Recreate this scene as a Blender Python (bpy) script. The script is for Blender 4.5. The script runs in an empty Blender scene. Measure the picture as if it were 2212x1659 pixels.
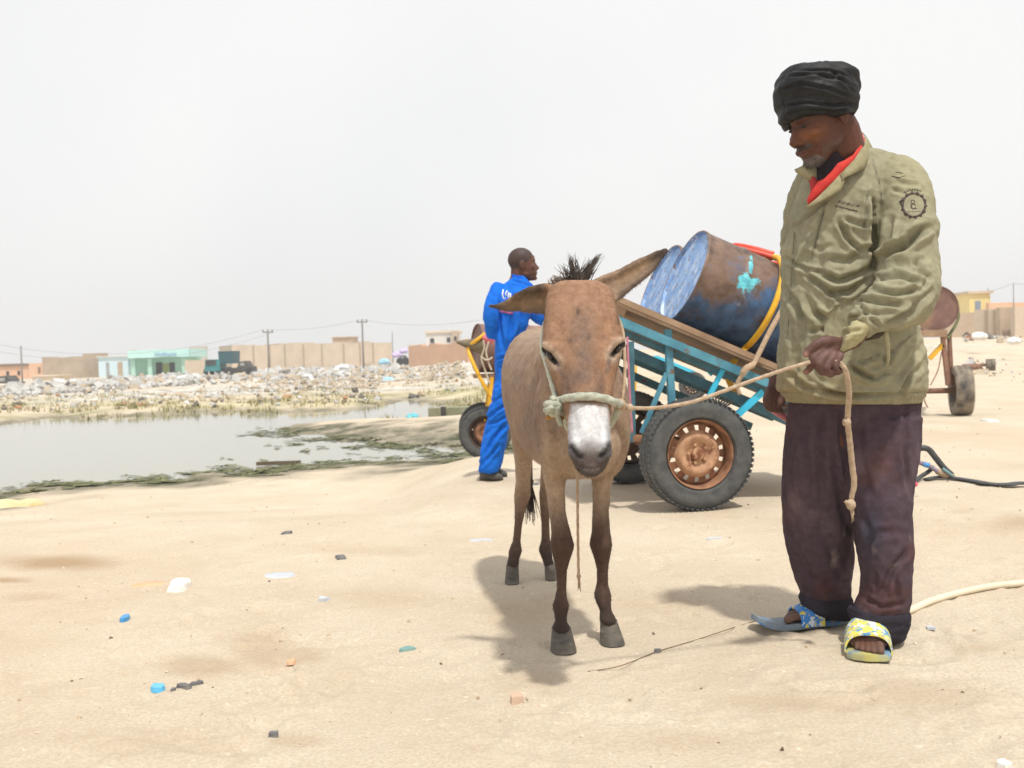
import bpy, bmesh, math, random
import numpy as np
from mathutils import Vector, Matrix, noise as mnoise
from mathutils.bvhtree import BVHTree
random.seed(7); RNG = np.random.default_rng(7)
S = bpy.context.scene
COL = S.collection
R = math.radians

# ---------------------------------------------------------------- camera
CAM_Z = 0.96; FPX = 2200.0; CU, CV = 1106.0, 829.5
PITCH = math.atan(66/2200.0); ROLL = 0.030
_f = Vector((0, math.cos(PITCH), -math.sin(PITCH)))
_r0 = Vector((1, 0, 0)); _u0 = Vector((0, math.sin(PITCH), math.cos(PITCH)))
RC = _r0*math.cos(ROLL) - _u0*math.sin(ROLL)
UC = _r0*math.sin(ROLL) + _u0*math.cos(ROLL)
FC = _f
CAMP = Vector((0, 0, CAM_Z))
cd = bpy.data.cameras.new('camera'); cam = bpy.data.objects.new('camera', cd); COL.objects.link(cam)
m = Matrix.Identity(4)
for i in range(3):
    m[i][0] = RC[i]; m[i][1] = UC[i]; m[i][2] = -FC[i]; m[i][3] = CAMP[i]
cam.matrix_world = m
cd.sensor_width = 36.0; cd.lens = 36.0*FPX/2212.0
cd.clip_start = 0.05; cd.clip_end = 3000
cd.dof.use_dof = True; cd.dof.focus_distance = 3.15; cd.dof.aperture_fstop = 6.3
S.camera = cam
S.render.resolution_x = 1024; S.render.resolution_y = 768

# ---------------------------------------------------------------- sky, sun, exposure
SUN_DIR = Vector((0.17, -0.41, 1.0)).normalized()
SUN_EL = math.asin(SUN_DIR.z); SUN_AZ = math.atan2(SUN_DIR.x, SUN_DIR.y)
w = bpy.data.worlds.new("World"); S.world = w; w.use_nodes = True
wn = w.node_tree; wn.nodes.clear()
wo = wn.nodes.new('ShaderNodeOutputWorld'); bg = wn.nodes.new('ShaderNodeBackground')
sky = wn.nodes.new('ShaderNodeTexSky'); sky.sky_type = 'NISHITA'; sky.sun_disc = False
sky.sun_elevation = SUN_EL; sky.sun_rotation = SUN_AZ
sky.air_density = 1.0; sky.dust_density = 6.0; sky.ozone_density = 1.0
# dusty white sky: the clear-sky colour is mostly replaced by an even bright dust veil
mixs = wn.nodes.new('ShaderNodeMix'); mixs.data_type = 'RGBA'; mixs.inputs[0].default_value = 0.86
wn.links.new(sky.outputs[0], mixs.inputs[6])
tcw = wn.nodes.new('ShaderNodeTexCoord'); nzw = wn.nodes.new('ShaderNodeTexNoise'); nzw.inputs['Scale'].default_value = 1.3; nzw.inputs['Detail'].default_value = 3
wn.links.new(tcw.outputs['Generated'], nzw.inputs['Vector'])
rmw = wn.nodes.new('ShaderNodeValToRGB')
rmw.color_ramp.elements[0].position = 0.35; rmw.color_ramp.elements[0].color = (10.5, 10.6, 10.8, 1)
rmw.color_ramp.elements[1].position = 0.65; rmw.color_ramp.elements[1].color = (12.2, 12.1, 11.9, 1)
wn.links.new(nzw.outputs[0], rmw.inputs[0]); wn.links.new(rmw.outputs[0], mixs.inputs[7])
wn.links.new(mixs.outputs[2], bg.inputs[0]); bg.inputs[1].default_value = 0.075
wn.links.new(bg.outputs[0], wo.inputs[0])
sl = bpy.data.lights.new('sun', 'SUN'); sl.energy = 2.8; sl.angle = R(2.5); sl.color = (1.0, 0.965, 0.90)
sun = bpy.data.objects.new('sun', sl); COL.objects.link(sun)
sun.rotation_euler = SUN_DIR.to_track_quat('Z', 'Y').to_euler()
S.view_settings.view_transform = 'Standard'; S.view_settings.look = 'None'
S.view_settings.exposure = 0.27; S.view_settings.gamma = 1.0

# ---------------------------------------------------------------- pixel (2212 px wide view) -> world
def ray(u, v):
    return FC + RC*((u-CU)/FPX) + UC*((CV-v)/FPX)
def P(u, v, Y):
    d = ray(u, v); return CAMP + d*(Y/d.y)
def G(u, v, z=0.0):
    d = ray(u, v); return CAMP + d*((z-CAM_Z)/d.z)
def UVn(co):
    """numpy Nx3 -> view coords u,v and depth"""
    q = co - np.array(CAMP); z = q@np.array(FC)
    return CU + FPX*(q@np.array(RC))/z, CV - FPX*(q@np.array(UC))/z, z

# ---------------------------------------------------------------- numpy value noise
def _h(ix, iy, iz, s):
    n = (ix*374761393 + iy*668265263 + iz*2147483647 + s*974634777) & 0xffffffff
    n = ((n ^ (n >> 13))*1274126177) & 0xffffffff
    n = n ^ (n >> 16)
    return (n & 0xffffff)/float(0xffffff)
def vnoise(p, s=0):
    p = np.asarray(p, float); f = np.floor(p); i = f.astype(np.int64); t = p-f; t = t*t*(3-2*t)
    r = 0
    for dx in (0, 1):
        for dy in (0, 1):
            for dz in (0, 1):
                wgt = (t[:, 0] if dx else 1-t[:, 0])*(t[:, 1] if dy else 1-t[:, 1])*(t[:, 2] if dz else 1-t[:, 2])
                r = r + wgt*_h(i[:, 0]+dx, i[:, 1]+dy, i[:, 2]+dz, s)
    return r*2-1
def fbm(p, oct=4, s=0, g=.5):
    r = 0; a = 1; tot = 0; p = np.asarray(p, float)
    for k in range(oct):
        r = r + a*vnoise(p*(2.03**k)+k*17.3, s+k); tot += a; a *= g
    return r/tot
def sstep(a, b, x):
    t = np.clip((x-a)/(b-a), 0, 1); return t*t*(3-2*t)
def segd(px, py, pts):
    """distance and param of 2-D points to a polyline"""
    best = np.full(px.shape, 1e9); par = np.zeros(px.shape); side = np.zeros(px.shape); n = len(pts)-1
    for k in range(n):
        ax, ay = pts[k]; bx, by = pts[k+1]; dx, dy = bx-ax, by-ay; L = dx*dx+dy*dy+1e-12
        t = np.clip(((px-ax)*dx+(py-ay)*dy)/L, 0, 1)
        d = np.hypot(px-ax-t*dx, py-ay-t*dy); c = d < best
        sd = np.sign((px-ax)*dy-(py-ay)*dx)
        par = np.where(c, (k+t)/n, par); side = np.where(c, sd, side); best = np.where(c, d, best)
    return best, par, side

# ---------------------------------------------------------------- mesh building
def V(*a): return Vector(a)
def perp(d):
    d = d.normalized(); a = Vector((0, 0, 1)) if abs(d.z) < .9 else Vector((1, 0, 0))
    x = d.cross(a).normalized(); return x, d.cross(x).normalized()
class MB:
    def __init__(s): s.v = []; s.f = []; s.mi = []
    def add(s, vs, fs, mi=0):
        o = len(s.v); s.v += [tuple(x) for x in vs]; s.f += [tuple(i+o for i in f) for f in fs]; s.mi += [mi]*len(fs); return s
    def box(s, c, sx, sy, sz, X=None, Y=None, Z=None, mi=0, taper=1.0):
        X = X or V(1, 0, 0); Y = Y or V(0, 1, 0); Z = Z or V(0, 0, 1); c = Vector(c); vs = []
        for k in (-1, 1):
            t = 1 if k < 0 else taper
            for (i, j) in ((-1, -1), (1, -1), (1, 1), (-1, 1)):
                vs.append(c + X*(i*sx/2*t) + Y*(j*sy/2*t) + Z*(k*sz/2))
        return s.add(vs, [(3, 2, 1, 0), (4, 5, 6, 7), (0, 1, 5, 4), (1, 2, 6, 5), (2, 3, 7, 6), (3, 0, 4, 7)], mi)
    def bar(s, a, b, w, h=None, up=None, mi=0):
        a = Vector(a); b = Vector(b); d = (b-a); L = d.length; d = d/L
        up = Vector(up) if up else Vector((0, 0, 1)); x = d.cross(up)
        if x.length < 1e-3: x = d.cross(Vector((0, 1, 0)))
        x.normalize(); y = x.cross(d)
        return s.box((a+b)/2, w, L, h or w, X=x, Y=d, Z=y, mi=mi)
    def loft(s, rings, cap=True, mi=0, closed=False):
        n = len(rings[0]); m = len(rings); vs = [p for r in rings for p in r]; fs = []
        for i in range(m if closed else m-1):
            for j in range(n):
                a = i*n+j; b = i*n+(j+1) % n; i2 = (i+1) % m
                fs.append((a, b, i2*n+(j+1) % n, i2*n+j))
        if cap and not closed:
            fs.append(tuple(reversed(range(n)))); fs.append(tuple(range((m-1)*n, m*n)))
        return s.add(vs, fs, mi)
    def tube(s, pts, r, n=10, cap=True, mi=0, closed=False):
        pts = [Vector(p) for p in pts]; m = len(pts)
        rr = [r]*m if isinstance(r, (int, float)) else list(r); rings = []; x = None
        for i in range(m):
            a = pts[(i-1) % m] if (closed or i > 0) else pts[i]; b = pts[(i+1) % m] if (closed or i < m-1) else pts[i]
            d = (b-a).normalized()
            if x is None: x, _ = perp(d)
            x = (x - d*x.dot(d)); x = x.normalized() if x.length > 1e-5 else perp(d)[0]
            y = d.cross(x)
            rings.append([pts[i] + x*(rr[i]*math.cos(t)) + y*(rr[i]*math.sin(t)) for t in [2*math.pi*k/n for k in range(n)]])
        return s.loft(rings, cap, mi, closed)
    def ell(s, c, a, b, cc, X=None, Y=None, Z=None, n=20, m=12, mi=0):
        X = X or V(1, 0, 0); Y = Y or V(0, 1, 0); Z = Z or V(0, 0, 1); c = Vector(c)
        vs = [c - Z*cc]; fs = []
        for i in range(1, m):
            ph = math.pi*i/m
            for j in range(n):
                th = 2*math.pi*j/n
                vs.append(c + X*(a*math.sin(ph)*math.cos(th)) + Y*(b*math.sin(ph)*math.sin(th)) - Z*(cc*math.cos(ph)))
        vs.append(c + Z*cc); L = len(vs)-1
        for j in range(n): fs.append((0, 1+(j+1) % n, 1+j))
        for i in range(m-2):
            for j in range(n): fs.append((1+i*n+j, 1+i*n+(j+1) % n, 1+(i+1)*n+(j+1) % n, 1+(i+1)*n+j))
        for j in range(n): fs.append((L, 1+(m-2)*n+j, 1+(m-2)*n+(j+1) % n))
        return s.add(vs, fs, mi)
    def lathe(s, c, axis, prof, n=48, mi=0, X=None, cap=False, closed=False):
        """prof: list of (along axis, radius)"""
        axis = axis.normalized(); x = X or perp(axis)[0]; y = axis.cross(x); c = Vector(c)
        rings = [[c + axis*a + x*(r*math.cos(t)) + y*(r*math.sin(t)) for t in [2*math.pi*k/n for k in range(n)]] for a, r in prof]
        return s.loft(rings, cap, mi, closed)
    def mesh(s, name='m', org=None):
        me = bpy.data.meshes.new(name); o = Vector(org) if org else V(0, 0, 0)
        me.from_pydata([(x[0]-o.x, x[1]-o.y, x[2]-o.z) for x in s.v], [], s.f)
        return me
def ringE(c, X, Y, a, b, n=28, e=2.0):
    """superellipse ring"""
    out = []
    for k in range(n):
        t = 2*math.pi*k/n; ct, st = math.cos(t), math.sin(t)
        out.append(c + X*(a*math.copysign(abs(ct)**(2/e), ct)) + Y*(b*math.copysign(abs(st)**(2/e), st)))
    return out
def ringP(l, r, v, Y, d, n=28, e=2.2, v2=None, back=None):
    """ring of a lofted body from view coords: left/right edge at row v, depth Y, half thickness d"""
    a = P(l, v, Y); b = P(r, v2 if v2 is not None else v, Y); c = (a+b)/2; X = (b-a)/2
    fy = Vector((0, 1, 0))
    return ringE(c, X, fy, 1.0, d, n, e)
def tag(o, label=None, cat=None, group=None, kind=None):
    if label: o['label'] = label
    if cat: o['category'] = cat
    if group: o['group'] = group
    if kind: o['kind'] = kind
    return o
def empty(name, loc, label, cat, group=None):
    o = bpy.data.objects.new(name, None); COL.objects.link(o); o.location = loc; o.empty_display_size = .1
    tag(o, label, cat, group); return o
def wloc(p):
    l = Vector(p.location) if p else V(0, 0, 0)
    if p and p.parent: l = l + wloc(p.parent)
    return l
def build(mb, name, mats, parent=None, smooth=True, loc=None, label=None, auto=None):
    """link as ONE object; vertices given in world space"""
    base = wloc(parent) if parent else V(0, 0, 0)
    o_loc = Vector(loc) if loc else (V(0, 0, 0) if parent else None)
    if o_loc is None:
        arr = np.array(mb.v); o_loc = V(float(arr[:, 0].mean()), float(arr[:, 1].mean()), float(arr[:, 2].min()))
    me = mb.mesh(name, base+o_loc if parent else o_loc)
    me.polygons.foreach_set('material_index', mb.mi)
    for mt in (mats if isinstance(mats, (list, tuple)) else [mats]): me.materials.append(mt)
    bm = bmesh.new(); bm.from_mesh(me); bmesh.ops.recalc_face_normals(bm, faces=bm.faces); bm.to_mesh(me); bm.free()
    if smooth: me.polygons.foreach_set('use_smooth', [True]*len(me.polygons))
    if smooth and auto:
        me.update(); me.set_sharp_from_angle(angle=R(auto))
    o = bpy.data.objects.new(name, me); COL.objects.link(o); o.location = o_loc
    if parent: o.parent = parent
    if label: o['label'] = label
    return o
def remesh(mb, voxel, smooth=4, fac=.5):
    """voxel union of all closed shapes of mb (world space) -> mesh data"""
    me = mb.mesh('tmp'); bm = bmesh.new(); bm.from_mesh(me); bmesh.ops.recalc_face_normals(bm, faces=bm.faces); bm.to_mesh(me); bm.free()
    o = bpy.data.objects.new('tmp', me); COL.objects.link(o)
    md = o.modifiers.new('r', 'REMESH'); md.mode = 'VOXEL'; md.voxel_size = voxel; md.use_smooth_shade = True
    if smooth:
        ms = o.modifiers.new('s', 'SMOOTH'); ms.iterations = smooth; ms.factor = fac
    dg = bpy.context.evaluated_depsgraph_get(); dg.update()
    me2 = bpy.data.meshes.new_from_object(o.evaluated_get(dg))
    bpy.data.objects.remove(o); bpy.data.meshes.remove(me)
    me2.materials.clear()
    return me2
def getco(me):
    a = np.empty(len(me.vertices)*3); me.vertices.foreach_get('co', a); return a.reshape(-1, 3)
def getno(me):
    a = np.empty(len(me.vertices)*3); me.vertices.foreach_get('normal', a); return a.reshape(-1, 3)
def setco(me, a): me.vertices.foreach_set('co', a.ravel()); me.update()
def setcol(me, col, name='Col'):
    at = me.attributes.new(name, 'FLOAT_COLOR', 'POINT'); c = np.ones((len(me.vertices), 4)); c[:, :3] = col
    at.data.foreach_set('color', c.ravel())
def linkmesh(me, name, mat, parent=None, label=None):
    base = wloc(parent) if parent else V(0, 0, 0)
    if not parent:
        c = getco(me); base = V(float(c[:, 0].mean()), float(c[:, 1].mean()), float(c[:, 2].min()))
    setco(me, getco(me)-np.array(base))
    me.materials.clear()
    for mt in (mat if isinstance(mat, (list, tuple)) else [mat]): me.materials.append(mt)
    me.polygons.foreach_set('use_smooth', [True]*len(me.polygons))
    o = bpy.data.objects.new(name, me); COL.objects.link(o)
    if parent: o.parent = parent
    else: o.location = base
    if label: o['label'] = label
    return o
def bez(pts, n=12):
    """Catmull-Rom through points"""
    pts = [Vector(p) for p in pts]; out = []
    for i in range(len(pts)-1):
        p0 = pts[max(i-1, 0)]; p1 = pts[i]; p2 = pts[i+1]; p3 = pts[min(i+2, len(pts)-1)]
        for k in range(n):
            t = k/n
            out.append(0.5*((2*p1)+(p2-p0)*t+(2*p0-5*p1+4*p2-p3)*t*t+(3*p1-p0-3*p2+p3)*t**3))
    out.append(pts[-1]); return out

# ---------------------------------------------------------------- materials
def mat(name, c1, c2=None, scale=20, rough=.8, bump=0.0, bscale=None, detail=6, metal=0, spec=None, attr=False, lo=.35, hi=.65,
        c3=None, s3=3, lo3=.55, hi3=.62, stretch=None, sheen=0, bdist=.002, vor=False, sub=0):
    mt = bpy.data.materials.new(name); mt.use_nodes = True; nt = mt.node_tree; N = nt.nodes; L = nt.links
    b = N['Principled BSDF']; b.inputs['Roughness'].default_value = rough; b.inputs['Metallic'].default_value = metal
    if spec is not None: b.inputs['Specular IOR Level'].default_value = spec
    if sheen: b.inputs['Sheen Weight'].default_value = sheen
    tc = N.new('ShaderNodeTexCoord'); vec = tc.outputs['Object']
    if stretch:
        mp = N.new('ShaderNodeMapping'); mp.inputs['Scale'].default_value = stretch; L.new(vec, mp.inputs[0]); vec = mp.outputs[0]
    nz = N.new('ShaderNodeTexNoise'); nz.inputs['Scale'].default_value = scale; nz.inputs['Detail'].default_value = detail; nz.inputs['Roughness'].default_value = .6
    L.new(vec, nz.inputs['Vector'])
    rp = N.new('ShaderNodeValToRGB'); rp.color_ramp.elements[0].position = lo; rp.color_ramp.elements[1].position = hi
    c2 = c2 or tuple(x*.75 for x in c1)
    if attr:
        at = N.new('ShaderNodeAttribute'); at.attribute_name = 'Col'
        rp.color_ramp.elements[0].color = (*c1, 1); rp.color_ramp.elements[1].color = (*c2, 1)
        mx = N.new('ShaderNodeMix'); mx.data_type = 'RGBA'; mx.blend_type = 'MULTIPLY'; mx.inputs[0].default_value = 1
        L.new(at.outputs['Color'], mx.inputs[6]); L.new(rp.outputs[0], mx.inputs[7]); col = mx.outputs[2]
    else:
        rp.color_ramp.elements[0].color = (*c1, 1); rp.color_ramp.elements[1].color = (*c2, 1); col = rp.outputs[0]
    L.new(nz.outputs[0], rp.inputs[0])
    if c3:
        n3 = N.new('ShaderNodeTexNoise'); n3.inputs['Scale'].default_value = s3; n3.inputs['Detail'].default_value = 8; n3.inputs['Roughness'].default_value = .65; L.new(vec, n3.inputs['Vector'])
        r3 = N.new('ShaderNodeValToRGB'); r3.color_ramp.elements[0].position = lo3; r3.color_ramp.elements[1].position = hi3
        L.new(n3.outputs[0], r3.inputs[0]); m3 = N.new('ShaderNodeMix'); m3.data_type = 'RGBA'
        L.new(r3.outputs[0], m3.inputs[0]); L.new(col, m3.inputs[6]); m3.inputs[7].default_value = (*c3, 1); col = m3.outputs[2]
    L.new(col, b.inputs['Base Color'])
    if bump:
        nb = N.new('ShaderNodeTexNoise'); nb.inputs['Scale'].default_value = bscale or scale*3; nb.inputs['Detail'].default_value = 8; L.new(vec, nb.inputs['Vector'])
        bp = N.new('ShaderNodeBump'); bp.inputs['Strength'].default_value = bump; bp.inputs['Distance'].default_value = bdist
        L.new(nb.outputs[0], bp.inputs['Height']); L.new(bp.outputs[0], b.inputs['Normal'])
    return mt
# ================================================================ SETTING
WATER = -0.35
pond_px = [(-500, 1120), (-100, 1078), (0, 1064), (70, 1052), (130, 1043), (220, 1046), (300, 1036), (380, 1040), (450, 1022), (520, 1026), (600, 1010), (690, 1006), (760, 996), (880, 997), (960, 994), (1010, 985),
           (1012, 972), (940, 962), (870, 965), (800, 950), (740, 953), (690, 936), (640, 938), (606, 926), (640, 917), (700, 915), (770, 911), (840, 907), (920, 908), (988, 906),
           (1040, 900), (1060, 884), (985, 880), (930, 872), (880, 862), (850, 872), (776, 884), (700, 888), (600, 892), (547, 897), (508, 889), (417, 891), (340, 899), (260, 900), (180, 906), (104, 902), (50, 911), (0, 917), (-200, 925), (-600, 950)]
pond_w = np.array([tuple(G(u, v, WATER))[:2] for u, v in pond_px])
def pond_sd(x, y):
    """signed distance to the pond outline, negative inside"""
    px, py = pond_w[:, 0], pond_w[:, 1]; n = len(px); d = np.full(x.shape, 1e9); ins = np.zeros(x.shape, bool)
    for i in range(n):
        j = (i+1) % n; ax, ay, bx, by = px[i], py[i], px[j], py[j]; ex, ey = bx-ax, by-ay
        t = np.clip(((x-ax)*ex+(y-ay)*ey)/(ex*ex+ey*ey+1e-12), 0, 1)
        d = np.minimum(d, np.hypot(x-ax-t*ex, y-ay-t*ey))
        c = ((ay > y) != (by > y)) & (x < (bx-ax)*(y-ay)/(by-ay+1e-12)+ax); ins ^= c
    return np.where(ins, -d, d)
def ground_z(x, y):
    x = np.asarray(x, float); y = np.asarray(y, float)
    sd = pond_sd(x, y)
    az = x/np.maximum(y, 1.0)
    far = -0.27 + 1.15*sstep(-.16, .05, az)*sstep(26, 60, y) + 0.25*sstep(.05, .5, az)*sstep(30, 60, y)     # far ground, rising to the right
    base = np.where(y < 60, 0.0, 0.0)
    near = 0.0
    wgt = sstep(5.2, 9.8, y)*(1-sstep(-.14, -.03+.10*sstep(10, 20, y), az))                                                   # left side sinks to the pond
    h = near*(1-wgt) + (-0.30+.06*sstep(12, 20, y))*wgt
    h = h*(1-sstep(24, 60, y)) + far*sstep(24, 60, y)
    p = np.stack([x, y, np.zeros_like(x)], 1)
    rough = .007*fbm(p*1.1, 4, 3) + .005*fbm(p*6, 3, 9)
    # scuffs and prints close to the camera
    rough = rough - .008*sstep(.35, .8, fbm(p*4.5, 3, 21))
    h = h + rough*(1+np.clip((y-8)/12, 0, 3))
    # rubble heaps beyond the pond
    heap = sstep(30, 36, y)*(1-sstep(85, 105, y))*(1-sstep(.0, .06, az))
    h = h + heap*(.22*np.maximum(fbm(p*np.array([.16, .10, 1]), 4, 33), 0)+.10*fbm(p*.7, 3, 35))
    # banks of the pond
    bank = np.clip(sd, -4, 6)
    nr = 1-sstep(15, 19, y)
    hb = WATER + np.where(bank > 0, .012+(.045*nr+.10*(1-nr))*bank, .16*bank)
    t = sstep(0.8*nr, 3.6, sd)
    h = np.where(sd < 3.6, hb*(1-t)+h*t, h)
    h = np.where(sd > .3, np.maximum(h, WATER+.03), h)
    wob = .02*fbm(p*2.2, 3, 41); h = np.where(np.abs(sd) < 1.5, h+wob*(1-np.abs(sd)/1.5), h)
    return h
def gz(x, y): return float(ground_z(np.array([x]), np.array([y]))[0])
def GT(u, v, it=6):
    """where the view ray through (u, v) meets the terrain"""
    z = 0.0
    for _ in range(it):
        p = G(u, v, z) if (ray(u, v).z < -1e-4) else P(u, v, 200)
        if p.y > 400 or p.y < 0: p = P(u, v, 120)
        z = z*.4 + .6*gz(p.x, p.y)
    p.z = gz(p.x, p.y); return p
def GTv(u, v, it=5):
    u = np.asarray(u, float); v = np.asarray(v, float)
    d = np.array(FC)[None]+np.array(RC)[None]*((u-CU)/FPX)[:, None]+np.array(UC)[None]*((CV-v)/FPX)[:, None]
    z = np.zeros(len(u))
    for _ in range(it):
        t = np.where(d[:, 2] < -1e-4, (z-CAM_Z)/np.minimum(d[:, 2], -1e-4), 1e9); t = np.where(t*d[:, 1] > 400, 120/d[:, 1], t)
        x, y = t*d[:, 0], t*d[:, 1]; gzv = ground_z(x, y); z = z*.4+.6*gzv
    return x, y, gzv
def grid_mesh(xs, ys, name):
    X, Y = np.meshgrid(xs, ys); Z = ground_z(X.ravel(), Y.ravel())
    nx, ny = len(xs), len(ys); me = bpy.data.meshes.new(name)
    idx = np.arange(nx*ny).reshape(ny, nx)
    f = np.stack([idx[:-1, :-1], idx[:-1, 1:], idx[1:, 1:], idx[1:, :-1]], -1).reshape(-1, 4)
    me.from_pydata(np.stack([X.ravel(), Y.ravel(), Z], 1).tolist(), [], f.tolist())
    me.polygons.foreach_set('use_smooth', [True]*len(me.polygons)); return me
def cum(*segs):
    out = [];
    for a, b, n in segs: out += list(np.linspace(a, b, n, endpoint=False))
    return out
ys = cum((-6, 1.4, 12), (1.4, 5, 260), (5, 10, 150), (10, 34, 330), (34, 110, 190), (110, 260, 30))+[260]
xs = cum((-200, -120, 8), (-120, -40, 50), (-40, -14, 120), (-14, -2, 200), (-2, 2.4, 330), (2.4, 8, 90), (8, 40, 110), (40, 120, 40), (120, 200, 8))+[200]
gme = grid_mesh(np.array(xs), np.array(ys), 'sandy_ground')
def ground_mat():
    mt = bpy.data.materials.new('sand'); mt.use_nodes = True; nt = mt.node_tree; N = nt.nodes; L = nt.links; b = N['Principled BSDF']
    b.inputs['Roughness'].default_value = .95; b.inputs['Specular IOR Level'].default_value = .15
    tc = N.new('ShaderNodeTexCoord'); vec = tc.outputs['Object']
    def nz(sc, det=8, ro=.6, st=None):
        n = N.new('ShaderNodeTexNoise'); n.inputs['Scale'].default_value = sc; n.inputs['Detail'].default_value = det; n.inputs['Roughness'].default_value = ro
        v = vec
        if st: mp = N.new('ShaderNodeMapping'); mp.inputs['Scale'].default_value = st; L.new(vec, mp.inputs[0]); v = mp.outputs[0]
        L.new(v, n.inputs['Vector']); return n.outputs[0]
    def ramp(x, p0, c0, p1, c1):
        r = N.new('ShaderNodeValToRGB'); r.color_ramp.elements[0].position = p0; r.color_ramp.elements[1].position = p1
        r.color_ramp.elements[0].color = (*c0, 1); r.color_ramp.elements[1].color = (*c1, 1); L.new(x, r.inputs[0]); return r.outputs[0]
    def mix(f, a, c, bt='MIX', k=None):
        m_ = N.new('ShaderNodeMix'); m_.data_type = 'RGBA'; m_.blend_type = bt
        if f is None: m_.inputs[0].default_value = k
        else: L.new(f, m_.inputs[0])
        for s_, q in ((6, a), (7, c)):
            if isinstance(q, tuple): m_.inputs[s_].default_value = (*q, 1)
            else: L.new(q, m_.inputs[s_])
        return m_.outputs[2]
    col = ramp(nz(1.1, 8, .62), .32, (.56, .473, .355), .68, (.69, .608, .485))
    col = mix(ramp(nz(.45, 5, .5, (1, .35, 1)), .52, (0, 0, 0), .72, (.55, .55, .55)), col, (.50, .375, .255))     # browner damp drifts
    col = mix(ramp(nz(5.5, 6, .65), .58, (0, 0, 0), .74, (.5, .5, .5)), col, (.50, .375, .25))
    col = mix(ramp(nz(95, 4, .7), .40, (.5, .5, .5), .60, (0, 0, 0)), col, (.47, .36, .245))                          # grit
    col = mix(ramp(nz(30, 5, .7), .66, (0, 0, 0), .74, (.8, .8, .8)), col, (.36, .265, .175))
    col = mix(ramp(nz(42, 3, .6), .64, (0, 0, 0), .70, (.6, .6, .6)), col, (.80, .70, .56))
    a2 = N.new('ShaderNodeAttribute'); a2.attribute_name = 'Stain'; s2 = N.new('ShaderNodeSeparateColor'); L.new(a2.outputs['Color'], s2.inputs[0]); col = mix(s2.outputs[0], col, (.40, .285, .175))
    # dark mud and algae just above the water line, dry olive ground cover past the pond: from the height and distance of the soil
    at = N.new('ShaderNodeAttribute'); at.attribute_name = 'Mud'
    sep = N.new('ShaderNodeSeparateColor'); L.new(at.outputs['Color'], sep.inputs[0])
    mudc = ramp(nz(2.2, 8, .7, (1, .6, 1)), .40, (.075, .08, .045), .64, (.36, .31, .235))
    col = mix(sep.outputs[0], col, mudc)
    olc = ramp(nz(.9, 8, .75), .42, (.30, .285, .15), .60, (.62, .53, .36))
    col = mix(sep.outputs[1], col, olc)
    rub = ramp(nz(1.4, 8, .8), .38, (.24, .22, .19), .58, (.70, .67, .61))
    col = mix(sep.outputs[2], col, rub)
    L.new(col, b.inputs['Base Color'])
    bp = N.new('ShaderNodeBump'); bp.inputs['Strength'].default_value = .8; bp.inputs['Distance'].default_value = .012; L.new(nz(38, 8, .75), bp.inputs['Height'])
    bp2 = N.new('ShaderNodeBump'); bp2.inputs['Strength'].default_value = .28; bp2.inputs['Distance'].default_value = .05; L.new(nz(5.0, 6, .6), bp2.inputs['Height'])
    L.new(bp2.outputs[0], bp.inputs['Normal']); L.new(bp.outputs[0], b.inputs['Normal'])
    return mt
co = getco(gme); sd = pond_sd(co[:, 0], co[:, 1]); pp = co.copy(); pp[:, 2] = 0
n1 = fbm(pp*.9, 5, 50)
near_side = co[:, 1] < 19
wd = np.where(near_side, 1.5+1.6*np.clip(n1+.35, 0, 1), .9)
mud = (1-sstep(.25, 1.0, np.maximum(sd, 0)/wd + .55*fbm(pp*2.5, 4, 51)))*np.where(near_side, 1.0, .8)
az = co[:, 0]/np.maximum(co[:, 1], 1)
ol = sstep(20, 24, co[:, 1])*(1-sstep(33, 44, co[:, 1]))*sstep(0, 1.0, sd)*(1-sstep(.10, .2, az))*np.clip(.75+1.2*fbm(pp*.5, 4, 55), 0, 1)
rb = sstep(32, 40, co[:, 1]+6*fbm(pp*.2, 3, 57))*(1-sstep(100, 140, co[:, 1]))*(1-sstep(.02, .12, az))*np.clip(.6+1.4*fbm(pp*.35, 4, 56), 0, 1)
rb = np.maximum(rb, .6*sstep(35, 50, co[:, 1])*sstep(.1, .6, fbm(pp*.5, 4, 58)))
setcol(gme, np.stack([mud, ol, rb], 1), 'Mud')
# shallow foot and hoof prints near the camera
co = getco(gme); nearm = (co[:, 1] > 1.3) & (co[:, 1] < 9) & (np.abs(co[:, 0]) < 4.5); cn_ = co[nearm]; add = np.zeros(len(cn_))
for k in range(700):
    py_ = 1.4+7*RNG.random()**1.3; px_ = RNG.uniform(-.55, .55)*py_; a_ = RNG.uniform(0, 3.14); ln_, wn_ = (RNG.uniform(.09, .13), RNG.uniform(.035, .05)) if k % 3 else (.045, .04)
    dx_ = cn_[:, 0]-px_; dy_ = cn_[:, 1]-py_; q_ = np.sqrt(((dx_*math.cos(a_)+dy_*math.sin(a_))/ln_)**2+((-dx_*math.sin(a_)+dy_*math.cos(a_))/wn_)**2)
    add += RNG.uniform(.003, .008)*(-np.exp(-(q_/.9)**4)+.5*np.exp(-((q_-1.25)/.3)**2))
co[nearm, 2] += add; gme.vertices.foreach_set('co', co.ravel())
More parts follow.
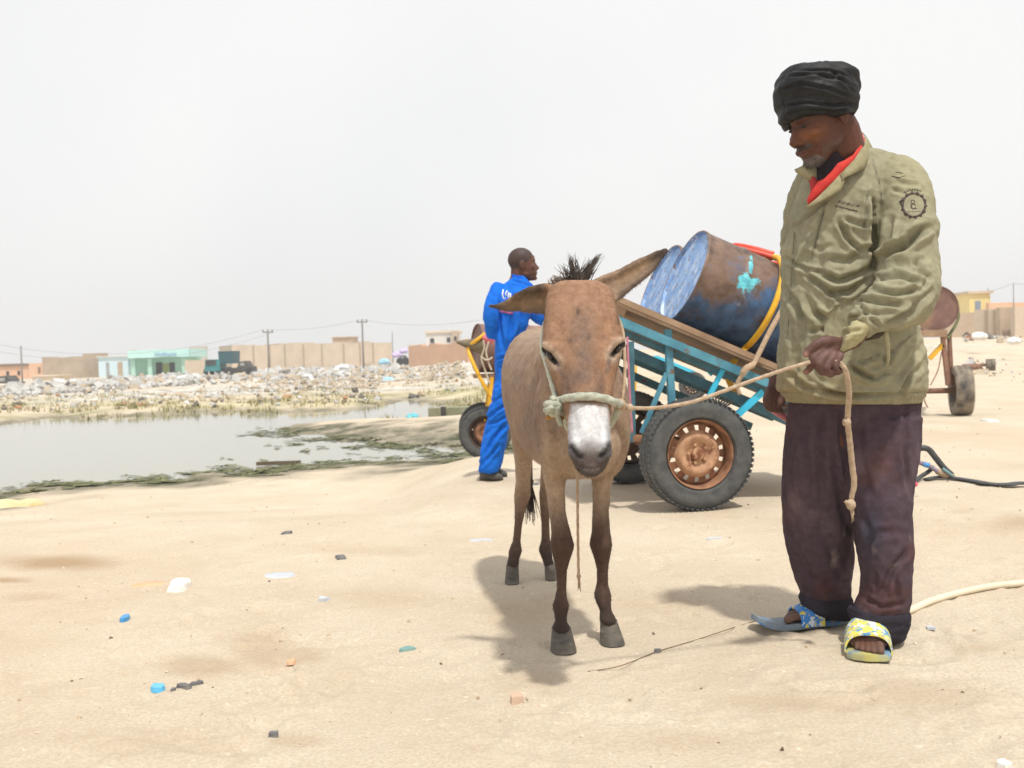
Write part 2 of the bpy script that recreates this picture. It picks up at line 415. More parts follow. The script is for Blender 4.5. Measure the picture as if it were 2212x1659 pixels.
# damp brown stains with shapes of their own
st = np.zeros(len(co)); uu_, vv_, zz_ = UVn(co); nn_ = fbm(pp*3.2, 4, 59)
for (su, sv, ru, rv, k_) in ((110, 1215, 120, 17, 1.0), (20, 1254, 60, 7, .9), (60, 1290, 60, 10, .4), (560, 1395, 70, 40, .45), (430, 1440, 90, 24, .5), (640, 1415, 60, 16, .4), (1130, 1330, 90, 60, .3), (900, 1300, 120, 30, .25), (2190, 1130, 60, 20, .6), (2080, 1105, 40, 8, .5), (1700, 1520, 160, 20, .3), (1500, 1600, 200, 30, .3), (330, 1600, 200, 40, .25), (1150, 1470, 100, 30, .3), (1450, 1300, 120, 30, .25), (1980, 1500, 140, 30, .35), (720, 1190, 200, 12, .3), (640, 1600, 60, 14, .4), (2120, 1400, 90, 14, .3)):
    st = np.maximum(st, k_*np.clip(1.35-np.sqrt(((uu_-su)/ru)**2+((vv_-sv)/rv)**2)+.9*nn_, 0, 1)*(co[:, 1] > 1.2)*(co[:, 1] < 9))
setcol(gme, np.stack([st]*3, 1), 'Stain')
SAND = ground_mat(); gme.materials.append(SAND)
go = bpy.data.objects.new('sandy_ground', gme); COL.objects.link(go); tag(go, kind='structure')

# water
wm = bpy.data.materials.new('pond_water'); wm.use_nodes = True; nt = wm.node_tree; b = nt.nodes['Principled BSDF']
b.inputs['Base Color'].default_value = (.31, .30, .225, 1); b.inputs['Roughness'].default_value = .06; b.inputs['IOR'].default_value = 1.34
tc = nt.nodes.new('ShaderNodeTexCoord'); mp = nt.nodes.new('ShaderNodeMapping'); mp.inputs['Scale'].default_value = (1, 2.2, 1)
nz = nt.nodes.new('ShaderNodeTexNoise'); nz.inputs['Scale'].default_value = 3.5; nz.inputs['Detail'].default_value = 4
bp = nt.nodes.new('ShaderNodeBump'); bp.inputs['Strength'].default_value = .05; bp.inputs['Distance'].default_value = .02
nt.links.new(tc.outputs['Object'], mp.inputs[0]); nt.links.new(mp.outputs[0], nz.inputs['Vector']); nt.links.new(nz.outputs[0], bp.inputs['Height']); nt.links.new(bp.outputs[0], b.inputs['Normal'])
mb = MB(); mb.add([(-45, 8, WATER), (3, 8, WATER), (3, 46, WATER), (-45, 46, WATER)], [(0, 1, 2, 3)])
tag(build(mb, 'pond_water', wm, smooth=False, loc=(0, 0, WATER)), kind='structure')

# floating algae and shore scum (uncountable): ragged low mats
ALG = mat('algae', (.05, .06, .022), (.20, .20, .09), scale=9, rough=.9, bump=.6, bdist=.01)
algae_px = [(620, 936, 60, 7), (690, 928, 60, 7), (740, 950, 90, 9), (560, 940, 40, 3), (640, 960, 18, 3), (600, 968, 10, 2), (520, 942, 16, 2), (560, 998, 36, 5), (500, 1012, 50, 6), (430, 1024, 60, 7), (350, 1034, 60, 8),
            (760, 966, 40, 6), (800, 958, 50, 8), (850, 968, 60, 8), (900, 974, 50, 6), (700, 968, 20, 3), (820, 975, 26, 5), (960, 985, 50, 6), (540, 1015, 30, 5), (150, 1046, 80, 7), (90, 1050, 40, 5), (610, 1001, 60, 5), (690, 998, 60, 5), (250, 1040, 60, 5),
            (580, 963, 10, 2), (480, 990, 9, 2), (497, 992, 9, 2), (660, 975, 14, 3), (905, 976, 30, 5), (30, 1056, 40, 4), (1000, 984, 40, 5)]
mb = MB(); cs_ = .045
gx = np.arange(-6.5, .2, cs_); gy = np.arange(9.4, 20, cs_); GX, GY = np.meshgrid(gx, gy); gxf, gyf = GX.ravel(), GY.ravel(); q_ = np.stack([gxf, gyf, gxf*0+WATER], 1)
ua, va, _ = UVn(q_); fld = np.full(len(gxf), -9.)
for (au, av, aw, ah) in algae_px: fld = np.maximum(fld, 1-np.sqrt(((ua-au)/aw)**2+((va-av)/ah)**2))
sda = pond_sd(gxf, gyf); fld = np.maximum(fld, .50-np.abs(sda-.02)/.30*.6); fld = np.maximum(fld, .42-np.abs(sda-.35)/.6*.4)
q2_ = q_.copy(); q2_[:, 2] = 0; keep = (fld*.9+1.5*fbm(q2_*np.array([2.6, 4.2, 1]), 5, 44, .62) > .42) & ((sda < .12) | ((sda < .9) & (gyf < 14.5)))
zb_ = np.maximum(ground_z(gxf, gyf), WATER); hk_ = (.008+.03*np.clip(fbm(q2_*9, 3, 45)+.2, 0, 1))
ix = np.where(keep)[0]
vs_ = np.stack([np.stack([gxf[ix]+dx*cs_*.5, gyf[ix]+dy*cs_*.5, zb_[ix]+hk_[ix]*(.55+.9*np.abs(vnoise(np.stack([(gxf[ix]+dx*cs_*.5)*31, (gyf[ix]+dy*cs_*.5)*31, ix*0.], 1), 6)))], 1) for dx, dy in ((-1.05, -1.05), (1.05, -1.05), (1.05, 1.05), (-1.05, 1.05))], 1).reshape(-1, 3)
mb.v = [tuple(p) for p in vs_.tolist()]; mb.f = [tuple(range(4*k, 4*k+4)) for k in range(len(ix))]; mb.mi = [0]*len(ix)
tag(build(mb, 'algae', ALG, loc=(0, 12, WATER)), 'dark green algae mats floating along the near shore and sand spit', 'algae', kind='stuff')

# dry grass along the far bank
GR = mat('dry_grass', (.14, .15, .05), (.46, .39, .2), scale=1.2, rough=.9)
mb = MB(); cand = []
xs_ = RNG.uniform(-26, 2, 9000); ys_ = RNG.uniform(21, 44, 9000); sdn = pond_sd(xs_, ys_)
dens = np.exp(-np.clip(sdn-.1, 0, 99)/1.8)*.9+.10; dens *= (sdn > -.2)*(fbm(np.stack([xs_*.6, ys_*.9, xs_*0], 1), 3, 77) > -.12)
dens *= (xs_/ys_ < .03)
ok = RNG.random(9000) < dens; zs_ = ground_z(xs_, ys_)
for x, y, z in zip(xs_[ok], ys_[ok], zs_[ok]):
    for q in range(7):
        a = random.uniform(0, 6.28); l = random.uniform(.05, .17); dx, dy = math.cos(a)*.05, math.sin(a)*.05; bx, by = x+random.gauss(0, .09), y+random.gauss(0, .09)
        wv = V(-dy, dx, 0)*.35
        mb.add([V(bx, by, z-.02)-wv, V(bx, by, z-.02)+wv, V(bx+dx*1.4, by+dy*1.4, z+l)], [(0, 1, 2)])
tag(build(mb, 'dry_grass', GR, smooth=False, loc=(0, 30, 0)), 'dry olive grass tufts growing along the far bank', 'grass', kind='stuff')

# rubble: uncountable broken pale blocks beyond the pond
def chunk(mb, c, s, mi=0, flat=.6):
    X = V(random.gauss(0, 1), random.gauss(0, 1), random.gauss(0, .5)).normalized(); Yv = X.orthogonal().normalized(); Z = X.cross(Yv)
    vs = []
    for k in (-1, 1):
        for (i, j) in ((-1, -1), (1, -1), (1, 1), (-1, 1)):
            vs.append(Vector(c)+X*(i*s*random.uniform(.3, .6))+Yv*(j*s*flat*random.uniform(.3, .6))+Z*(k*s*flat*random.uniform(.25, .55)))
    mb.add(vs, [(3, 2, 1, 0), (4, 5, 6, 7), (0, 1, 5, 4), (1, 2, 6, 5), (2, 3, 7, 6), (3, 0, 4, 7)], mi)
RUB = [mat('rubble_grey', (.36, .355, .34), (.56, .55, .52), scale=.8, rough=.95), mat('rubble_tan', (.52, .42, .30), (.36, .30, .22), scale=.8, rough=.95),
       mat('rubble_dark', (.10, .095, .09), (.22, .19, .16), scale=.8, rough=.95), mat('rubble_white', (.66, .66, .65), (.5, .5, .5), scale=1, rough=.9), mat('rubble_brick', (.5, .26, .15), (.36, .2, .12), scale=1, rough=.95)]
mb = MB()
def scatter(n, poly_u, poly_v, size, wts, hgt=.25, gauss=None):
    us = RNG.uniform(poly_u[0], poly_u[1], n); us = us[fbm(np.stack([us*.013, us*0, us*0+poly_v[1][0]], 1), 3, 140)+RNG.normal(0, .22, n) > -.12]; n = len(us); v0 = np.interp(us, poly_v[0], poly_v[1]); v1 = np.interp(us, poly_v[0], poly_v[2])
    for x, y, z in zip(*GTv(us, v0+(v1-v0)*RNG.random(n))):
        chunk(mb, (x, y, z+random.uniform(0, hgt)), random.uniform(*size)*random.choice((.5, .8, 1, 1.7))*(y/60), random.choices(range(5), wts)[0])
# pale grey band of broken concrete, left
scatter(4200, (0, 860), ([0, 200, 520, 680, 860], [840, 828, 800, 795, 790], [858, 846, 826, 818, 806]), (.12, .42), (6, 1.8, .5, 1.0, .03), .15)
scatter(2400, (430, 1010), ([430, 600, 800, 1010], [826, 806, 790, 775], [850, 848, 838, 815]), (.06, .26), (2, 7, .8, .5, .12), .06)
scatter(500, (0, 1010), ([0, 500, 1010], [850, 850, 815], [890, 880, 860]), (.1, .32), (2, 4, 2, .6, .4), .05)
scatter(240, (2080, 2212), ([2080, 2212], [738, 744], [762, 766]), (.15, .5), (2, 4, 1.5, 1, .8), .1)
scatter(50, (2090, 2212), ([2090, 2212], [765, 770], [800, 830]), (.06, .16), (2, 4, 1.5, 1, .8), .02)
tag(build(mb, 'rubble', RUB, smooth=False, loc=(0, 60, 0)), 'heaps of broken pale concrete and stones beyond the pond', 'rubble', kind='stuff')
# ================================================================ THE TOWN BEHIND
BEIGE = mat('block_wall', (.66, .55, .43), (.56, .46, .36), scale=.6, rough=.95, detail=10, bump=.6, bdist=.05, bscale=4)
BEIGE2 = mat('block_wall_brown', (.55, .44, .33), (.44, .34, .25), scale=.8, rough=.95, detail=10, bump=.6, bdist=.05, bscale=4)
ORANGE = mat('orange_wall', (.76, .50, .34), (.68, .42, .28), scale=.5, rough=.95, detail=10)
MINT = mat('mint_wall', (.46, .72, .60), (.40, .64, .54), scale=.5, rough=.9)
MINT2 = mat('mint_parapet', (.54, .82, .78), (.48, .76, .73), scale=.5, rough=.9)
PBLUE = mat('pale_blue_wall', (.66, .80, .86), (.58, .74, .82), scale=.7, rough=.9)
WHITEW = mat('white_wall', (.78, .76, .72), (.70, .68, .64), scale=.7, rough=.9)
YELW = mat('yellow_wall', (.84, .70, .34), (.80, .65, .30), scale=.7, rough=.9)
DARKO = mat('dark_opening', (.035, .035, .04), (.06, .055, .05), scale=3, rough=.6)
GREYM = mat('grey_concrete', (.42, .42, .42), (.30, .30, .30), scale=2, rough=.9)
BROWNR = mat('brown_roof', (.28, .19, .13), (.20, .14, .10), scale=2, rough=.9)
POLEM = mat('pole_wood', (.24, .22, .20), (.18, .16, .15), scale=6, rough=.9)
CREAM = mat('cream_wall', (.78, .66, .52), (.70, .58, .44), scale=1, rough=.9)
OLIVEG = mat('door_green', (.35, .42, .14), (.3, .36, .12), scale=2, rough=.8)
SEAM = mat('hollow_seam', (.45, .36, .27), (.38, .30, .22), scale=2, rough=.9)

def block(name, label, cat, u0, u1, vt, vb, Y, depth, wm, cap=None, wins=(), doors=(), group=None, skew=0, rough_top=0, extra=None, capm=None, seams=0, caph=.12, bury=.8):
    a = P(u0, vt, Y); b2 = P(u1, vt, Y+skew); z0 = min(P(u0, vb, Y).z, P(u1, vb, Y+skew).z)-bury; zt = (a.z+b2.z)/2
    mid = V((a.x+b2.x)/2, (a.y+b2.y)/2, z0+bury)
    t = empty(name, mid, label, cat, group); X = V(b2.x-a.x, b2.y-a.y, 0); Lx = X.length; X.normalize(); Yv = V(-X.y, X.x, 0)
    c0 = V((a.x+b2.x)/2, (a.y+b2.y)/2, 0)
    m_ = MB()
    n = max(2, int(Lx/1.2)) if rough_top else 2
    front = []
    hts = [zt + (random.uniform(-rough_top, rough_top) if rough_top and 0 < i < n else 0) for i in range(n)]
    for i in range(n-1):
        xa = -Lx/2+Lx*i/(n-1); xb = -Lx/2+Lx*(i+1)/(n-1); h = hts[i]
        m_.box(c0+X*((xa+xb)/2)+Yv*(depth/2)+V(0, 0, (z0+h)/2), (xb-xa)+(.0 if not rough_top else 0), depth, h-z0, X=X, Y=Yv)
    build(m_, 'wall', wm, t, smooth=False)
    def front_pt(u, v):   # point on the front plane
        d = ray(u, v); nrm = -Yv; k = (c0-CAMP).dot(nrm)/d.dot(nrm); return CAMP+d*k
    def opening(nm, r, mt, fr=None, proud=.03):
        p = front_pt(r[0], r[2]); q = front_pt(r[1], r[3]); c = (p+q)/2; wdt = abs((q-p).dot(X)); h = abs(p.z-q.z)
        o_ = build(MB().box(c-Yv*(proud/2+.012), wdt, proud+.02, h, X=X, Y=Yv), nm, mt, t, smooth=False)
        if fr:
            f = MB()
            for sx in (-1, 1): f.box(c-Yv*(proud+.05)+X*(sx*(wdt/2+.05)), .1, .10, h+.2, X=X, Y=Yv)
            f.box(c-Yv*(proud+.055)+V(0, 0, h/2+.05), wdt-.002, .10, .1, X=X, Y=Yv)
            build(f, 'frame', fr, o_, smooth=False)
    for r in wins: opening('window', r[:4], r[4] if len(r) > 4 else DARKO, None)
    for r in doors: opening('door', r[:4], r[4] if len(r) > 4 else DARKO, None)
    if cap:
        m_ = MB().box(c0+Yv*(depth/2)+V(0, 0, zt+caph/2), Lx+.35, depth+.35, caph, X=X, Y=Yv); build(m_, 'roof', capm or GREYM, t, smooth=False)
    if seams:
        m_ = MB()
        for i in range(1, seams): m_.box(c0+X*(-Lx/2+Lx*i/seams+random.uniform(-.4, .4))-Yv*.02+V(0, 0, (z0+zt)/2), .16, .05, (zt-z0)*.96, X=X, Y=Yv)
        build(m_, 'pier', SEAM if seams > 0 else wm, t, smooth=False)
    t['_x'] = 0; del t['_x']
    return t, c0, X, Yv, z0, zt, front_pt
block('low_shed', 'long orange low shed with a brown roof at the far left edge', 'shed', -60, 62, 792, 836, 118, 8, ORANGE, cap=1, capm=BROWNR, wins=((14, 20, 802, 811), (38, 44, 801, 810)), caph=.3)
block('brick_shed', 'small rusty orange shed right of the leaning left pole', 'shed', 62, 104, 784, 815, 112, 6, ORANGE, rough_top=.1, wins=((82, 88, 793, 806, BROWNR),))
block('cream_hut', 'small cream hut in front of the orange shed', 'hut', 70, 118, 813, 838, 92, 3, CREAM, cap=1, capm=CREAM, caph=.08)
block('compound_wall', 'brown compound wall left of the pale blue building', 'wall', 96, 213, 770, 828, 104, .4, BEIGE2, skew=6, rough_top=.12)
block('ruined_wall', 'grey stepped wall top showing above the brown compound wall', 'wall', 178, 211, 763, 790, 118, 3, BEIGE2, rough_top=.12)
block('small_building', 'pale blue one-room building joined left of the mint shop', 'building', 212, 276, 771, 820, 108, 5, PBLUE, cap=1, capm=WHITEW, doors=((229, 237, 783, 818, GREYM), (254, 266, 782, 820, BEIGE2)), caph=.1)
# the mint shop: parapet slab over a recessed front
t, c0, X, Yv, z0, zt, fp = block('shop_building', 'mint green shop with turquoise parapet and dark recessed doorways', 'building', 284, 398, 773, 822, 106, 6, MINT,
      doors=((337, 352, 783, 818), (366, 379, 783, 818), (352, 366, 785, 818, OLIVEG)))
pa = P(280, 757, 105); pb = P(411, 756, 105); h = P(280, 757, 105).z-P(280, 774, 105).z
build(MB().box(V((pa.x+pb.x)/2, 107.6, zt+.02+h/2), abs(pb.x-pa.x), 6.4, h, X=X, Y=Yv), 'parapet', MINT2, t, smooth=False)
for u in (286, 322, 396):
    q = P(u, 795, 104.6); build(MB().box(V(q.x, 105.0, (z0+zt)/2), .42, .42, zt-z0-.02), 'column', MINT, t, smooth=False)
m_ = MB(); q = P(357, 774, 104.5)
for k, u in enumerate(range(336, 384, 6)): q = P(u, 765+(k % 3), 104.3); m_.box(q, .16+.1*(k % 2), .03, .3)
build(m_, 'lettering', mat('faded_sign', (.25, .42, .6), (.3, .5, .6), scale=5), t, smooth=False)
block('chimney_block', 'narrow orange wall stub between the blue and mint buildings', 'wall', 276, 284, 756, 800, 109, 2, ORANGE)
block('back_wall', 'pale grey wall piece rising behind the mint shop', 'wall', 408, 446, 748, 812, 126, .4, mat('greyish_wall', (.6, .57, .52), (.5, .46, .4), scale=.7), rough_top=.2)
block('side_wall', 'low tan wall between the mint shop and the teal truck', 'wall', 399, 448, 778, 818, 100, .4, BEIGE)
t, c0, X, Yv, z0, zt, fp = block('compound_wall', 'long beige windowless compound wall behind the teal truck', 'wall', 500, 846, 741, 812, 112, 8, BEIGE, skew=8, rough_top=.14, seams=9, bury=.8)
block('rooftop_block', 'small tan rooftop block above the long beige wall', 'building', 718, 762, 729, 750, 124, 4, BEIGE2, cap=1, capm=BEIGE)
block('house', 'white house with two dark windows above the orange wall', 'house', 920, 990, 719, 760, 120, 6, WHITEW, cap=1, capm=CREAM, wins=((929, 938, 731, 741), (965, 973, 729, 739)), caph=.25)
block('roof_turret', 'small brick roof room beside the white house', 'building', 975, 988, 715, 742, 118, 3, BEIGE2, wins=((981, 987, 727, 736),))
block('low_house', 'low white house partly behind the orange wall', 'house', 882, 928, 742, 780, 125, 6, WHITEW)
block('orange_compound_wall', 'orange compound wall below the white house', 'wall', 882, 1010, 744, 796, 84, .4, ORANGE, skew=-10, rough_top=.1)
block('orange_house', 'orange flat roofed house behind the cone-shaped bundle', 'house', 1000, 1080, 731, 790, 96, 6, ORANGE, rough_top=.05)
block('house', 'yellow house with one grey window on the right horizon', 'house', 2094, 2139, 634, 690, 78, 5, YELW, cap=1, capm=BEIGE, wins=((2106, 2118, 650, 672, mat('blue_grey_shutter', (.3, .36, .44))),), caph=.2)
block('pink_house', 'pale pinkish house left of the yellow house', 'house', 2070, 2090, 645, 690, 84, 5, WHITEW)
block('brick_wall', 'orange brick wall top right of the yellow house', 'wall', 2136, 2290, 652, 690, 76, .5, ORANGE, rough_top=.05)
block('block_wall', 'broken beige block wall piece beside the drum cart', 'wall', 2040, 2112, 676, 730, 62, .4, BEIGE2, rough_top=.25)
block('block_wall', 'rough beige block wall in the middle of the right edge group', 'wall', 2104, 2162, 668, 744, 58, .4, BEIGE, skew=-1, rough_top=.08, seams=3)
block('gate_wall', 'brown weathered wall panel at the right edge', 'wall', 2160, 2192, 664, 750, 56, .5, BEIGE2)
block('wall_end', 'pale beige wall end cut by the right edge', 'wall', 2192, 2290, 662, 752, 55, .5, BEIGE, rough_top=.05)

# utility poles and wires
def pole(u, vt, vb, Y, r, label, arm=True):
    b_ = P(u+3, vb, Y); tpt = P(u, vt, Y); b_.x = tpt.x
    t = empty('utility_pole', b_, label, 'pole', 'utility poles across the town')
    build(MB().tube([b_-V(0, 0, 1), tpt], [r*.55, r*.4], 8), 'shaft', POLEM, t)
    if arm: build(MB().box(tpt-V(0, 0, .25), 1.1, .09, .11).box(tpt+V(-.45, 0, -.1), .09, .09, .22).box(tpt+V(.45, 0, -.1), .09, .09, .22), 'crossarm', POLEM, t, smooth=False)
    return tpt
p1 = pole(45, 747, 842, 80, .14, 'short bare wooden pole at the far left shed', False)
p2 = pole(578, 712, 810, 100, .2, 'grey pole with a crossarm behind the left part of the beige wall')
p3 = pole(782, 690, 810, 100, .2, 'tallest grey pole rising behind the beige wall')
p4 = pole(847, 716, 795, 100, .10, 'thin pole at the right end of the beige wall', False)
p5 = pole(2134, 622, 690, 80, .08, 'thin pole right behind the yellow house', False)
p6 = pole(2189, 612, 690, 76, .08, 'thin pole above the right edge wall', False)
WIRE = mat('wire_grey', (.30, .30, .30), (.26, .26, .26), rough=.6)
def wire(a, b_, sag, label, r=.015, grp='overhead wires'):
    pts = [Vector(a).lerp(Vector(b_), i/24)-V(0, 0, sag*4*(i/24)*(1-i/24)) for i in range(25)]
    tag(build(MB().tube(pts, r, 5), 'overhead_wire', WIRE), label, 'wire', grp)
wire(P(-260, 675, 90), p2+V(-.5, 0, 0), 3.0, 'upper overhead wire sagging from the left edge to the crossarm pole')
wire(P(-260, 690, 90), p2+V(.5, 0, -.3), 3.2, 'lower overhead wire sagging from the left edge to the crossarm pole')
wire(p2, p3, .35, 'overhead wire between the crossarm pole and the tallest pole')
wire(p3, P(1105, 676, 90), .8, 'overhead wire running right from the tallest pole behind the man in blue')
wire(P(2040, 632, 82), p6, .4, 'overhead wire above the yellow house')
wire(p6, P(2330, 606, 76), .2, 'overhead wire cut by the right edge')

# teal tipper truck
TEAL = mat('teal_paint', (.03, .26, .26), (.04, .18, .20), scale=2, rough=.5); DTEAL = mat('dark_teal_paint', (.03, .12, .14), (.02, .08, .1), scale=2, rough=.6)
TYRE = mat('tyre_rubber', (.035, .036, .038), (.06, .06, .06), scale=30, rough=.75, bump=.3, bdist=.002)
Yt = 92; g0 = GT(470, 818); gl = P(449, 812, Yt); gr = P(509, 812, Yt); zb = P(478, 812, Yt).z
t = empty('dump_truck', V(P(478, 812, Yt).x, Yt, zb), 'teal dump truck with its dark box parked before the long wall', 'truck')
def tp(u, v, dy=0): q = P(u, v, Yt); return V(q.x, Yt+dy, q.z)
c1, c2 = tp(450, 770), tp(487, 800)
build(MB().box(tp(466, 789), abs(c1.x-c2.x)*.94, 2.2, abs(tp(450, 776).z-c2.z), taper=.9), 'cab', TEAL, t, smooth=False)
build(MB().box(tp(463, 783, -1.09), .9, .06, .45), 'window', DARKO, t, smooth=False)
build(MB().box(tp(494, 772, .2), abs(tp(479, 0).x-tp(509, 0).x), 2.3, abs(tp(0, 760).z-tp(0, 787).z), taper=1.06), 'dump_box', DTEAL, t, smooth=False)
build(MB().box(tp(483, 799, .1), 2.2, .9, .3), 'chassis', DARKO, t, smooth=False)
for u in (457, 470, 500): build(MB().lathe(tp(u, 803, -1.0), V(0, 1, 0), [(0, .15), (0, .42), (.06, .46), (.3, .46), (.36, .42), (.36, .15)], 20), 'wheel', TYRE, t, auto=40)
# dark wrecked cars
def wreck(u0, u1, vt, vb, Y, label):
    q0 = P(u0, vb, Y); q1 = P(u1, vb, Y); W = q1.x-q0.x; H = P(u0, vt, Y).z-q0.z; t = empty('wrecked_car', V((q0.x+q1.x)/2, Y, q0.z), label, 'car'); c = V((q0.x+q1.x)/2, Y, q0.z)
    prof = [(-.5, .16), (-.5, .5), (-.36, .56), (-.24, .95), (.12, 1.0), (.3, .62), (.48, .55), (.5, .18)]
    r = [[c+V(x*W, dy, z*H) for x, z in prof] for dy in (-.85, .85)]
    build(MB().loft(r), 'body', mat('burnt_body', (.06, .062, .06), (.11, .10, .09), scale=2, rough=.8), t, smooth=False)
    for sx in (-.3, .3): build(MB().lathe(c+V(sx*W, -.92, .15*H+.1), V(0, 1, 0), [(0, .08), (0, .3), (.05, .34), (.2, .34)], 16), 'wheel', TYRE, t, auto=40)
    build(MB().box(c+V(-.05*W, -.865, .75*H), W*.22, .04, H*.22), 'window', GREYM, t, smooth=False)
wreck(-8, 46, 812, 845, 84, 'dark wrecked car at the foot of the left pole')
wreck(513, 551, 780, 809, 90, 'black wrecked car right of the teal truck')
wreck(862, 884, 768, 786, 92, 'dark small car parked left of the orange wall')
# bright tarpaulins / bundles
LAV = mat('lavender_cloth', (.62, .52, .72), (.5, .42, .66), scale=2); BLU = mat('pale_blue_plastic', (.35, .62, .75), (.3, .5, .7), scale=2, rough=.5)
def bundle(u, v, Y, s, mt, label, name='bundle', cat='bundle'):
    q = P(u, v, Y); m_ = MB()
    m_.ell(q, s, s*.6, s*.6, n=14, m=8); m_.ell(q+V(s*.5, -.1, -.1*s), s*.6, s*.5, s*.5, n=12, m=8); m_.ell(q+V(-s*.4, -.1, -.15*s), s*.7, s*.5, s*.4, n=12, m=8)
    me = remesh(m_, s*.12, 1); c = getco(me); c += getno(me)*(fbm(c*4/s, 3, 5)*s*.12)[:, None]; setco(me, c)
    tag(linkmesh(me, name, mt), label, cat)
bundle(858, 766, 95, .5, LAV, 'lavender cloth bundle left of the orange wall')
bundle(872, 758, 95, .4, LAV, 'paler lilac bundle higher up beside the orange wall')
bundle(830, 781, 90, .5, BLU, 'blue and pink plastic bundle at the right foot of the beige wall')
bundle(742, 800, 84, .85, mat('pale_tarp', (.7, .74, .76), (.6, .63, .66), scale=2), 'large pale tarpaulin heap on top of the rubble', 'tarpaulin', 'tarpaulin')
bundle(838, 822, 50, .32, BLU, 'pale blue plastic sheet on the slope above the channel', 'plastic_sheet', 'plastic')
bundle(2114, 726, 45, .33, WHITEW, 'white full sack lying before the block wall', 'sack', 'sack')
bundle(2188, 736, 40, .25, WHITEW, 'white crumpled plastic under the right edge wall', 'plastic_sheet', 'plastic')
q = G(891, 902, WATER); bundle(891, 900, q.y, .13, mat('turquoise_plastic', (.12, .55, .62), (.1, .45, .55), scale=4, rough=.4), 'turquoise plastic container floating at the far side of the sand spit', 'plastic_container', 'container')
# low block structure at the end of the channel
q = G(960, 905, WATER+.05)
t = empty('concrete_basin', V(P(975, 905, q.y).x, q.y, WATER), 'low mossy concrete basin behind the blue man cart wheel', 'basin')
m_ = MB().box(P(980, 893, q.y+.6), 1.1*q.y/20*.9, .5, .26); build(m_, 'wall', mat('mossy', (.30, .29, .2), (.2, .21, .12), scale=6), t, smooth=False)
m_ = MB().box(P(958, 894, q.y), .10, .12, .28); build(m_, 'post', DARKO, t, smooth=False)
# ================================================================ CARTS
RUST = mat('rusty_rim', (.17, .075, .04), (.38, .20, .11), scale=14, rough=.85, bump=.4, detail=10)
RIMC = mat('rust_ochre_hub', (.52, .31, .18), (.36, .19, .11), scale=22, rough=.85, bump=.4, c3=(.20, .07, .03), s3=9, lo3=.52, hi3=.6)
DARKR = mat('dark_rim', (.05, .035, .03), (.13, .07, .045), scale=14, rough=.8)
TEALP = mat('teal_frame_paint', (.05, .19, .275), (.09, .30, .39), scale=9, rough=.55, bump=.3, c3=(.16, .09, .05), s3=14, lo3=.60, hi3=.66)
TEALD = mat('dark_teal_frame', (.035, .105, .14), (.06, .17, .21), scale=9, rough=.6, bump=.3, c3=(.10, .06, .04), s3=14, lo3=.58, hi3=.66)
CYAN = mat('bright_cyan_paint', (.03, .46, .70), (.06, .55, .78), scale=6, rough=.5, c3=(.12, .25, .3), s3=16, lo3=.62, hi3=.7)
WOOD = mat('cart_wood', (.19, .115, .07), (.38, .26, .165), scale=3, rough=.85, bump=.6, stretch=(1, 1, 1), c3=(.25, .36, .33), s3=7, lo3=.62, hi3=.7, detail=12)
YELH = mat('yellow_hose', (.80, .46, .02), (.70, .36, .02), scale=12, rough=.45); REDH = mat('red_hose', (.75, .10, .05), (.65, .07, .04), scale=12, rough=.45)
ROPE = mat('tan_rope', (.50, .37, .25), (.36, .25, .16), scale=90, rough=.95, bump=.6)
TYREG = mat('dusty_tyre', (.055, .058, .06), (.10, .10, .095), scale=18, rough=.8, bump=.3, c3=(.30, .25, .18), s3=4, lo3=.60, hi3=.75)
TYRET = mat('tan_dusty_tread', (.05, .05, .05), (.30, .25, .19), scale=6, rough=.9, lo=.3, hi=.6)

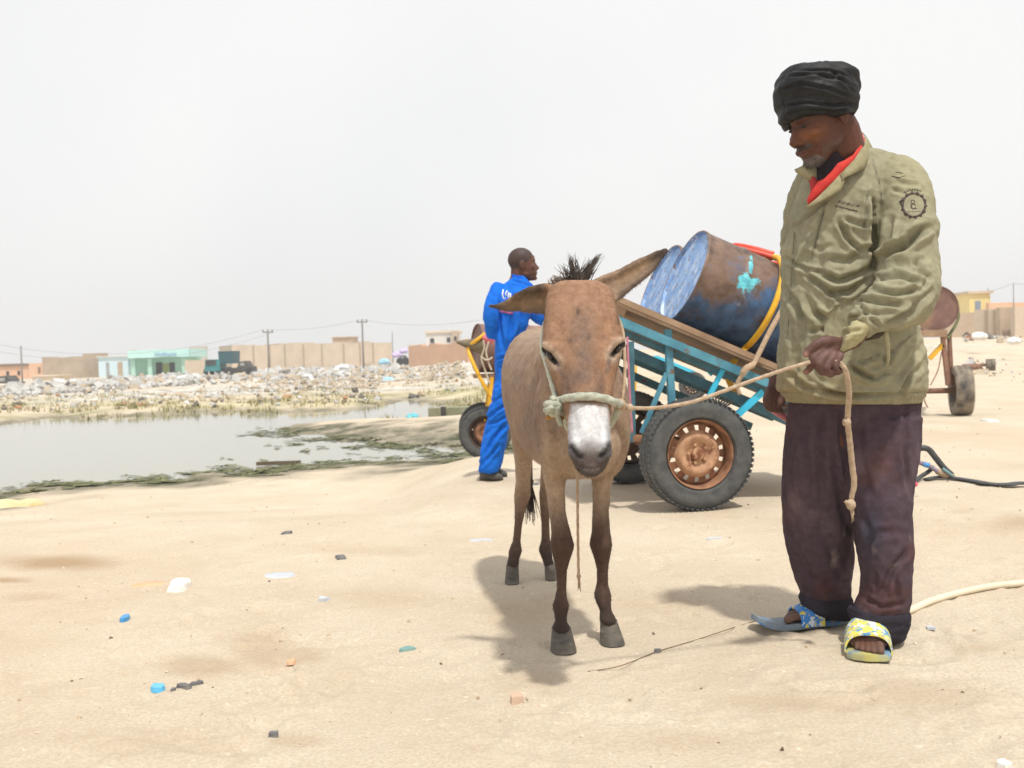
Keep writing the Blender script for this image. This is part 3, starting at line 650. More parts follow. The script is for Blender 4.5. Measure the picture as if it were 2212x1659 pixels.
def make_wheel(parent, c, n, r, wd, tyre, rim, holes=14, rimr=.62, spin=0.2, hubm=None, dish=1):
    n = n.normalized(); x = V(0, 0, 1); x = (x-n*x.dot(n)).normalized(); y = n.cross(x)
    w_ = bpy.data.objects.new('wheel', None); COL.objects.link(w_); w_.parent = parent; w_.location = Vector(c)-wloc(parent); w_.empty_display_size = .05
    b = rimr*r; h = wd/2
    prof = [(-h*.72, b), (-h*.95, b+.05*r), (-h, b+.17*r), (-h*.93, r*.93), (-h*.76, r*.985), (-h*.3, r), (h*.3, r), (h*.76, r*.985), (h*.93, r*.93), (h*.985, b+.24*r), (h*1.0, b+.17*r), (h*.97, b+.14*r), (h*.95, b+.05*r), (h*.72, b), (h*.5, b*.97), (-h*.5, b*.97)]
    m_ = MB().lathe(c, n, prof, 72, X=x, closed=True)
    for k in range(62):
        t = 2*math.pi*k/62; er = x*math.cos(t)+y*math.sin(t); et = n.cross(er)
        for a in (-.82, -.3, .3, .82):
            rr = r*(1.0 if abs(a) < .5 else .978); tt = t+(.05 if abs(a) < .5 else 0)
            er2 = x*math.cos(tt)+y*math.sin(tt); m_.box(Vector(c)+er2*rr+n*(a*h), wd*.19, r*.062, r*.02, X=n, Y=n.cross(er2), Z=er2)
    build(m_, 'tyre', tyre, w_, auto=35)
    # rim: outer barrel + pierced disc
    N = holes*6; vs = []; fs = []
    prof = [(h*.80, b*1.0), (h*.86, b*.985), (h*.80, b*.95), (h*.45, b*.925), (-h*.1, b*.91), (h*.02, b*.86), (h*.06, b*.82), (h*.10*dish, b*.76), (h*.20*dish, b*.68), (h*.42*dish, b*.60), (h*.50*dish, b*.54), (h*.44*dish, b*.42), (h*.22*dish, b*.34), (h*.20*dish, b*.20)]
    Cc = Vector(c)
    for a, rr in prof:
        for k in range(N):
            t = spin+2*math.pi*k/N; vs.append(Cc+n*a+(x*math.cos(t)+y*math.sin(t))*rr)
    for i in range(len(prof)-1):
        for k in range(N):
            if i in (6, 7) and k % 6 in (2, 3): continue
            a0 = i*N+k; a1 = i*N+(k+1) % N; fs.append((a0, a1, a1+N, a0+N))
    fs.append(tuple((len(prof)-1)*N+k for k in range(N)))
    m_ = MB().add(vs, fs); m_.mi = [1 if min(f)//N >= 8 else 0 for f in m_.f]
    build(m_, 'rim', [rim, hubm or rim], w_, auto=50)
    m_ = MB().lathe(Cc, n, [(h*.1, b*.19), (h*.42, b*.18), (h*.50, b*.13), (h*.52, .001)], 20, X=x)
    for k in range(5):
        t = 2*math.pi*k/5+.3; p = Cc+(x*math.cos(t)+y*math.sin(t))*b*.27+n*h*.24; m_.lathe(p, n, [(0, b*.05), (h*.14, b*.05), (h*.16, b*.03), (h*.16, .0005)], 8)
    build(m_, 'hub', hubm or rim, w_, auto=40)
    # barrel back of the rim
    return w_

def barrel(name, label, parent, c, ax, r, L, mats, dents=(), grp=None, up=None):
    """steel drum: c = centre of the front face, ax = direction into the body"""
    ax = ax.normalized(); up = up or V(0, 0, 1); x = (up-ax*up.dot(ax)).normalized(); y = ax.cross(x); c = Vector(c)
    prof = [(.020, .001), (.020, r*.3), (.020, r*.7), (.020, r*.945), (.0, r*.965), (-.002, r*.985), (.004, r*1.0), (.016, r*1.0), (.022, r*.985)]
    for k in range(1, 60):
        a = .022+(L-.044)*k/60; b = 0
        for q in (1/3, 2/3): b += .010*math.exp(-((a/L-q)/.016)**2)
        for q in (.12, .88): b += .0
        prof.append((a, r*.985+b))
    prof += [(L-.022, r*.985), (L-.016, r), (L-.004, r), (L+.002, r*.985), (L, r*.965), (L-.02, r*.945), (L-.02, .001)]
    m_ = MB().lathe(c, ax, prof, 72, X=x)
    nf = 72
    me = m_.mesh('drum', c); co = getco(me)
    a = co@np.array(ax); rad = co-np.outer(a, np.array(ax)); rl = np.linalg.norm(rad, axis=1)+1e-9; rd = rad/rl[:, None]
    d = .006*fbm(co*5, 3, 61)+.010*np.minimum(fbm(co*3.0+3, 2, 63), 0)
    for (da, dt, dr, dp) in dents:
        th = np.arctan2(rad@np.array(y), rad@np.array(x)); dd = ((a-da)/dr)**2+((((th-dt+math.pi) % (2*math.pi))-math.pi)*r/dr)**2; d = d-dp*np.exp(-dd)
    co = co+rd*(d*(rl > r*.97))[:, None]
    co = co+np.outer(.006*fbm(co*6, 3, 66)*(rl < r*.93), np.array(ax))
    setco(me, co)
    for mt in mats: me.materials.append(mt)
    mi = []; cent = np.zeros(len(me.polygons)*3); me.polygons.foreach_get('center', cent); cent = cent.reshape(-1, 3); ac = cent@np.array(ax); rc = np.linalg.norm(cent-np.outer(ac, np.array(ax)), axis=1)
    mi = np.where((ac < .040) & (rc < r*.955), 1, 0).astype(np.int32); me.polygons.foreach_set('material_index', mi)
    bm = bmesh.new(); bm.from_mesh(me); bmesh.ops.recalc_face_normals(bm, faces=bm.faces); bm.to_mesh(me); bm.free()
    me.polygons.foreach_set('use_smooth', [True]*len(me.polygons)); me.set_sharp_from_angle(angle=R(50))
    o = bpy.data.objects.new(name, me); COL.objects.link(o); o.location = c
    if parent: o.location = c-wloc(parent); o.parent = parent
    else: tag(o, label, 'barrel', grp)
    return o

def drum_side_mat():
    mt = bpy.data.materials.new('drum_side'); mt.use_nodes = True; nt = mt.node_tree; N = nt.nodes; L = nt.links; b = N['Principled BSDF']
    b.inputs['Roughness'].default_value = .5; tc = N.new('ShaderNodeTexCoord'); vec = tc.outputs['Object']
    def nz(sc, det=8, ro=.6):
        n = N.new('ShaderNodeTexNoise'); n.inputs['Scale'].default_value = sc; n.inputs['Detail'].default_value = det; n.inputs['Roughness'].default_value = ro; L.new(vec, n.inputs['Vector']); return n.outputs[0]
    def ramp(x, p0, c0, p1, c1):
        r = N.new('ShaderNodeValToRGB'); r.color_ramp.elements[0].position = p0; r.color_ramp.elements[1].position = p1
        r.color_ramp.elements[0].color = (*c0, 1); r.color_ramp.elements[1].color = (*c1, 1); L.new(x, r.inputs[0]); return r.outputs[0]
    def mix(f, a, c):
        m_ = N.new('ShaderNodeMix'); m_.data_type = 'RGBA'; L.new(f, m_.inputs[0])
        for s_, q in ((6, a), (7, c)):
            if isinstance(q, tuple): m_.inputs[s_].default_value = (*q, 1)
            else: L.new(q, m_.inputs[s_])
        return m_.outputs[2]
    rust = ramp(nz(9), .35, (.07, .042, .030), .68, (.25, .155, .105))
    blue = ramp(nz(12), .35, (.02, .05, .11), .65, (.055, .13, .27))
    # the lower half keeps more blue paint
    sp = N.new('ShaderNodeSeparateXYZ'); L.new(vec, sp.inputs[0])
    ad = N.new('ShaderNodeMath'); ad.operation = 'MULTIPLY_ADD'; L.new(sp.outputs[2], ad.inputs[0]); ad.inputs[1].default_value = -.75; ad.inputs[2].default_value = -.13
    ax_ = N.new('ShaderNodeMath'); ax_.operation = 'ADD'; L.new(ad.outputs[0], ax_.inputs[0]); L.new(nz(4.5, 10, .7), ax_.inputs[1])
    f = ramp(ax_.outputs[0], .40, (0, 0, 0), .54, (1, 1, 1)); col = mix(f, rust, blue)
    pale = ramp(nz(7, 10, .7), .60, (0, 0, 0), .66, (.55, .55, .55)); col = mix(pale, col, (.30, .25, .23))
    at = N.new('ShaderNodeAttribute'); at.attribute_name = 'Patch'; 
    mm = N.new('ShaderNodeMath'); mm.operation = 'MULTIPLY_ADD'; L.new(nz(16, 6, .7), mm.inputs[0]); mm.inputs[1].default_value = .5; sc_ = N.new('ShaderNodeSeparateColor'); L.new(at.outputs['Color'], sc_.inputs[0])
    L.new(sc_.outputs[0], mm.inputs[2]); f2 = ramp(mm.outputs[0], .58, (0, 0, 0), .62, (1, 1, 1)); col = mix(f2, col, ramp(nz(24), .4, (.07, .36, .44), .6, (.14, .56, .62)))
    L.new(col, b.inputs['Base Color'])
    bp = N.new('ShaderNodeBump'); bp.inputs['Strength'].default_value = .35; bp.inputs['Distance'].default_value = .003; L.new(nz(30), bp.inputs['Height']); L.new(bp.outputs[0], b.inputs['Normal'])
    return mt
DRUM = drum_side_mat()
FACE = mat('flaking_blue_paint', (.15, .30, .58), (.27, .43, .70), scale=7, rough=.5, bump=.4, c3=(.50, .58, .70), s3=13, lo3=.50, hi3=.66, stretch=(1.6, 1.6, .6))
_nt = FACE.node_tree
n_ = _nt.nodes.new('ShaderNodeTexNoise'); n_.inputs['Scale'].default_value = 26; n_.inputs['Detail'].default_value = 9; n_.inputs['Roughness'].default_value = .7
r_ = _nt.nodes.new('ShaderNodeValToRGB'); r_.color_ramp.elements[0].position = .57; r_.color_ramp.elements[1].position = .62; m_ = _nt.nodes.new('ShaderNodeMix'); m_.data_type = 'RGBA'
tcx = _nt.nodes.new('ShaderNodeTexCoord'); _nt.links.new(tcx.outputs['Object'], n_.inputs['Vector'])
old = _nt.nodes['Principled BSDF'].inputs['Base Color'].links[0].from_socket
_nt.links.new(n_.outputs[0], r_.inputs[0]); _nt.links.new(r_.outputs[0], m_.inputs[0]); _nt.links.new(old, m_.inputs[6]); m_.inputs[7].default_value = (.19, .10, .06, 1); _nt.links.new(m_.outputs[2], _nt.nodes['Principled BSDF'].inputs['Base Color'])
BRDRUM = mat('brown_drum', (.16, .085, .07), (.26, .15, .12), scale=5, rough=.55, c3=(.32, .20, .12), s3=5, lo3=.6, hi3=.68)
GREENR = mat('green_rim', (.10, .14, .06), (.2, .2, .1), scale=10, rough=.7)

# ---- main cart
K0 = V(.957, 6.70, 0); ex = V(.982, .188, 0).normalized(); ey = V(-.188, .982, 0).normalized(); TA = R(23.3)
td = (ex*math.cos(TA)+V(0, 0, -math.sin(TA))).normalized(); tn = (ex*math.sin(TA)+V(0, 0, math.cos(TA))).normalized()
def C(s, l, z): return K0+ex*s+ey*l+V(0, 0, z)
def T(s, l, h): return K0+V(0, 0, 1.05)+td*(s/math.cos(TA))+ey*l+tn*h
cart = empty('water_cart', K0, 'teal framed water cart tilted back on two rusty rimmed car wheels', 'cart')
WR = .333
for sgn, ty in ((-1, TYREG), (1, TYREG)):
    make_wheel(cart, C(0, sgn*.665, WR), ey*(-1 if sgn < 0 else 1), WR, .19, ty, RUST if sgn < 0 else DARKR, hubm=RIMC if sgn < 0 else DARKR)
# inner ochre disc ring of the near rim
m_ = MB().tube([C(0, -.60, WR), C(0, .60, WR)], .03, 12); m_.box(C(0, 0, WR), 1.0, .07, .07, X=ey, Y=ex); build(m_, 'axle', RUST, cart)
# planks
for k in range(7):
    l0 = -.60+.172*k; m_ = MB(); a = T(-.47-.02*(k % 3), l0+.083, .0); b = T(1.18, l0+.083, 0)
    m_.bar(a, b, .163, .034, up=tn); o = build(m_, 'plank', WOOD, cart, smooth=False)
# front cross beam + rails
build(MB().bar(T(-.43, -.64, -.045), T(-.43, .62, -.045), .09, .055, up=tn), 'cross_beam', WOOD, cart, smooth=False)
build(MB().bar(T(1.12, -.62, -.045), T(1.12, .62, -.045), .07, .05, up=tn), 'cross_beam', WOOD, cart, smooth=False)
build(MB().bar(T(-.47, -.655, .012), T(.62, -.655, .006), .035, .034, up=tn), 'side_board', WOOD, cart, smooth=False)
for l in (-.62, .56):
    mm_ = TEALP if l < 0 else TEALD
    build(MB().bar(T(-.45, l, -.10), T(1.15, l, -.10), .045, .05, up=tn), 'rail', mm_, cart, smooth=False)
    build(MB().bar(T(-.42, l+.05, -.145), T(1.15, l+.05, -.145), .04, .035, up=tn), 'rail', TEALD, cart, smooth=False)
    build(MB().bar(T(-.41, l+.12, -.225), T(1.05, l+.12, -.255), .045, .055, up=tn), 'lower_rail', TEALD, cart, smooth=False)
def pv(u, v, l):   # point on the vertical plane at lateral offset l seen at (u, v)
    d = ray(u, v); k = (K0+ey*l-CAMP).dot(ey)/d.dot(ey); return CAMP+d*k
for l, off in ((-.60, 0), (.58, 1)):
    def q(u, v):
        p = pv(u, v, -.60); return p+ey*(l+.60)
    build(MB().bar(q(1442, 712), q(1453, 905), .042, .03, up=ey), 'post', TEALP if not off else TEALD, cart, smooth=False)
    build(MB().bar(q(1362, 738), q(1366, 955), .035, .03, up=ey), 'post', TEALD, cart, smooth=False)
    if off: continue
    build(MB().bar(q(1440, 806), q(1386, 936), .026, .02, up=ey), 'brace', TEALP, cart, smooth=False)
    build(MB().bar(q(1563, 795), q(1522, 876), .03, .016, up=ey), 'brace', CYAN, cart, smooth=False)
    build(MB().bar(q(1648, 846), q(1586, 902), .042, .016, up=ey), 'brace', CYAN, cart, smooth=False)
    build(MB().bar(q(1366, 946), q(1500, 952), .04, .04, up=ey), 'axle_bracket', RUST, cart, smooth=False)
build(MB().bar(pv(1510, 776, .3), pv(1540, 808, .3), .04, .015, up=ey), 'brace', CYAN, cart, smooth=False)
for l in (-.5, .45): build(MB().tube(bez([T(1.1, l, -.1), T(1.25, l*.97, -.11), T(1.4, l*.95, -.12), T(1.55, l*.93, -.13)], 6), .028, 10), 'shaft', TEALD, cart)
# leaf spring coil and bolts
cs = pv(1572, 862, -.4); pts = [cs+ex*(.05*math.cos(t)+.006*t*.3)+V(0, 0, .045*math.sin(t))+ey*(.012*t) for t in np.linspace(0, 25, 90)]
build(MB().tube(pts, .006, 6), 'coil_spring', mat('steel', (.35, .35, .36), (.2, .17, .15), scale=20, metal=.6, rough=.4), cart)
pp_ = bez([pv(1355, 728, -.63), pv(1358, 800, -.65), pv(1362, 880, -.65), pv(1366, 935, -.65)], 6); build(MB().tube(pp_, .0075, 6), 'pink_cord', mat('pink_cord', (.55, .22, .28), (.4, .12, .18), scale=30), cart)
# drums
def sol(u, v, l, h):
    best = None
    for k in range(-80, 120):
        s = k*.01; x = T(s, l, h); uu, vv, _ = UVn(np.array([tuple(x)])); e = abs(uu[0]-u)
        if best is None or e < best[0]: best = (e, s)
    return best[1]
s1 = sol(1476, 585, -.27, .375); s2 = sol(1424, 592, .33, .375)
d1 = barrel('barrel', 'nearer blue and rust steel drum with turquoise paint patch lying on the tilted cart', None, T(s1, -.27, .375), td, .312, .88, [DRUM, FACE], dents=((.28, -1.25, .10, .022), (.62, -.9, .12, .015)), grp='drums on the tilted cart', up=tn)
d2 = barrel('barrel', 'farther blue faced drum half hidden behind the nearer drum and donkey ear', None, T(s2, .33, .375), td, .308, .88, [DRUM, FACE], grp='drums on the tilted cart', up=tn)
for o in (d1, d2):
    me = o.data; c = getco(me)+np.array(o.location); u, v, _ = UVn(c)
    # turquoise overpaint patch on the near drum side
    dd = np.minimum(np.hypot((u-1610)/26, (v-612)/28), np.hypot((u-1634)/16, (v-608)/14)); dd = np.minimum(dd, np.hypot((u-1622)/6, (v-575)/26))
    val = np.where(o is d1, .52-dd*.26+.10*fbm(c*22, 4, 8), 0)
    setcol(me, np.stack([np.clip(val, 0, 1)*(1 if o is d1 else 0)]*3, 1), 'Patch')
# yellow hose strapped round the drums, red hose on top
def ring_pts(s, l0, rr, a0, a1, n=30, ds=0, cl=-.27):
    out = []
    for i in range(n+1):
        t = a0+(a1-a0)*i/n; out.append(T(s+ds*i/n, cl, .375)+tn*(rr*math.cos(t))-ey*(rr*math.sin(t)))
    return out
sy = s1+.47
hz = ring_pts(sy, 0, .339, R(-40), R(150), 40, ds=-.02)+[pv(1572, 800, -.5), pv(1580, 835, -.42), pv(1592, 866, -.38)]
tag(build(MB().tube(bez(hz, 2), .019, 12), 'yellow_hose', YELH), 'thick yellow hose strapped around the near drum', 'hose')
rz = [T(sy-.26, .0, 0.689), T(sy-.22, -.12, 0.702), T(sy-.14, -.22, 0.707), T(sy-.02, -.30, 0.709), T(sy+.06, -.34, 0.702), T(sy+.10, -.26, 0.709), T(sy+.04, -.12, 0.714), T(sy-.10, -.02, 0.709), T(sy-.19, -.08, 0.734), T(sy-.10, -.2, 0.739), T(sy+.0, -.27, 0.739)]
tag(build(MB().tube(bez(rz, 6), .017, 10), 'red_hose', REDH), 'red hose coiled on top of the near drum', 'hose')
wz = [pv(1690, 668, -.64), pv(1665, 712, -.66), pv(1640, 762, -.67), pv(1628, 786, -.68), pv(1612, 796, -.70), pv(1600, 815, -.69), pv(1592, 832, -.68), pv(1598, 852, -.68)]
tag(build(MB().tube(bez(wz, 5), [.016]*16+[.02]*8+[.013]*12, 10), 'tie_rope', ROPE), 'tan lashing rope knotted to the cart side right of the yellow hose', 'rope')

# ---- left cart behind the man in blue
Y2 = 10.8; wc = P(1047, 905, Y2); wc.z = .278+gz(wc.x, wc.y)
c2 = empty('drum_cart', V(wc.x+.3, wc.y+.5, gz(wc.x+.3, wc.y+.5)), 'drum cart loaded with a cone-shaped dark bundle, behind the man in blue', 'cart')
n2 = V(.05, -.999, 0); t2 = V(.999, .05, 0)
make_wheel(c2, wc, n2, .278, .17, TYREG, DARKR, hubm=RUST)
make_wheel(c2, wc-n2*.9, -n2, .278, .17, TYREG, DARKR)
build(MB().tube([wc, wc-n2*.9], .03, 8), 'axle', RUST, c2)
zc = P(1030, 790, Y2).z
for k in range(4): build(MB().bar(wc-n2*(.2+.25*k)+V(0, 0, zc-wc.z-.12)-t2*.1, wc-n2*(.2+.25*k)+V(0, 0, zc-wc.z-.12)+t2*1.5, .22, .03), 'plank', WOOD, c2, smooth=False)
for a in (.1, .8): build(MB().bar(wc-n2*a+t2*.02+V(0, 0, .0), wc-n2*a+t2*.1+V(0, 0, zc-wc.z-.13), .05, .04, up=n2), 'post', YELH, c2, smooth=False)
for a in (.1, .8): build(MB().bar(wc-n2*a+t2*.04+V(0, 0, .06), wc-n2*a+t2*.6+V(0, 0, zc-wc.z-.13), .05, .04, up=n2), 'brace', YELH, c2, smooth=False)
def q2(u, v, d=0): return P(u, v, Y2+d)
tag(barrel('barrel', '', None, q2(1030, 752, .35), V(.95, .3, -.05), .27, .86, [BRDRUM, BRDRUM]), 'brown drum mostly hidden behind the man in blue, on his left', 'barrel')
m_ = MB().loft([[q2(1042, 748, .0)+V(.03, 0, 0)+V(0, .16*math.sin(t), .105*math.cos(t)) for t in [2*math.pi*k/16 for k in range(16)]],
      [q2(1018, 745, -.0)+V(0, .10*math.sin(t), .062*math.cos(t)) for t in [2*math.pi*k/16 for k in range(16)]], [q2(986, 739, -.02)+V(0, .02*math.sin(t), .012*math.cos(t)) for t in [2*math.pi*k/16 for k in range(16)]]])
tag(build(m_, 'cone_bundle', mat('dark_olive_cloth', (.12, .10, .06), (.20, .16, .10), scale=12, rough=.9), auto=60), 'dark cone-shaped cloth bundle sticking out left of the drum', 'bundle')
tag(build(MB().tube(bez([q2(1066, 706, -.1), q2(1052, 718, -.1), q2(1030, 735, -.12), q2(1012, 752, -.05), q2(1018, 775, -.1), q2(1035, 812, -.15), q2(1052, 842, -.15), q2(1066, 862, -.15)], 8), .021, 10), 'yellow_hose', YELH), 'yellow hose looped beside the cone-shaped bundle', 'hose')
for a, pts in enumerate(([(1044, 735), (1046, 752), (1040, 775), (1048, 800), (1058, 830)], [(1056, 738), (1050, 760), (1056, 785), (1062, 800)], [(1038, 770), (1052, 778), (1064, 772)])):
    tag(build(MB().tube(bez([q2(u, v, -.2-.02*a) for u, v in pts], 6), .010, 8), 'lashing_rope', mat('pale_rope%d' % 0, (.55, .48, .38), (.4, .34, .26), scale=60)), ['pale rope hanging down the left drum to the wheel', 'short pale rope nearest the back of the man in blue', 'pale rope wrapped across under the cone-shaped bundle'][a], 'rope')
m_ = MB().ell(q2(1056, 731, -.1), .07, .1, .06); tag(build(m_, 'pink_rag', mat('pink_rag', (.72, .20, .22), (.6, .15, .2), scale=12)), 'small pink rag stuffed on top of the left drum', 'rag')

# ---- right cart
Y3 = 12.9; f3 = P(2018, 666, Y3)
c3 = empty('drum_cart', V(P(2050, 880, Y3).x, Y3, gz(4.9, 12.9)), 'rusty two-wheeled drum cart seen end on at the right, behind the man holding the rope', 'cart')
tag(barrel('barrel', '', None, f3, V(.33, 1, .02), .292, .88, [BRDRUM, BRDRUM], dents=()), 'brown drum with a green rim lying end on upon the right cart', 'barrel')
RB = mat('rusty_brown_frame', (.20, .10, .07), (.32, .18, .12), scale=8, rough=.8)
w3 = P(2076, 832, Y3); w3.z = gz(w3.x, w3.y)+.315
make_wheel(c3, w3, V(.97, -.22, 0), .315, .21, TYRET, DARKR); make_wheel(c3, w3+V(-1.3, .3, 0), V(-.97, .22, 0), .315, .21, TYRET, DARKR)
def q3(u, v, d=0): return P(u, v, Y3+d)
build(MB().tube([w3, w3+V(-1.3, .3, 0)], .035, 8), 'axle', RB, c3)
build(MB().bar(q3(2036, 722), q3(2048, 832), .05, .05), 'post', RB, c3, smooth=False); build(MB().bar(q3(2050, 722, .1), q3(2056, 832, .1), .06, .04), 'post', RB, c3, smooth=False)
build(MB().bar(q3(1930, 722, -.05), q3(2044, 720, -.05), .07, .09), 'cross_beam', WOOD, c3, smooth=False)
build(MB().bar(q3(2040, 727, .0), q3(2044, 727, 1.6), .07, .07), 'rail', RB, c3, smooth=False); build(MB().bar(q3(1950, 727, .0), q3(1958, 727, 1.6), .07, .07), 'rail', RB, c3, smooth=False)
build(MB().bar(q3(2036, 745), q3(2008, 775), .05, .05), 'brace', YELH, c3, smooth=False); build(MB().bar(q3(2002, 828), q3(1995, 856), .04, .04), 'hook', RB, c3, smooth=False)
build(MB().tube(bez([q3(1995, 856), q3(1998, 868), q3(2004, 880)], 4), .008, 6), 'chain', RB, c3)
build(MB().tube(bez([q3(2034, 760), q3(2026, 800), q3(2010, 832)], 4), .007, 6), 'wire', RB, c3)
tag(build(MB().tube(bez([q3(2000, 612, .2), q3(2022, 616, .18), q3(2048, 632, .15), q3(2066, 655, .1), q3(2070, 685, .08), q3(2062, 706, .05), q3(2052, 722, .02), q3(2048, 732, 0)], 8), .02, 10), 'green_hose', GREENR), 'thin green hose round the drum of the right cart', 'hose')
# distant axle
Y4 = 30; a4 = P(2140, 788, Y4); t = empty('wheel_axle', V(a4.x, Y4, a4.z-.17), 'small far axle with one grey wheel lying on the sand right of the drum cart', 'axle')
make_wheel(t, a4, V(.9, -.4, 0), .175, .26, TYRET, DARKR); build(MB().tube([a4, a4+V(-.75, .2, 0)], .04, 8).box(a4+V(-.5, .1, -.05), .5, .2, .14), 'beam', RB, t)
# distant blue hand cart seen under the tilted platform
Y5 = 19; w5 = P(1497, 840, Y5); w5.z = gz(w5.x, w5.y)+.26; t = empty('hand_cart', V(w5.x, w5.y, gz(w5.x, w5.y)), 'far blue cart seen through the frame under the tilted platform', 'cart')
make_wheel(t, w5, V(-.5, -.86, 0), .26, .15, TYREG, DARKR)
def q5(u, v, d=0): return P(u, v, Y5+d)
build(MB().bar(q5(1370, 779), q5(1420, 772), .09, .07), 'rail', CYAN, t, smooth=False); build(MB().bar(q5(1420, 772), q5(1500, 805), .06, .06), 'rail', CYAN, t, smooth=False)
build(MB().bar(q5(1500, 805), q5(1500, 838), .05, .05), 'post', CYAN, t, smooth=False); build(MB().bar(q5(1374, 780), q5(1372, 862), .035, .035), 'leg', YELH, t, smooth=False)
# ================================================================ HOSES, PIPE AND LITTER ON THE SAND
BLACKR = mat('black_rubber', (.035, .037, .04), (.07, .07, .07), scale=20, rough=.55)
def gp(u, v, h=0): p = GT(u, v); return p+V(0, 0, h)
tag(build(MB().tube(bez([gp(1940, 1334, .02), gp(1965, 1326, .012), gp(2010, 1306, .012), gp(2070, 1288, .012), gp(2140, 1274, .013), gp(2212, 1266, .013), gp(2330, 1252, .013)], 8), .0125, 12), 'plastic_pipe', mat('cream_pipe', (.74, .66, .50), (.66, .58, .43), scale=6, rough=.4)), 'cream plastic pipe curving over the sand from behind the front sandal to the right edge', 'pipe')
b0 = gp(2030, 1036); YH = b0.y
def qh(u, v, d=0): return P(u, v, YH+d)
tag(build(MB().tube(bez([gp(1975, 1036, .02), qh(1972, 1000, .1), qh(1976, 975, .05), qh(1990, 968), qh(2006, 971), qh(2022, 990), qh(2040, 1012), qh(2056, 1026)], 6), [.012]*12+[.021]*31, 12), 'hose_loop', BLACKR), 'black rubber hose arch standing off the sand behind the man with the turban', 'hose')
tag(build(MB().tube(bez([gp(1975, 1046, .02), gp(1990, 1038, .03), qh(2004, 1020), qh(2018, 1008)], 5), .015, 10), 'short_hose', BLACKR), 'short black hose piece under the hose arch', 'hose')
t = empty('pipe_coupling', b0, 'worn pipe with blue and pink tape ending in a brass coupling under the hose arch', 'pipe')
pts = bez([qh(1962, 990, .05), qh(1985, 999), qh(2004, 1005, -.02), qh(2028, 1020, -.03)], 6)
build(MB().tube(pts, .015, 10), 'pipe', mat('mauve_pipe', (.30, .25, .34), (.2, .18, .22), scale=12), t)
build(MB().tube([qh(1994, 1002, -.01), qh(2007, 1006, -.02)], .0185, 10), 'blue_tape', mat('blue_tape', (.10, .34, .75), (.08, .3, .6), scale=12), t)
build(MB().tube([qh(2024, 1018, -.03), qh(2040, 1025, -.03), qh(2060, 1030, -.03)], [.02, .024, .018], 10), 'coupling', mat('brass_dull', (.45, .34, .22), (.3, .22, .15), scale=20, rough=.6), t)
build(MB().tube([qh(2036, 1012, -.05), qh(2050, 1022, -.06), qh(2062, 1034, -.05)], .009, 8), 'valve_lever', mat('teal_valve', (.15, .38, .42), (.2, .3, .3), scale=20), t)
m_ = MB(); fl = bez([gp(2000, 1040, .015), gp(2030, 1036, .018), gp(2066, 1038, .015), gp(2105, 1044, .015), gp(2141, 1050, .014), gp(2180, 1053, .02), gp(2212, 1052, .025), gp(2330, 1056, .02)], 8)
rg = []
for i, p in enumerate(fl):
    d = (fl[min(i+1, len(fl)-1)]-fl[max(i-1, 0)]).normalized(); x = d.cross(V(0, 0, 1)).normalized(); wv = .022+.02*min(1, i/40)*(1+.3*math.sin(i*.5))
    rg.append([p+x*(wv*math.cos(tt))+V(0, 0, .010*math.sin(tt)) for tt in [2*math.pi*k/10 for k in range(10)]])
m_.loft(rg); tag(build(m_, 'flat_hose', BLACKR), 'flat black lay hose running over the sand to the right edge', 'hose')
tag(build(MB().ell(gp(1976, 1050, .012), .02, .02, .02), 'pink_stopper', mat('pink_plastic', (.8, .12, .2))), 'tiny pink plastic stopper on the sand beside the short black hose', 'stopper')
# thin wire on the sand between donkey and man
pts = [gp(u, v, .0025) for u, v in [(1270, 1452), (1340, 1440), (1420, 1409), (1500, 1385), (1570, 1362), (1640, 1340)]]
tag(build(MB().tube(bez(pts, 8), .0016, 5), 'thin_wire', mat('wire_brown', (.22, .15, .09))), 'thin brown wire lying on the sand between donkey and man', 'wire')

def scrap(name, u, v, sx, sy, h, mt, label, cat, ang=0, bend=0, rounded=False, grp=None, seed=0):
    p = GT(u, v); px = p.y/FPX; X = V(math.cos(ang), math.sin(ang), 0); Yv = V(-X.y, X.x, 0); a = sx*px/2; b = sy*px/2
    rnd = random.Random(seed+int(u)); n = 14; bot = []; top = []
    for k in range(n):
        t_ = 2*math.pi*k/n; rr = 1 if rounded else rnd.uniform(.72, 1.15); e = 2.0 if rounded else 3.2
        cx = math.copysign(abs(math.cos(t_))**(2/e), math.cos(t_))*a*rr; cy = math.copysign(abs(math.sin(t_))**(2/e), math.sin(t_))*b*rr
        zz = bend*(cx/a)**2*a*.5
        bot.append(p+X*cx+Yv*cy+V(0, 0, -.002+max(zz, 0)*.3)); top.append(p+X*cx*.86+Yv*cy*.86+V(0, 0, h+max(zz, 0)+rnd.uniform(-.1, .1)*h))
    m_ = MB().loft([bot, top]); return tag(build(m_, name, mt, auto=45), label, cat, grp)
WHT = mat('chipped_plaster', (.80, .77, .70), (.66, .62, .56), scale=30, rough=.9, bump=.5); BLP = mat('blue_plastic', (.06, .30, .62), (.05, .25, .5), scale=20, rough=.4); SKY = mat('light_blue_plastic', (.12, .48, .75), (.1, .42, .68), scale=20, rough=.4)
DKG = mat('dark_scrap', (.10, .10, .11), (.2, .19, .18), scale=30, rough=.8); ORG = mat('faded_orange_cloth', (.72, .36, .2), (.68, .44, .28), scale=20, rough=.9); TLG = mat('teal_scrap', (.16, .34, .32), (.2, .3, .26), scale=20); PNK = mat('beige_stone', (.60, .42, .30), (.5, .36, .26), scale=20, rough=.9)
GRYP = mat('grey_plastic', (.55, .57, .60), (.45, .47, .5), scale=20)
scrap('plaster_chunk', 388, 1268, 52, 120, .022, WHT, 'white broken plaster chunk on the open sand at left', 'rubble piece', .2)
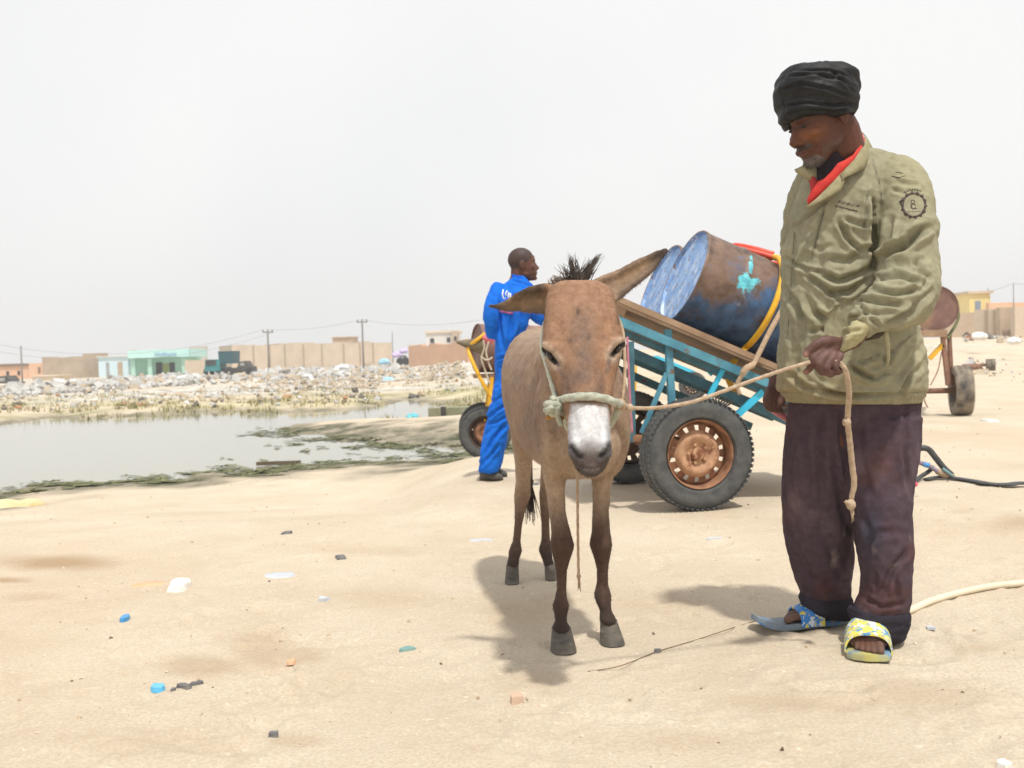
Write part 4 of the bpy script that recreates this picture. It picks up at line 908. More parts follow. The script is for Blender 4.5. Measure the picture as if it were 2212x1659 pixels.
scrap('orange_cloth_strip', 322, 1262, 84, 60, .004, ORG, 'faded orange cloth strip left of the white plaster chunk', 'cloth', .1)
scrap('blue_plastic_scrap', 270, 1339, 20, 50, .014, BLP, 'small dark blue plastic lid left of the lower sand prints', 'lid', .1, rounded=True)
scrap('blue_plastic_piece', 341, 1489, 32, 46, .012, SKY, 'light blue oval plastic piece beside the dark bent scrap', 'plastic', .5, rounded=True)
scrap('bent_scrap', 398, 1486, 36, 22, .010, DKG, 'dark bent strip right of the light blue plastic', 'scrap', -.4, bend=.3); scrap('bent_scrap', 424, 1480, 34, 14, .010, DKG, 'thin dark strip crossing the end of the bent scrap', 'scrap', .6)
scrap('pebble', 374, 1493, 10, 18, .008, DKG, 'tiny dark pebble between blue plastic and bent scrap', 'stone')
scrap('dark_scrap', 620, 1153, 22, 40, .012, DKG, 'dark flat scrap left of the donkey, farthest up the sand', 'scrap'); scrap('dark_scrap', 737, 1206, 26, 36, .012, DKG, 'dark curled scrap left of the donkey hind hoof', 'scrap', .2)
scrap('grey_plastic_film', 600, 1243, 74, 60, .004, GRYP, 'pale grey plastic film flattened into the sand', 'plastic'); scrap('grey_scrap', 700, 1297, 28, 24, .010, GRYP, 'small grey curved scrap below the grey film', 'scrap', -.5, bend=.4)
scrap('teal_scrap', 880, 1405, 36, 34, .008, TLG, 'teal crumpled scrap left of the donkey shadow', 'scrap', .4); scrap('orange_scrap', 628, 1432, 20, 26, .008, ORG, 'tiny orange scrap in the middle of the left sand', 'scrap')
scrap('beige_stone', 1117, 1517, 30, 42, .022, PNK, 'beige stone in front of the donkey', 'stone', 0); scrap('dark_twig', 592, 1592, 26, 20, .012, DKG, 'dark curved twig near the bottom edge', 'twig', .2, bend=.5)
scrap('dark_scrap', 1420, 1409, 16, 16, .010, DKG, 'small dark scrap on the thin wire', 'scrap'); scrap('white_sheet', 1135+1002, 982-72, 30, 60, .02, WHT, 'white plastic scrap on the far right sand', 'plastic', 0)
scrap('white_scrap', 2168, 1656, 30, 40, .012, WHT, 'white scrap cut by the bottom edge at right', 'scrap'); scrap('blue_scrap', 2010, 1357, 20, 24, .006, GRYP, 'pale bluish scrap right of the front sandal', 'scrap')
scrap('grey_scrap', 1040, 1168, 60, 24, .006, GRYP, 'long pale grey strip left of the donkey hind leg', 'scrap'); scrap('grey_scrap', 1545, 1164, 40, 24, .006, GRYP, 'pale strip on the sand right of the donkey, below the front wheel', 'scrap')
scrap('dark_scrap', 1060+90, 1047, 36, 20, .01, DKG, 'dark scrap right of the shoe of the man in blue', 'scrap')
# crumpled yellowish sack at left edge
q = GT(20, 1088); m_ = MB()
for k in range(5): m_.ell(q+V(-.16+.09*k, random.uniform(-.1, .1), .0), .13, .14, .035+.012*(k % 2), n=16, m=8)
me = remesh(m_, .012, 2); c = getco(me); c += getno(me)*(.016*fbm(c*16, 3, 5))[:, None]; setco(me, c)
tag(linkmesh(me, 'crumpled_sack', mat('yellow_sack', (.72, .60, .36), (.60, .46, .24), scale=5, rough=.9, c3=(.75, .35, .15), s3=6, lo3=.62, hi3=.68)), 'crumpled yellowish sack on the sand at the left edge', 'sack')
# wooden plank in the algae
q = G(640, 1012, WATER); tag(build(MB().box(G(602, 1005, WATER)+V(0, 0, .03), .55, .05, .04, X=V(.99, .1, 0), Y=V(-.1, .99, 0)), 'wood_plank', mat('wet_wood', (.10, .075, .045), (.16, .12, .08), scale=8), smooth=False), 'dark wet plank lying in the algae on the near shore', 'plank')

# small stones, clods and grit near the camera (uncountable)
mb = MB(); n = 1500
ds = 1.5+RNG.random(n)**1.6*12; aa = RNG.uniform(-.58, .58, n); X_ = ds*aa; Y_ = ds; Z_ = ground_z(X_, Y_)
sdp = pond_sd(X_, Y_)
for x, y, z, s_ in zip(X_, Y_, Z_, sdp):
    if s_ < .2: continue
    s = random.choice((.002, .0025, .003, .004, .004, .008))*(1+y*.07); chunk(mb, (x, y, z+s*.1), s*1.3, random.choices((0, 1, 2), (3, 5, 1.2))[0])
tag(build(mb, 'pebbles', [mat('pebble_pale', (.62, .54, .42), (.5, .42, .32), scale=20), mat('pebble_tan', (.42, .31, .2), (.5, .38, .26), scale=20), mat('pebble_dark', (.20, .14, .09), (.12, .09, .07), scale=20)], smooth=False, loc=(0, 4, 0)), 'small pebbles and clods scattered over the sand', 'pebbles', kind='stuff')
# ================================================================ DONKEY
DO = V(.245, 3.29, 0); db = V(-.16, .987, 0).normalized(); dl = V(.987, .16, 0).normalized(); UP = V(0, 0, 1)
def DK(s, t, z): return DO+db*s+dl*t+UP*z
donkey = empty('donkey', V(.165, 3.8, 0), 'brown donkey with a white muzzle facing the camera on a rope halter', 'donkey')
mb = MB()
def bring(s, t, z, w_, h, e=2.2, tilt=0):
    w_ = w_*(.90 if s < .1 else .81); t = t-(.008 if s < .1 else .0)
    Z = (UP*math.cos(tilt)+db*math.sin(tilt)); return ringE(DK(s, t, z), dl, Z, w_, h, 28, e)
# trunk: deep chest, belly, croup
mb.loft([bring(-.135, -.03, .79, .04, .07), bring(-.115, -.03, .775, .085, .13), bring(-.06, -.03, .755, .125, .185), bring(.04, -.025, .765, .145, .225), bring(.18, -.02, .785, .165, .245), bring(.36, -.01, .785, .19, .255),
         bring(.54, -.005, .785, .20, .255), bring(.72, -.005, .80, .198, .24), bring(.88, -.0, .83, .185, .215), bring(1.02, 0, .86, .155, .175), bring(1.12, 0, .86, .11, .13), bring(1.17, 0, .85, .05, .07)])
# withers and croup ridge
mb.ell(DK(.14, -.02, .93), .07, .16, .12, X=dl, Y=db); mb.ell(DK(.85, 0, .93), .13, .2, .13, X=dl, Y=db)
# shoulders
for t in (-.115, .075): mb.ell(DK(.02, t, .74), .065, .11, .19, X=dl, Y=db)
# brisket
mb.ell(DK(-.09, -.02, .66), .10, .06, .10, X=dl, Y=db)
# neck
def nring(c, a, b_, d): 
    d = d.normalized(); X = dl; Z = X.cross(d).normalized(); return ringE(c, X, Z, a, b_, 28, 2.1)
hp = [P(1253, 650, 3.02), P(1250, 700, 3.10), DK(.0, -.045, .92), DK(.10, -.03, .86), DK(.2, -.02, .80)]
nr = [(.058, .075), (.075, .12), (.095, .165), (.12, .20), (.14, .22)]
dd = [hp[0]-hp[1], hp[0]-hp[2], hp[0]-hp[3], hp[1]-hp[4], hp[2]-hp[4]]
mb.loft([nring(hp[i], nr[i][0], nr[i][1], dd[i]) for i in range(5)])
# head: rows in view coords (u centre, v, half width px, front plane depth Y, thickness)
HR = [(1252, 609, 44, 2.885, .05), (1252, 620, 62, 2.868, .085), (1254, 642, 73, 2.845, .115), (1255, 680, 79, 2.815, .14), (1257, 720, 85, 2.785, .155), (1258, 752, 86, 2.765, .165), (1259, 785, 79, 2.745, .17), (1261, 820, 69, 2.722, .165),
      (1265, 855, 58, 2.700, .145), (1269, 890, 50, 2.680, .12), (1272, 925, 46, 2.662, .105), (1274, 955, 47, 2.648, .10), (1275, 980, 45, 2.640, .092), (1276, 1000, 38, 2.640, .082), (1276, 1016, 29, 2.648, .065), (1276, 1026, 16, 2.66, .04)]
rs = []
for u, v, hw, yf, th in HR:
    c = P(u, v, yf+th*.5); e = 2.7 if v < 700 else (2.45 if v < 800 else 2.15)
    rs.append(ringE(c, RC, V(0, 1, -.18).normalized(), hw*(yf+th*.5)/FPX, th*.5, 28, e))
mb.loft(rs)
# deep jaw and cheeks behind the face
for sx in (-1, 1): mb.ell(P(1259+sx*36, 800, 2.87), .038, .085, .115, n=20)
mb.loft([ringE(P(1262, 850, 2.82), RC, V(0, 1, 0), .05, .075, 20), ringE(P(1268, 900, 2.76), RC, V(0, 1, 0), .042, .055, 20), ringE(P(1273, 960, 2.71), RC, V(0, 1, 0), .036, .045, 20), ringE(P(1275, 1000, 2.69), RC, V(0, 1, 0), .028, .035, 20)])
mb.ell(P(1256, 720, 2.95), .075, .09, .10)
# brow bones over the eyes, eye mounds, nasal bone
for sx, uu, vv in ((-1, 1189, 752), (1, 1330, 744)):
    mb.ell(P(uu+(-2 if sx > 0 else 4), vv, 2.815), .030, .042, .022); mb.ell(P(uu+(-4 if sx > 0 else 6), vv+20, 2.815), .022, .038, .022)

# nostril wings and lips
for uu in (1244, 1306): mb.ell(P(uu, 972, 2.662), .021, .022, .030)
mb.ell(P(1276, 1012, 2.66), .026, .026, .022)
# ears: cupped leaves (crescent sections)
def ear(line, cup, th=.010):
    """line: (u, v, Y, half width px) ; cup: direction of the hollow"""
    rings = []; pts = [P(u, v, Y) for u, v, Y, h in line]
    for i, (u, v, Y, h) in enumerate(line):
        d = (pts[min(i+1, len(pts)-1)]-pts[max(i-1, 0)]).normalized(); c = cup.normalized(); c = (c-d*c.dot(d)).normalized(); x = d.cross(c); hw = h*Y/FPX; r = []
        A = R(78) if i > 0 else R(95)
        for k in range(9): a = -A+2*A*k/8; r.append(pts[i]+x*(hw*math.sin(a)/math.sin(min(A, 1.57)))-c*(hw*.75*math.cos(a)))
        hi = max(hw-th, .002)
        for k in range(9): a = A-2*A*k/8; r.append(pts[i]+x*(hi*math.sin(a)/math.sin(min(A, 1.57)))-c*(hi*.75*math.cos(a)-th*.45))
        rings.append(r)
    mb.loft(rings)
ear([(1205, 650, 2.93, 32), (1182, 650, 2.93, 40), (1150, 652, 2.95, 36), (1118, 657, 2.99, 25), (1092, 662, 2.99, 14), (1070, 662.5, 2.985, 7.5), (1054, 661, 2.98, 4.5)], V(.0, -1, -.55), .012)
ear([(1290, 632, 2.93, 30), (1316, 622, 2.94, 35), (1348, 604, 2.98, 28), (1380, 583, 2.99, 25), (1405, 566, 3.0, 21), (1427, 549, 3.0, 13), (1443, 537, 3.0, 6)], V(.35, -.9, .35), .012)
# legs: (u, v, Y, half px wide, half m deep)
def leg(rows, hoof=None):
    rr = [ringE(P(u, v, Y), RC, V(0, 1, 0), hw*Y/FPX, d, 20, 2.1) for u, v, Y, hw, d in rows]; mb.loft(rr)
leg([(1196, 905, 3.36, 36, .085), (1196, 960, 3.35, 34, .08), (1197, 1010, 3.33, 27, .062), (1200, 1060, 3.32, 20, .045), (1205, 1110, 3.31, 18.5, .036), (1212, 1150, 3.30, 21, .037), (1215, 1178, 3.295, 25.5, .040), (1214, 1205, 3.30, 18.5, .034), (1213, 1235, 3.305, 11.5, .022),
     (1213, 1270, 3.305, 10, .020), (1212, 1292, 3.30, 13.5, .026), (1211, 1308, 3.295, 19.5, .033), (1211, 1326, 3.285, 15, .027), (1212, 1342, 3.275, 13, .027), (1212, 1354, 3.27, 20, .038), (1212, 1362, 3.27, 20, .038)])
leg([(1312, 905, 3.40, 33, .08), (1308, 960, 3.39, 33, .075), (1303, 1010, 3.38, 27, .06), (1299, 1060, 3.37, 20, .045), (1298, 1110, 3.365, 18, .036), (1298, 1150, 3.36, 20.5, .037), (1298, 1176, 3.355, 25, .040), (1300, 1203, 3.36, 17.5, .033), (1301, 1232, 3.365, 11.5, .022),
     (1301, 1262, 3.37, 12.5, .023), (1302, 1282, 3.365, 18.5, .031), (1304, 1300, 3.355, 17, .029), (1309, 1320, 3.345, 12.5, .026), (1313, 1336, 3.335, 18, .036), (1314, 1344, 3.335, 18, .036)])
leg([(1140, 850, 4.10, 44, .16), (1136, 905, 4.14, 38, .15), (1132, 950, 4.19, 27, .10), (1131, 1000, 4.27, 19, .06), (1130, 1040, 4.33, 15.5, .044), (1129, 1068, 4.36, 18.5, .046), (1124, 1095, 4.35, 12.5, .032), (1120, 1130, 4.33, 9.5, .022),
     (1116, 1168, 4.31, 8.5, .019), (1113, 1190, 4.29, 14.5, .03), (1110, 1206, 4.27, 12, .026), (1107, 1222, 4.25, 13.5, .028)])
leg([(1210, 850, 4.20, 42, .16), (1205, 905, 4.24, 36, .15), (1196, 950, 4.29, 26, .10), (1186, 1000, 4.36, 17, .06), (1181, 1040, 4.42, 14, .044), (1178, 1068, 4.45, 14.5, .042), (1177, 1095, 4.44, 11, .032), (1178, 1130, 4.42, 9, .022),
     (1179, 1165, 4.39, 9, .02), (1178, 1188, 4.36, 14, .03), (1182, 1206, 4.34, 11, .026), (1187, 1222, 4.31, 12, .028)])
dme = remesh(mb, .0050, 4)
msk = None
co = getco(dme); no = getno(dme); u, v, z = UVn(co)
head = (z < 2.93) & (v < 1035) & (co[:, 2] > .55)
front = no[:, 1] < .1
def crease(pts, depth, wd, mask, ctr=None):
    """press a groove along view-space polyline; wd in px"""
    global co
    d, par, sd = segd(u, v, pts); k = np.exp(-(d/wd)**2)*mask; co = co-no*(k*depth)[:, None]
hm = head & front
# eye slits, nostrils, mouth, jaw hollows
for cpts in ([(1172, 756), (1186, 768), (1204, 786)], [(1346, 744), (1334, 752), (1322, 768)]): crease(cpts, .009, 6.5, hm)
for cpts in ([(1172, 744), (1190, 752), (1212, 776)], [(1348, 733), (1330, 738), (1314, 756)]): crease(cpts, -.004, 4.5, hm)
for cpts in ([(1234, 966), (1239, 975), (1248, 984), (1253, 986)], [(1318, 962), (1313, 973), (1305, 982), (1299, 984)]): crease(cpts, .014, 5.5, hm)
crease([(1245, 1004), (1262, 1011), (1276, 1013), (1292, 1010), (1306, 1001)], .004, 3.0, hm)
for cpts in ([(1216, 800), (1226, 850), (1240, 905), (1246, 940)], [(1304, 795), (1302, 850), (1302, 905), (1304, 940)]): crease(cpts, .005, 11, hm)
for cpts in ([(1205, 700), (1212, 735)], [(1306, 695), (1302, 730)]): crease(cpts, .006, 13, hm)
crease([(1256, 670), (1259, 760), (1263, 860)], -.006, 24, hm); crease([(1232, 800), (1240, 850)], .0025, 6, hm); crease([(1290, 800), (1288, 850)], .0025, 6, hm)
crease([(1228, 640), (1236, 700)], .003, 9, hm); crease([(1280, 640), (1274, 700)], .003, 9, hm)
# shoulder/chest muscle grooves, ribs
bm_ = (z > 3.0)
crease([(1165, 800), (1160, 880), (1168, 960)], .010, 12, bm_ & (no[:, 1] < .3)); crease([(1240, 1000), (1245, 960)], .012, 10, bm_ & (z < 3.3))
for k in range(5): crease([(1148-9*k, 770), (1144-10*k, 850), (1140-9*k, 910)], .0016, 4, bm_ & (no[:, 0] < -.2))
# tendons on the shanks
co = co+no*(.0016*fbm(co*35, 3, 11)+.003*fbm(co*9, 3, 12))[:, None]
setco(dme, co); no = getno(dme); u, v, z = UVn(co)
# coat colours (hair changing colour, with some light and shade painted in)
n1 = fbm(co*8, 4, 70); n2 = fbm(co*26, 3, 71); n3 = fbm(co*np.array([60, 60, 14]), 3, 72)
def c_(r, g, b): return np.array([r, g, b])[None]
def mixc(a, b, t): return a*(1-t[:, None])+b*t[:, None]
col = np.repeat(c_(.335, .228, .155), len(co), 0)
col = mixc(col, c_(.225, .158, .122), sstep(-.1, .5, n1)*.7)
hz_ = co[:, 2]
col = mixc(col, c_(.42, .31, .22), sstep(.62, .50, hz_)*(z > 3.0)*.8*sstep(.28, .45, hz_))            # paler belly and upper inner legs
legd = sstep(.52, .34, hz_); col = mixc(col, c_(.075, .042, .030), legd*(z < 3.8)*.95)                    # brown lower legs
col = mixc(col, c_(.13, .08, .055), sstep(.42, .22, hz_)*(z > 3.8)*.9)
col = mixc(col, c_(.045, .032, .027), sstep(.2, .08, hz_)*.85)
# paler chest, dark brown patch, shade painted along the shoulder groove
cf_ = (z > 2.95)*(z < 3.5)*sstep(860, 960, v)*(hz_ > .5)*sstep(1150, 1185, u)
col = mixc(col, c_(.43, .315, .215), cf_*.7*np.clip(.8+.8*n1, 0, 1)); col = mixc(col, c_(.17, .115, .085), (z > 2.95)*(hz_ > .5)*np.exp(-(((u-1200)/22)**2+((v-925)/30)**2))*.6)
col = mixc(col, c_(.19, .13, .10), (z > 3.1)*np.exp(-(segd(u, v, [(1158, 820), (1153, 900), (1162, 960)])[0]/5)**2)*.5)
col = mixc(col, c_(.40, .30, .22), (z > 3.3)*(hz_ > .6)*sstep(.4, .9, no[:, 2])*.5)  # highlight painted along the top of the back
# face
F = head.astype(float)
col = mixc(col, c_(.345, .195, .118), F*.85*sstep(940, 880, v))
col = mixc(col, c_(.165, .120, .102), F*sstep(48, 4, np.abs(u-1258+8*n1*3))*sstep(625, 740, v)*np.clip(.8+.9*n2+.5*n1, 0, 1)*.9)   # grey-brown stripe down the face
col = mixc(col, c_(.37, .205, .115), F*sstep(.1, .5, n1)*.6)
col = mixc(col, c_(.12, .08, .06), F*sstep(.42, .6, fbm(co*32, 3, 75))*sstep(800, 700, v)*.5)
col = mixc(col, c_(.13, .09, .075), F*sstep(60, 20, np.minimum(np.abs(u-1222), np.abs(u-1296))*4)*sstep(780, 840, v)*sstep(862, 850, v)*.6)
for (cu, cv, ru, rv) in ((1249, 672, 5, 9), (1232, 735, 6, 7), (1271, 728, 5, 6)): col = mixc(col, c_(.08, .06, .055), F*np.exp(-(((u-cu)/ru)**2+((v-cv)/rv)**2))*.8)
wht = F*sstep(868, 880, v+5*n2)*sstep(6, -3, np.abs(u-1272)-np.interp(v, [860, 900, 960, 1000], [37, 40, 47, 50])+4*n2)
col = mixc(col, c_(.74, .74, .75), wht); col = mixc(col, c_(.42, .42, .44), wht*sstep(28, 44, np.abs(u-1273))*.8)  # white muzzle, with shade painted grey on its sides
col = mixc(col, c_(.20, .175, .17), F*sstep(925, 975, v+10*n2-np.abs(u-1276)*.30)*.9)
col = mixc(col, c_(.095, .070, .060), F*sstep(962, 994, v+5*n2)*.92)
col = mixc(col, c_(.30, .28, .27), F*sstep(1010, 1024, v)*.0)
nos = np.minimum(segd(u, v, [(1233, 965), (1239, 975), (1248, 984), (1254, 986)])[0], segd(u, v, [(1319, 961), (1313, 973), (1305, 982), (1298, 984)])[0])
col = mixc(col, c_(.012, .010, .010), F*sstep(7.5, 4.5, nos)); col = mixc(col, c_(.10, .09, .09), F*sstep(14, 8, nos)*.6)
eye = np.minimum(segd(u, v, [(1170, 755), (1184, 766), (1200, 783)])[0], segd(u, v, [(1348, 743), (1336, 751), (1324, 766)])[0])
col = mixc(col, c_(.52, .41, .31), F*sstep(24, 11, eye)*.65); col = mixc(col, c_(.02, .016, .014), F*sstep(7.5, 4.5, eye))
ey2 = np.minimum(segd(u, v, [(1205, 786), (1216, 812)])[0], segd(u, v, [(1318, 770), (1311, 800)])[0]); col = mixc(col, c_(.14, .11, .10), F*sstep(7, 3, ey2)*.6)
# ears: dark rims and tips, paler hollows
earm = ((v < 700) & (z > 2.8) & (z < 3.12) & (hz_ > 1.0)).astype(float)*np.maximum(sstep(1184, 1168, u), sstep(1326, 1342, u))
de = segd(u, v, [(1205, 650), (1054, 661)])[0]; de2 = segd(u, v, [(1290, 636), (1443, 537)])[0]; dc = np.minimum(de, de2)
col = mixc(col, c_(.21, .145, .10), earm*.75); col = mixc(col, c_(.36, .24, .14), earm*sstep(14, 6, dc+4*n2)*(v > 560)*.7)
tip = np.maximum(sstep(1105, 1070, u), sstep(1385, 1430, u)); col = mixc(col, c_(.075, .058, .05), earm*tip*.85); col = mixc(col, c_(.07, .055, .048), earm*sstep(16, 26, dc)*.6)
bm2 = (z > 3.0) & (co[:, 2] > .5)
col = mixc(col, c_(.24, .165, .12), bm2*sstep(40, 10, np.hypot(u-1150, (v-905)*.5))*.6)          # darker patch on the shoulder
col = col*(1+.16*n3+.08*n2)[:, None]
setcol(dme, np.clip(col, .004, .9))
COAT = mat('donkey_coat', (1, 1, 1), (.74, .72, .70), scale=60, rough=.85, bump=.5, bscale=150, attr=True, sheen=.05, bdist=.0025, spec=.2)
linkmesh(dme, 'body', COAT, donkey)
# short hair lying on the coat (one part): thousands of fine blades following the surface
def fur(me_world_co, me_world_no, cols, name, n, ln, wd, parent, sel, down=V(0, 0, -1), mat_=None):
    idx = np.where(sel)[0]; pick = RNG.choice(idx, n); c = me_world_co[pick]; nn = me_world_no[pick]; d = np.array(down)[None]+RNG.normal(0, .35, (n, 3))
    d = d-nn*(d*nn).sum(1)[:, None]*.85; d /= np.linalg.norm(d, axis=1)[:, None]+1e-9; d = d+nn*RNG.uniform(.12, .4, (n, 1)); s_ = np.cross(d, nn); s_ /= np.linalg.norm(s_, axis=1)[:, None]+1e-9
    L = ln*RNG.uniform(.6, 1.3, (n, 1)); W = wd*RNG.uniform(.6, 1.2, (n, 1)); c = c-nn*.0008
    vs = np.stack([c-s_*W, c+s_*W, c+d*L], 1).reshape(-1, 3); me = bpy.data.meshes.new(name); f = np.arange(3*n).reshape(n, 3)
    base = np.array(wloc(parent)); me.from_pydata((vs-base).tolist(), [], f.tolist()); cc = np.repeat(cols[pick]*RNG.uniform(.88, 1.13, (n, 1)), 3, 0); setcol(me, np.clip(cc, 0, 1))
    me.materials.append(mat_); o = bpy.data.objects.new(name, me); COL.objects.link(o); o.parent = parent; return o
HAIR = mat('hair', (1, 1, 1), (.9, .9, .9), scale=30, rough=.75, attr=True, spec=.2)
cam_side = (no@np.array(FC) < .25)
dark_ok = eye > 9
fo = fur(co, no, col, 'coat_hair', 60000, .009, .0006, donkey, cam_side & (z < 3.15) & dark_ok & (nos > 7), mat_=HAIR); fo['kind'] = 'stuff'
fo = fur(co, no, col, 'coat_hair', 50000, .012, .0008, donkey, cam_side & (z >= 3.15), V(0, .3, -1), mat_=HAIR); fo['kind'] = 'stuff'
# eyes
EYEM = mat('donkey_eye', (.012, .009, .008), (.02, .014, .01), rough=.12)
for a, b_, c in (((1176, 757), (1200, 781), 2.79), ((1344, 745), (1326, 764), 2.79)):
    m_ = MB(); ca = P((a[0]+b_[0])/2, (a[1]+b_[1])/2, c); X = (P(*b_, c)-P(*a, c)).normalized(); m_.ell(ca, .0135, .0115, .0070, X=X, Y=V(0, 1, 0), Z=X.cross(V(0, 1, 0)), n=16, m=10); build(m_, 'eye', EYEM, donkey)
# hooves
HOOF = mat('hoof_horn', (.060, .054, .048), (.135, .115, .085), scale=14, rough=.7, bump=.4, stretch=(1, 1, 3), c3=(.20, .18, .15), s3=8)
def hoof(uc, vt, vb, Y, wt, wb, lean=0):
    ct = P(uc, vt, Y); cb = P(uc+lean, vb, Y-.035); cb.z = gz(cb.x, cb.y)+.004; ht = ct.z-cb.z; r = []
    for t, k in ((0, 0), (.12, .03), (.5, .5), (.9, .93), (1, 1)):
        c = ct.lerp(cb, t); a = (wt+(wb-wt)*k)*Y/FPX; r.append(ringE(c+V(0, .012, 0), dl, db, a, a*1.12, 24, 2.3))
    r.insert(0, ringE(ct+V(0, .012, .006), dl, db, wt*.7*Y/FPX, wt*.8*Y/FPX, 24, 2.2))
    build(MB().loft(r), 'hoof', HOOF, donkey, auto=60)
hoof(1213, 1358, 1417, 3.265, 21, 28, 5); hoof(1315, 1341, 1389, 3.33, 18.5, 26, 9); hoof(1107, 1222, 1262, 4.245, 13.5, 15.5, -1); hoof(1188, 1222, 1254, 4.30, 12, 13, 3)
# forelock and mane
def tuft(name, roots, n, r0, parent, colr, spread=.02, seg=5):
    m_ = MB()
    for k in range(n):
        ra, ta = random.choice(roots); a = Vector(ra)+V(random.gauss(0, .010), random.gauss(0, .012), random.gauss(0, .003)); b_ = Vector(ta)+V(random.gauss(0, spread), random.gauss(0, .02), random.gauss(0, spread))
        k_ = random.uniform(.75, 1.05); b_ = a+(b_-a)*k_; mid = (a+b_)/2+V(random.gauss(0, .005), random.gauss(0, .005), random.gauss(0, .004)); pts = bez([a, mid, b_], 3); L = len(pts)
        m_.tube(pts, [r0*(1-i/(L-.5))+.0002 for i in range(L)], 5)
    return build(m_, name, colr, parent)
MANE = mat('dark_mane', (.035, .026, .022), (.085, .06, .045), scale=40, rough=.7)
rt = P(1246, 606, 2.93)
rts = [(P(1244, 612, 2.93), P(1228, 546, 2.93)), (P(1243, 612, 2.93), P(1213, 578, 2.92)), (P(1246, 612, 2.93), P(1243, 552, 2.93)), (P(1252, 612, 2.94), P(1296, 548, 2.95)), (P(1250, 612, 2.94), P(1278, 562, 2.95)), (P(1243, 613, 2.93), P(1204, 592, 2.92)), (P(1256, 613, 2.95), P(1290, 580, 2.97))]
tuft('forelock', rts[:5], 120, .0015, donkey, MANE, .005); tuft('forelock', rts[3:7], 60, .0014, donkey, MANE, .008)
tuft('mane', [(P(1235, 625, 3.0), P(1222, 598, 3.02)), (P(1215, 612, 3.06), P(1196, 602, 3.08)), (P(1204, 612, 3.1), P(1192, 606, 3.13))], 90, .0022, donkey, mat('brown_mane', (.14, .10, .075), (.22, .16, .11), scale=40), .008)
tl = bez([DK(1.16, .0, .86), DK(1.22, .0, .75), DK(1.2, .01, .5), DK(1.18, .01, .33)], 6); m_ = MB().tube(tl, [.028-.018*i/len(tl) for i in range(len(tl))], 10)
for k in range(60):
    a = tl[-4]+V(random.gauss(0, .006), random.gauss(0, .006), 0); m_.tube([a, a+V(random.gauss(0, .02), random.gauss(0, .02), -random.uniform(.1, .2))], [.003, .0008], 4)
build(m_, 'tail', MANE, donkey)

# halter: a thing worn by the donkey, hung on it
HROPE = mat('green_grey_rope', (.30, .32, .25), (.46, .46, .37), scale=50, rough=.95, bump=.7, bdist=.003, bscale=90)
def twisted(pts, r, n=10, pitch=.03, lobes=3, amt=.22):
    """laid rope: a tube whose section has strands turning along its length"""
    pts = [Vector(p) for p in pts]; L = 0; rings = []; x = None; N = 18
    for i, p in enumerate(pts):
        d = (pts[min(i+1, len(pts)-1)]-pts[max(i-1, 0)]).normalized()
        if i: L += (p-pts[i-1]).length
        if x is None: x, _ = perp(d)
        x = (x-d*x.dot(d)).normalized(); y = d.cross(x); rr = r[i] if isinstance(r, list) else r
        rings.append([p+(x*math.cos(t)+y*math.sin(t))*rr*(1-amt+amt*abs(math.cos((t+L/pitch*2*math.pi/lobes)*lobes/2))) for t in [2*math.pi*k/N for k in range(N)]])
    return MB().loft(rings)
bvh = BVHTree.FromPolygons([Vector(c) for c in co.tolist()], [tuple(p.vertices) for p in dme.polygons])
def onsurf(u_, v_, off, dflt=2.8):
    o_, n_, i_, d_ = bvh.ray_cast(CAMP, ray(u_, v_).normalized())
    if o_ is None or o_.y > 3.05: return P(u_, v_, dflt)
    return o_-ray(u_, v_).normalized()*off
halter = empty('rope_halter', P(1268, 870, 2.7), 'green grey rope halter knotted round the nose of the donkey', 'halter')
nb = [P(1186, 892, 2.80), P(1196, 872, 2.755)]+[onsurf(uu, vv, .008, 2.72) for uu, vv in ((1212, 864), (1232, 859), (1252, 857), (1272, 856), (1292, 858), (1310, 862), (1324, 867))]+[P(1338, 872, 2.76), P(1346, 876, 2.80)]
build(twisted(bez(nb, 8), .0118, pitch=.045), 'nose_band', HROPE, halter)
nb2 = [P(1338, 878, 2.79), P(1326, 905, 2.82), P(1300, 935, 2.86), P(1260, 945, 2.87), P(1228, 925, 2.84), P(1222, 895, 2.79), P(1204, 874, 2.77)]
build(twisted(bez(nb2, 6), .0105, pitch=.045), 'chin_loop', HROPE, halter)
ck = [P(1203, 872, 2.765), P(1197, 846, 2.80), P(1189, 815, 2.83), P(1181, 785, 2.855), P(1172, 752, 2.89), P(1178, 700, 2.95), P(1200, 655, 3.03)]
build(twisted(bez(ck, 6), .0085, pitch=.04), 'cheek_rope', mat('pale_green_rope', (.42, .44, .35), (.55, .56, .46), scale=60), halter)
ck = [P(1343, 870, 2.79), P(1347, 840, 2.80), P(1350, 800, 2.82), P(1349, 765, 2.85), P(1344, 710, 2.93), P(1322, 660, 3.02)]
build(twisted(bez(ck, 6), .005, pitch=.04), 'cheek_rope', ROPE, halter)
m_ = MB()
kn = P(1199, 876, 2.752)
for a in range(3):
    ax = [V(1, .2, .3), V(.2, .3, 1), V(.6, .1, -.8)][a].normalized(); x, y = perp(ax); m_.tube([kn+(x*math.cos(t)*.018+y*math.sin(t)*.020)+V(-.004*a, 0, 0) for t in np.linspace(0, 5.6, 16)], .0095, 8)
m_.ell(kn, .020, .016, .020)
m_.tube(bez([kn, P(1190, 884, 2.75), P(1192, 894, 2.76), P(1204, 892, 2.76)], 5), .009, 8); m_.tube(bez([kn, P(1205, 900, 2.76), P(1212, 918, 2.77)], 4), .008, 8)
build(m_, 'knot', HROPE, halter)
m_ = MB().tube(bez([P(1216, 905, 2.78), P(1200, 898, 2.77), P(1180, 903, 2.77)], 4), .0065, 8); build(m_, 'rope_end', mat('orange_brown_twine', (.42, .2, .05), (.3, .14, .04), scale=50), halter)
